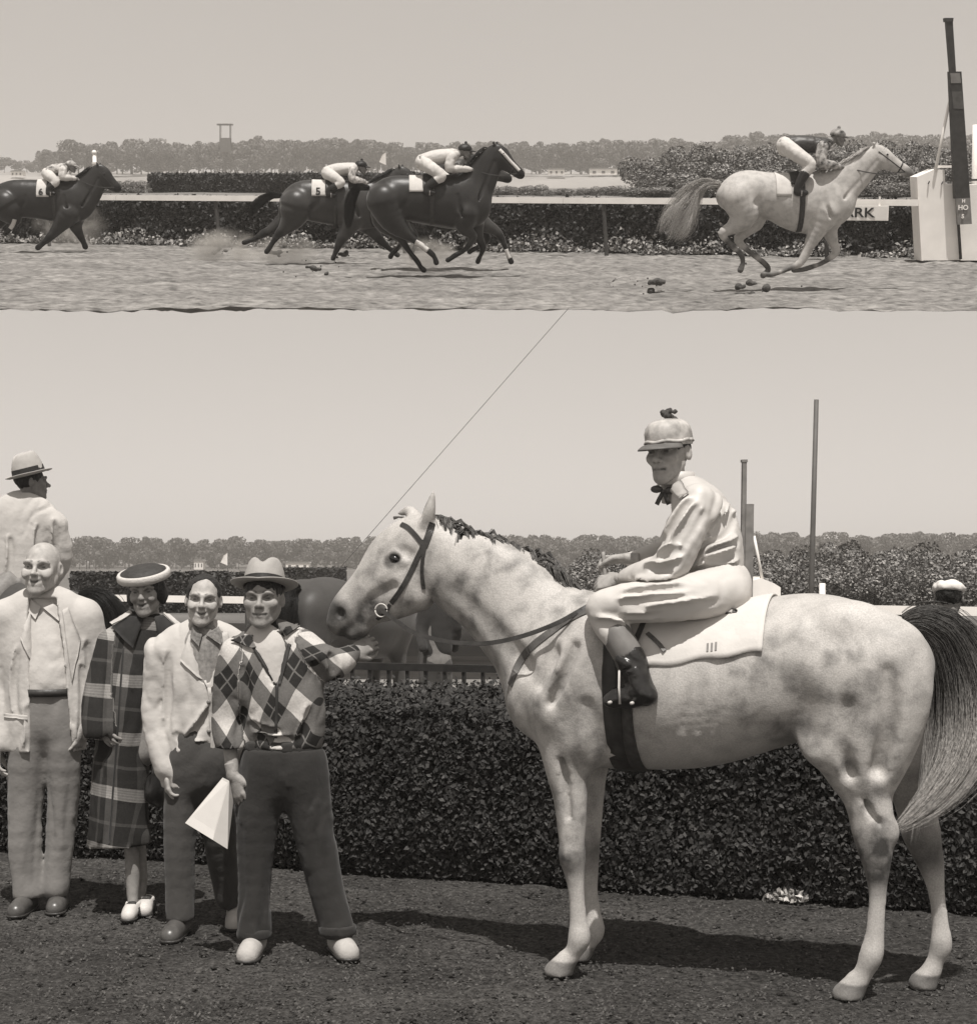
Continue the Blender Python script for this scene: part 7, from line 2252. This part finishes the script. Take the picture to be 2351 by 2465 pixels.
# underside: a thin wedge of earth under the course
nb = len(P); P2 = P.copy(); tt = np.tile(ts, nx); P2[:, 2] = P[:, 2] - .003 - .7 * tt
rim = [(q * ny, (q + 1) * ny) for q in range(nx - 1)]
Fb = Fq[:, ::-1] + nb
Ff = np.array([(q * ny + nb, (q + 1) * ny + nb, (q + 1) * ny, q * ny) for q in range(nx - 1)] + [(q * ny + ny - 1, (q + 1) * ny + ny - 1, (q + 1) * ny + ny - 1 + nb, q * ny + ny - 1 + nb) for q in range(nx - 1)])
Fs = np.array([(k, k + 1, k + 1 + nb, k + nb) for k in range(ny - 1)] + [((nx - 1) * ny + k + nb, (nx - 1) * ny + k + 1 + nb, (nx - 1) * ny + k + 1, (nx - 1) * ny + k) for k in range(ny - 1)])
def track_mat():
    m = bpy.data.materials.new('race_track_dirt'); m.use_nodes = True
    t = m.node_tree; N = t.nodes; L = t.links; p = N['Principled BSDF']; p.inputs['Roughness'].default_value = .95; p.inputs['Specular IOR Level'].default_value = .1
    tc = N.new('ShaderNodeTexCoord'); mp = N.new('ShaderNodeMapping'); mp.inputs['Scale'].default_value = (1.0, 1.3, 1); L.new(tc.outputs['Object'], mp.inputs[0])
    n1 = N.new('ShaderNodeTexNoise'); n1.inputs['Scale'].default_value = 4.2; n1.inputs['Detail'].default_value = 9; n1.inputs['Roughness'].default_value = .68; L.new(mp.outputs[0], n1.inputs['Vector'])
    n2 = N.new('ShaderNodeTexNoise'); n2.inputs['Scale'].default_value = .5; n2.inputs['Detail'].default_value = 3; L.new(mp.outputs[0], n2.inputs['Vector'])
    cr = N.new('ShaderNodeValToRGB'); cr.color_ramp.elements[0].position = .32; cr.color_ramp.elements[0].color = G(.08); cr.color_ramp.elements[1].position = .68; cr.color_ramp.elements[1].color = G(.30)
    L.new(n1.outputs[0], cr.inputs[0])
    mr = N.new('ShaderNodeMapRange'); mr.inputs[1].default_value = .3; mr.inputs[2].default_value = .7; mr.inputs[3].default_value = .78; mr.inputs[4].default_value = 1.2; L.new(n2.outputs[0], mr.inputs[0])
    mx = N.new('ShaderNodeMix'); mx.data_type = 'RGBA'; mx.blend_type = 'MULTIPLY'; mx.inputs[0].default_value = 1
    L.new(cr.outputs[0], mx.inputs[6]); L.new(mr.outputs[0], mx.inputs[7]); L.new(mx.outputs[2], p.inputs['Base Color'])
    bp = N.new('ShaderNodeBump'); bp.inputs['Strength'].default_value = .7; bp.inputs['Distance'].default_value = .08; L.new(n1.outputs[0], bp.inputs['Height']); L.new(bp.outputs[0], p.inputs['Normal'])
    return m
TR2 = track_mat()
o = mesh_obj('race_track', np.vstack([P, P2]), np.vstack([Fq, Fb, Ff, Fs]), TR2, M=M_A, smooth=False); setp(o, kind='structure')

# rail, its hedge and the flower border
ra, rb = RL - rd * 4.5, RL + rd * ((GA(2206, 627) - RL).length)
running_rail(ra, rb, 1.20, 'white running rail behind the galloping horses with dark leaning posts', M_A, 4.2, .125, 4.65, POSTM, .25)
nrm = Vector((-rd.y, rd.x, 0))
ha = ra + nrm * 1.7 - rd * 2; hb = rb + nrm * 1.7 + rd * 3
far_hedge(ha, hb, 1.06, 1.5, M_A, 'dark hedge along the course behind the white running rail', 42000, .075, 0, (.012, .05), 'course_hedge')
rg = np.random.default_rng(8)
n = 9000; L = (hb - ha).length
cl = rg.uniform(0, L, 340); k = rg.integers(0, 340, n)
u = cl[k] + rg.normal(0, .13, n); w = rg.normal(-.25, .13, n); z = abs(rg.normal(0, .11, n)) * (1 + .7 * np.sin(cl[k] * 3))
Pp = np.array([tuple(ha + rd * a_ + nrm * b_) for a_, b_ in zip(u, w)]); Pp[:, 2] = np.abs(z) + .01
V, Fq, tone = leaf_cloud(Pp, np.tile([0, -.6, .6], (n, 1)), .06, 5, .8, 1.5)
o = mesh_obj('flower_border', V, Fq, leaf_mat('border_leaf', .05, .36, .7), M=M_A, attrs={'tone': tone ** 1.5}); setp(o, 'low tufted flower border along the foot of the course hedge', 'flowers', kind='stuff')

# sign under the rail
sp0 = GA(2080, 622); spx0, spx1 = PA(1985, 500, sp0.y - .05), PA(2133, 500, sp0.y - .05)
zt, zb = PA(2080, 493, sp0.y).z, PA(2080, 528, sp0.y).z
sgn = thing('course_sign', 'white board lettered ARK hanging under the running rail beyond the leading grey', 'sign', M_A @ Matrix.Translation(((spx0.x + spx1.x) / 2 - .13, rail_y(sp0.x) - .06, (zt + zb) / 2)) @ Matrix.Rotation(math.atan2(rd.y, rd.x), 4, 'Z'))
sw = spx1.x - spx0.x
MB().box((0, 0, 0), (sw, .04, zt - zb)).build('board', WHITE, sgn)
MB().box((0, -.003, 0), (sw - .03, .038, zt - zb - .03)).build('panel', mat('sign_white', .66, .6, .05, 4), sgn)
me = text_mesh('PARK', (zt - zb) * .92, .004, .004); me.materials.append(INK)
o = bpy.data.objects.new('lettering', me); COL.objects.link(o); o.parent = sgn
o.matrix_local = Matrix.Translation((-sw * .03, -.03, 0)) @ Matrix.Rotation(math.pi / 2, 4, 'X') @ Matrix.Diagonal((1.22, 1, 1, 1))
MB().box((-sw * .35, .03, (zt - zb) * .6), (.04, .02, .3)).build('hanger', WHITE, sgn)
MB().box((sw * .35, .03, (zt - zb) * .6), (.04, .02, .3)).build('hanger', WHITE, sgn)

# finish post on the course
DF = GA(2260, 628).y
t, q = finish_post('tall dark finish post with white gabled screen at the end of the rail', M_A, dict(cx=2260,
    slabs=[('white_screen', [(2217, 628), (2206, 426), (2250, 407), (2272, 409), (2274, 443), (2299, 443), (2309, 626)], .6, WHITE, 0.0),
           ('side_screen', [(2311, 627), (2304, 446), (2380, 443), (2390, 627)], .5, WHITE, .15),
           ('dark_board', [(2297, 478), (2283, 172), (2313, 172), (2334, 476)], .14, BLACKP, -.25),
           ('pale_panel', [(2288, 200), (2286, 176), (2309, 176), (2312, 200)], .145, GREYP, -.258),
           ('mid_panel', [(2294, 262), (2290, 220), (2314, 220), (2319, 262)], .145, mat('mid_dark_board', .07, .6, .3, 8), -.258),
           ('mast', [(2286, 174), (2276, 48), (2292, 48), (2300, 174)], .12, BLACKP, -.23),
           ('mast_cap', [(2274, 52), (2273, 43), (2294, 43), (2293, 52)], .15, BLACKP, -.245),
           ('letter_board', [(2304, 541), (2300, 478), (2334, 476), (2338, 539)], .1, GREYP, -.25),
           ('screen_foot', [(2222, 632), (2222, 627), (2254, 627), (2254, 632)], .5, BLACKP, -.02),
           ('top_rail', [(2250, 404), (2250, 398), (2300, 398), (2300, 404)], .06, WHITE, .6),
           ('dark_rail', [(2276, 437), (2276, 432), (2380, 430), (2380, 435)], .06, BLACKP, .5)],
    rods=[('stay', (2250, 410), (2284, 245), .03, WHITE, -.05), ('strut', (2301, 470), (2311, 624), .03, BLACKP, -.08), ('bolt', (2234, 439), (2235, 439.5), .035, BLACKP, -.03), ('bolt', (2266, 440), (2267, 440.5), .035, BLACKP, -.03)]), DF, PA)
for tx, x, y, s in (('H', 2318, 484, .09), ('HO', 2317, 500, .13), ('S', 2316, 521, .11)):
    me = text_mesh(tx, s, .004, .003); me.materials.append(WHITE)
    o = bpy.data.objects.new('letter', me); COL.objects.link(o); o.parent = t
    o.matrix_local = Matrix.Translation(q(x, y, -.27)) @ Matrix.Rotation(math.pi / 2, 4, 'X')
simple_pole('white_pole', 'tall white pole with dark head beside the finish post', 'pole', Vector((PA(2349, 500, DF + 1).x, DF + 1, 0)), PA(2346, 300, DF + 1), .06, WHITE, M_A)

# infield bank with shrubs and a cut hedge beyond the course
def strip(name, x0, x1, prof, m, noise=.06):
    """prof rows: (depth, height); a terrain strip with a body of earth below"""
    xs = np.linspace(x0, x1, 90); V, Fq = [], []
    k = len(prof)
    for x in xs:
        for d, z in prof: V.append((x * d / prof[0][0], d, z))
    V = np.array(V); V[:, 2] += noise * fbm(V, .25, 3, 3)
    for i in range(len(xs) - 1):
        for j in range(k - 1):
            a = i * k + j; Fq.append((a, a + k, a + k + 1, a + 1))
    nb = len(V); V2 = V.copy(); V2[:, 2] -= 1.0
    Fq = np.array(Fq); Fall = np.vstack([Fq, Fq[:, ::-1] + nb, np.array([(i * k + nb, (i + 1) * k + nb, (i + 1) * k, i * k) for i in range(len(xs) - 1)])])
    o = mesh_obj(name, np.vstack([V, V2]), Fall, m, M=M_A); setp(o, kind='structure')
    return o
BANK = mat('bank_grass', .16, .95, .4, .6, .5, 5, detail=8, bdist=.05)
kz = lambda y, d: CAM_A + ray(1175, y, PITCH_A)[1] * d
strip('infield_bank', -24, 24, [(60, kz(482, 60)), (63, kz(468, 63)), (68, kz(460, 68)), (73, kz(455, 73))], BANK, .05)
strip('far_infield', -150, 150, [(428, kz(468, 428)), (433, kz(440, 433)), (440, kz(428, 440)), (460, kz(421, 460)), (500, kz(416, 500)), (560, kz(414, 560))], mat('far_infield_grass', .26, .95, .3, .03, detail=8), .25)
rr = random.Random(15)
lab = 'broad pale-leaved shrub on the infield bank behind the leading grey'
for row, (d, t0, x0) in enumerate(((71, 318, 1790), (67, 342, 1560), (64.5, 384, 1600), (62, 424, 1540))):
    x = x0
    while x < 2400:
        bump = -18 if 1590 < x < 1790 and row == 1 else 0
        top = t0 + rr.uniform(-8, 10) + bump + (12 if x < 1650 and row > 0 else 0)
        z0 = kz(478 - row * 0 - 8, d); z = kz(top, d); s = (z - z0) / 2.35
        put_shrub(rr.randrange(4), M_A @ TRS(Vector((PA(x, 450, d).x, d, z0 - .1)), rr.uniform(-.5, .5) + rr.choice((0, 3.14)), (rr.uniform(.8, 1.05), .8, s)), lab, 'shrubs on the infield bank above the course')
        x += rr.uniform(75, 110)
lab = 'low dark bush on the infield bank between the blazed horse and the shrubs'
x = 1180
while x < 1600:
    d = 63; z0 = kz(478, d); s = (kz(441 + rr.uniform(-4, 5), d) - z0) / 2.35
    put_shrub(rr.randrange(4), M_A @ TRS(Vector((PA(x, 450, d).x, d, z0 - .05)), rr.uniform(0, 6), (.42, .4, s)), lab, 'low bushes on the infield bank')
    x += rr.uniform(26, 40)
x = 255
lab = 'low bush on the infield bank behind the head of the number six horse'
while x < 352:
    d = 64; z0 = kz(468, d); s = (kz(430 + rr.uniform(-3, 3), d) - z0) / 2.35
    put_shrub(rr.randrange(4), M_A @ TRS(Vector((PA(x, 450, d).x, d, z0 - .05)), rr.uniform(0, 6), (.35, .4, s)), lab, 'low bushes behind the number six horse')
    x += 20
hz = kz(466, 65)
A, B = PA(358, 450, 65), PA(1165, 450, 65)
far_hedge(Vector((A.x, 65, 0)), Vector((B.x, 65, 0)), kz(421, 65) - hz, 1.4, M_A, 'dark square-cut infield hedge behind the galloping pack', 16000, .10, hz - .02)
# furlong post with ball
p0 = Vector((PA(231, 450, 62.5).x, 62.5, kz(470, 62.5)))
fp = thing('furlong_post', 'white furlong post with a ball on top behind the number six horse', 'post', M_A @ Matrix.Translation(p0))
hh = kz(372, 62.5) - p0.z
MB().tube([(0, 0, -.1), (0, 0, hh)], .07, 10).build('shaft', WHITE, fp, smooth=True)
MB().ball((0, 0, hh + .07), .09).build('ball', WHITE, fp, smooth=True)
MB().lathe([(.10, hh - .32), (.10, hh - .26)]).build('collar', WHITE, fp)
# observation tower
td = 445
tb = Vector((PA(545, 420, td).x, td, kz(423, td)))
tw = thing('observation_tower', 'thin steel observation tower with cabin standing against the wood', 'tower', M_A @ Matrix.Translation(tb))
sc_ = td / F
def tq(x, y): v = PA(x, y, td) - tb; return v
for i, (xa, xb, dy) in enumerate(((541, 537, -.8), (554, 572, -.8), (541, 544, .8), (554, 577, .8))):
    MB().tube([tq(xb, 424) + Vector((0, dy, -.5)), tq(xa, 366) + Vector((0, dy, 0))], .22, 6).build('leg', BLACKP, tw)
for y in (385, 402): MB().tube([tq(541, y), tq(560, y + 6)], .14, 6).build('brace', BLACKP, tw)
a, b = tq(530, 332), tq(557, 366)
MB().box(((a.x + b.x) / 2, 0, (a.z + b.z) / 2), (b.x - a.x, 2.2, a.z - b.z)).build('cabin', mat('tower_cabin', .06, .7, .3, 2), tw)
for xx in (531, 555):
    for dy in (-.9, .9): MB().tube([tq(xx, 333) + Vector((0, dy, 0)), tq(xx, 300) + Vector((0, dy, 0))], .1, 5).build('roof_post', BLACKP, tw)
a, b = tq(524, 298), tq(560, 302)
MB().box(((a.x + b.x) / 2, 0, (a.z + b.z) / 2), (b.x - a.x, 2.6, a.z - b.z)).build('roof', BLACKP, tw)
# far wood of the course
rr = random.Random(25)
lab = 'leafy tree of the far wood behind the race course'
for row, d in enumerate((448, 462, 478)):
    x = 130 - row * 12
    while x < 2400:
        top = 336 if x < 600 else 328 if x < 900 else 336 if x < 1400 else 330 if x < 1750 else 316
        if x < 170: top = 356
        top += rr.uniform(-5, 15) + rr.choice((0, 0, -5)) - row
        z0 = kz(417, d); s = (kz(top, d) - z0) / 9.2
        put_tree(rr.randrange(5), M_A @ TRS(Vector((PA(x, 400, d).x, d + rr.uniform(-3, 3), z0)), rr.uniform(0, 6.28), (s * rr.uniform(.9, 1.15), s * rr.uniform(.9, 1.1), s)), 'wood_tree', lab, 'trees of the far wood behind the course')
        x += rr.uniform(24, 52)
lab = 'low distant tree at the thin end of the wood behind the number six jockey'
x = -20
while x < 130:
    d = 520; z0 = kz(416, d); s = (kz(378 + rr.uniform(-5, 6), d) - z0) / 9.2
    put_tree(rr.randrange(5), M_A @ TRS(Vector((PA(x, 400, d).x, d, z0)), rr.uniform(0, 6.28), (s * 1.4, s * 1.3, s)), 'distant_tree', lab, 'low distant trees at the end of the wood'); x += rr.uniform(20, 32)
pennant('white pennant on a pole in the infield between the two dark horses', 930, 366, 402, 440, PA, M_A, kz(424, 440))
pennant('small white pennant in the infield behind the number five horse', 745, 405, 416, 440, PA, M_A, kz(424, 440))
low_shed('low white shed in the infield ahead of the blazed horse', 1319, 1358, 405, 417, 440, PA, M_A, kz(421, 440))
low_shed('long pale shed in the infield behind the low dark bushes', 1418, 1484, 404, 414, 445, PA, M_A, kz(421, 445))
low_shed('small pale hut at the thin end of the wood behind the number six jockey', 30, 58, 410, 420, 440, PA, M_A, kz(424, 440))

# kicked-up clods of dirt
rr = random.Random(3)
for i, (x, y, gy, w, lbl) in enumerate(((1575, 682, 700, 60, 'big dark clod kicked up behind the leading grey'), (1476, 676, 702, 26, 'thin clod flying farthest behind the leading grey'), (1795, 690, 702, 70, 'dark clod of dirt under the hind hooves of the leading grey'),
        (752, 648, 662, 40, 'dark clod lying below the number five horse'), (826, 616, 630, 36, 'round clod at the forefoot of the number five horse'), (662, 612, 628, 40, 'broken clod behind the hind hooves of the number five horse'), (535, 606, 614, 32, 'clod hanging in the dust behind the number five horse'), (1062, 596, 640, 26, 'clod thrown up under the blazed horse'))):
    g = GA(x, gy); d = g.y
    c = PA(x, y, d); rpx = w * d / F / 2
    t = thing('dirt_clod', lbl, 'clod', M_A @ Matrix.Translation((c.x, d, max(c.z, rpx * .3))))
    s = SDF((-.6, -.5, -.4), (.6, .5, .4), .03); rgc = np.random.default_rng(50 + i)
    for k in range(9): s.ell(rgc.normal(0, .35, 3) * rpx * np.array([1.3, .7, .55]), np.array([.34, .3, .26]) * rpx * rgc.uniform(.6, 1.1), None, .03)
    s.field(lambda Q: fbm(Q, 9, 3, 2) * .03)
    v, f = s.surface(0)
    mesh_obj('lump', v, f, mat('dark_dirt', .07, .95, .4, 12, .6, 30, bdist=.03), t)
    mb = MB()
    for k in range(7): mb.ball(Vector(rgc.normal(0, 1, 3) * rpx * np.array([1.5, .8, .7])), rpx * rgc.uniform(.05, .12), 5, 4)
    mb.build('crumbs', mat('dark_dirt', .07, .95), t)
# dust thrown up by the hooves
def dust_mat(seed, dens):
    m = bpy.data.materials.new('dust_%d' % seed); m.use_nodes = True; t = m.node_tree; N = t.nodes; L = t.links; N.clear()
    ou = N.new('ShaderNodeOutputMaterial'); vo = N.new('ShaderNodeVolumePrincipled'); vo.inputs['Color'].default_value = (.9, .85, .78, 1)
    tc = N.new('ShaderNodeTexCoord'); nz = N.new('ShaderNodeTexNoise'); nz.inputs['Scale'].default_value = 2.6; nz.inputs['Detail'].default_value = 4; nz.inputs['W' if False else 'Distortion'].default_value = .6
    mp = N.new('ShaderNodeMapping'); mp.inputs['Location'].default_value = (seed * 3.1, 0, 0); L.new(tc.outputs['Generated'], mp.inputs[0]); L.new(mp.outputs[0], nz.inputs['Vector'])
    gr = N.new('ShaderNodeTexGradient'); gr.gradient_type = 'SPHERICAL'
    m2 = N.new('ShaderNodeMapping'); m2.inputs['Location'].default_value = (-1, -1, -1); m2.inputs['Scale'].default_value = (2, 2, 2); L.new(tc.outputs['Generated'], m2.inputs[0]); L.new(m2.outputs[0], gr.inputs[0])
    a = N.new('ShaderNodeMath'); a.operation = 'SUBTRACT'; a.inputs[1].default_value = .38; L.new(nz.outputs[0], a.inputs[0])
    b = N.new('ShaderNodeMath'); b.operation = 'MULTIPLY'; L.new(a.outputs[0], b.inputs[0]); L.new(gr.outputs['Fac'], b.inputs[1])
    c = N.new('ShaderNodeMath'); c.operation = 'MULTIPLY'; c.inputs[1].default_value = dens; c.use_clamp = False; L.new(b.outputs[0], c.inputs[0])
    e = N.new('ShaderNodeMath'); e.operation = 'MAXIMUM'; e.inputs[1].default_value = 0; L.new(c.outputs[0], e.inputs[0])
    L.new(e.outputs[0], vo.inputs['Density']); L.new(vo.outputs[0], ou.inputs['Volume'])
    return m
for i, (x, y, gy, w, h, dens, lbl) in enumerate(((545, 600, 622, 200, 110, 24, 'pale dust cloud hanging behind the number five horse'), (690, 606, 628, 180, 80, 20, 'pale dust around the hind hooves of the number five horse'),
        (1030, 610, 650, 150, 90, 24, 'pale dust around the hind hooves of the blazed horse'), (170, 545, 600, 190, 130, 14, 'pale dust drifting about the legs of the number six horse'))):
    d = GA(x, gy).y; c = PA(x, y, d)
    mb = MB(); mb.ball((0, 0, 0), (w * d / F / 2, .7, h * d / F / 2), 20, 12)
    o = mb.build('dust_cloud', dust_mat(i, dens), None, M_A @ Matrix.Translation(c), smooth=True); setp(o, lbl, 'dust', kind='stuff')
# ------------------------------------------------------------------ mounted man and horses behind the hedge, made from the same stock
def horse_copy(label, M, coat, hair, mirror=False):
    src = GREY[0]
    r = thing('saddle_horse', label, 'horse', M)
    for ch in list(src.children):
        nm = ch.name.split('.')[0]
        o = ch.copy()
        if nm in ('body', 'mane', 'tail'):
            o.data = ch.data.copy(); o.data.materials.clear(); o.data.materials.append(coat if nm == 'body' else hair)
        COL.objects.link(o); o.parent = r
    return r
def frame_at(p, h):
    h = Vector((h[0], h[1], 0)).normalized(); l = Vector((-h.y, h.x, 0))
    return Matrix(((h.x, l.x, 0, p[0]), (h.y, l.y, 0, p[1]), (0, 0, 1, 0), (0, 0, 0, 1)))
# dark horse behind the fence, rump towards the fedora
pX = PB(835, 1500, 14.8)
horse_copy('brown saddle horse standing behind the fence beyond the grey horse\'s muzzle', frame_at((pX.x, 14.8), (.5, .87)), coat_mat('brown_coat', .06, .015, .4, 9, .35, .5), DARKHAIR)
# groom in dark clothes beside it
def groom():
    S = Stand(1052, 0, 13.4); r = S.row
    root = None
    hc = S.p(1058, 1372, .1)
    head = make_head(hc, rotm(2.4, .2, 0), 1.0, 0, h=.008)
    bones = [[r(1052, 1590, 30, 0, .7), r(1054, 1480, 30, 0, .7), r(1056, 1430, 28, 0, .6)], [r(1040, 1590, 18), r(1036, 1700, 13), r(1034, 1780, 9)], [r(1066, 1590, 18), r(1070, 1700, 13), r(1074, 1780, 9)]]
    root = person('person', 'groom in dark clothes standing by the brown horse behind the grey\'s neck', S, head, [], bones, SKIN_TAN)
    v, f = garment([[r(1052, 1560, 36, 0, .65), r(1054, 1480, 37, 0, .6), r(1056, 1435, 34, 0, .5)], [r(1022, 1440, 14), r(1012, 1510, 12), r(1018, 1560, 10, -.1)], [r(1090, 1440, 14), r(1100, 1510, 12), r(1094, 1560, 10, .1)]], .014, .03, wrinkle=.01)
    mesh_obj('jacket', v, f, cloth_mat('dark_jacket', .03), root, smooth=True)
    v, f = garment([[r(1052, 1555, 30, 0, .7), r(1052, 1600, 31, 0, .7)], [r(1040, 1600, 20), r(1034, 1700, 17), r(1032, 1775, 15)], [r(1066, 1600, 20), r(1072, 1700, 17), r(1074, 1775, 15)]], .014, .03, wrinkle=.01)
    mesh_obj('trousers', v, f, DARKTR, root, smooth=True)
    for x in (1033, 1074): shoe(root, (S.p(x, 1780)[0], .1, 0), (S.p(x, 1780)[0] + .02, -.14, 0), 'shoe', SHOE_D, .045)
groom()
# mounted man in pale coat and hat, his back turned
OD = 11.6
px = PB(-40, 1500, OD)
horse_copy('dark pony under the mounted man, hidden behind the bald man', frame_at((px.x, OD), (-.97, .22)), coat_mat('pony_coat', .05, .012, .4, 9, .3, .4), DARKHAIR)
def rider():
    S = Stand(50, 0, OD); r = S.row
    hc = S.p(76, 1160, 0)
    R = rotm(math.radians(118), -.05, 0)
    head = make_head(hc, R, 1.02, 0, h=.005)
    bones = [[r(50, 1400, 50, 0, .7), r(54, 1300, 48, 0, .7), r(58, 1235, 48, 0, .6)], [r(62, 1215, 20), r(70, 1190, 20)]]
    for g in (-1, 1):
        bones += [[r(50 + g * 30, 1405, 30, -.1), r(30 + g * 75, 1480, 24, -.3), r(40 + g * 85, 1590, 16, -.25)], [r(58 + g * 70, 1260, 20), r(60 + g * 85, 1340, 16, .05), r(60 + g * 60, 1400, 12, .1)]]
    hands = [make_hand(S.p(60 + g * 60, 1402, .12), Vector((-g * .4, .6, -.5)), Vector((g, 0, .3)), 1, .9, 1, h=.006) for g in (-1, 1)]
    root = person('person', 'mounted man in pale coat and banded hat seen from behind above the bald man', S, head, hands, bones, SKIN_TAN)
    kv, kf = hair_cap(hc, R, 1.02, .05, -.06, .005)
    mesh_obj('hair', kv, kf, HAIR, root, smooth=True)
    fedora(root, Vector(hc) + R.to_3x3() @ Vector((0, .012, .045)), R @ Matrix.Rotation(-.22, 4, 'X'), FELT, RIBBON, .092, .110, .158, .050, .0, True, .055)
    v, f = garment([[r(50, 1415, 74, 0, .62), r(50, 1330, 74, 0, .62), r(54, 1262, 82, 0, .52)], [r(-22, 1262, 26), r(20, 1226, 22), r(60, 1206, 20), r(100, 1226, 22), r(134, 1262, 26)]] +
                   [[r(56 + g * 78, 1268, 28), r(58 + g * 92, 1340, 26, .04), r(60 + g * 66, 1395, 20, .09)] for g in (-1, 1)], .010, .04, wrinkle=.005, fold_dir=((.4, 0, 1), 8, 2), onto=S.onto, lines=fold_lines([[(88, 1262), (84, 1310), (90, 1350)], [(128, 1250), (132, 1290), (126, 1330)], [(20, 1290), (24, 1330), (16, 1380)]], .010), cuts=[(S.p(0, 1420), (0, 0, -1))])
    mesh_obj('coat', v, f, LINEN, root, smooth=True)
    cj = S.caster(v, f)
    n = 24; c0 = Vector(S.p(66, 1196)); vs = []
    for z, q in ((-.035, .088), (.025, .068), (.027, .062), (-.035, .08)):
        for k in range(n):
            a = 2 * math.pi * k / n; vs.append(c0 + Vector((q * math.cos(a), q * math.sin(a) * .95, z)))
    m = MB(); m.add(vs, [(i * n + k, i * n + (k + 1) % n, ((i + 1) % 4) * n + (k + 1) % n, ((i + 1) % 4) * n + k) for i in range(4) for k in range(n)]); m.build('collar', LINEN, root, smooth=True)
    v, f = garment([[r(50, 1400, 60, 0, .7), r(50, 1430, 64, 0, .75)]] + [[r(50 + g * 32, 1425, 42, -.05), r(32 + g * 78, 1485, 33, -.28), r(38 + g * 86, 1540, 28, -.28), r(42 + g * 86, 1600, 20, -.24)] for g in (-1, 1)], .012, .03, wrinkle=.01)
    mesh_obj('trousers', v, f, cloth_mat('tan_riding_trousers', .16), root, smooth=True)
    for g in (-1, 1):
        b = S.p(42 + g * 86, 1600, -.24)
        shoe(root, (b[0], b[1] + .05, b[2] - .08), (b[0] + g * .03 - .1, b[1] - .15, b[2] - .08), 'boot', BOOT, .045)
rider()
# ------------------------------------------------------------------ the summer air
hz_o = MB().box((0, 300, 78), (1300, 640, 158.5)).build('haze', None)
setp(hz_o, 'thin pale summer haze over the course and paddock', 'haze', kind='stuff')
hm = bpy.data.materials.new('summer_haze'); hm.use_nodes = True
hn_ = hm.node_tree; hn_.nodes.clear()
ho = hn_.nodes.new('ShaderNodeOutputMaterial'); hv = hn_.nodes.new('ShaderNodeVolumePrincipled')
hv.inputs['Color'].default_value = (.95, .9, .84, 1); hv.inputs['Density'].default_value = .0010; hv.inputs['Anisotropy'].default_value = 0.0
hn_.links.new(hv.outputs[0], ho.inputs['Volume'])
hz_o.data.materials.append(hm)
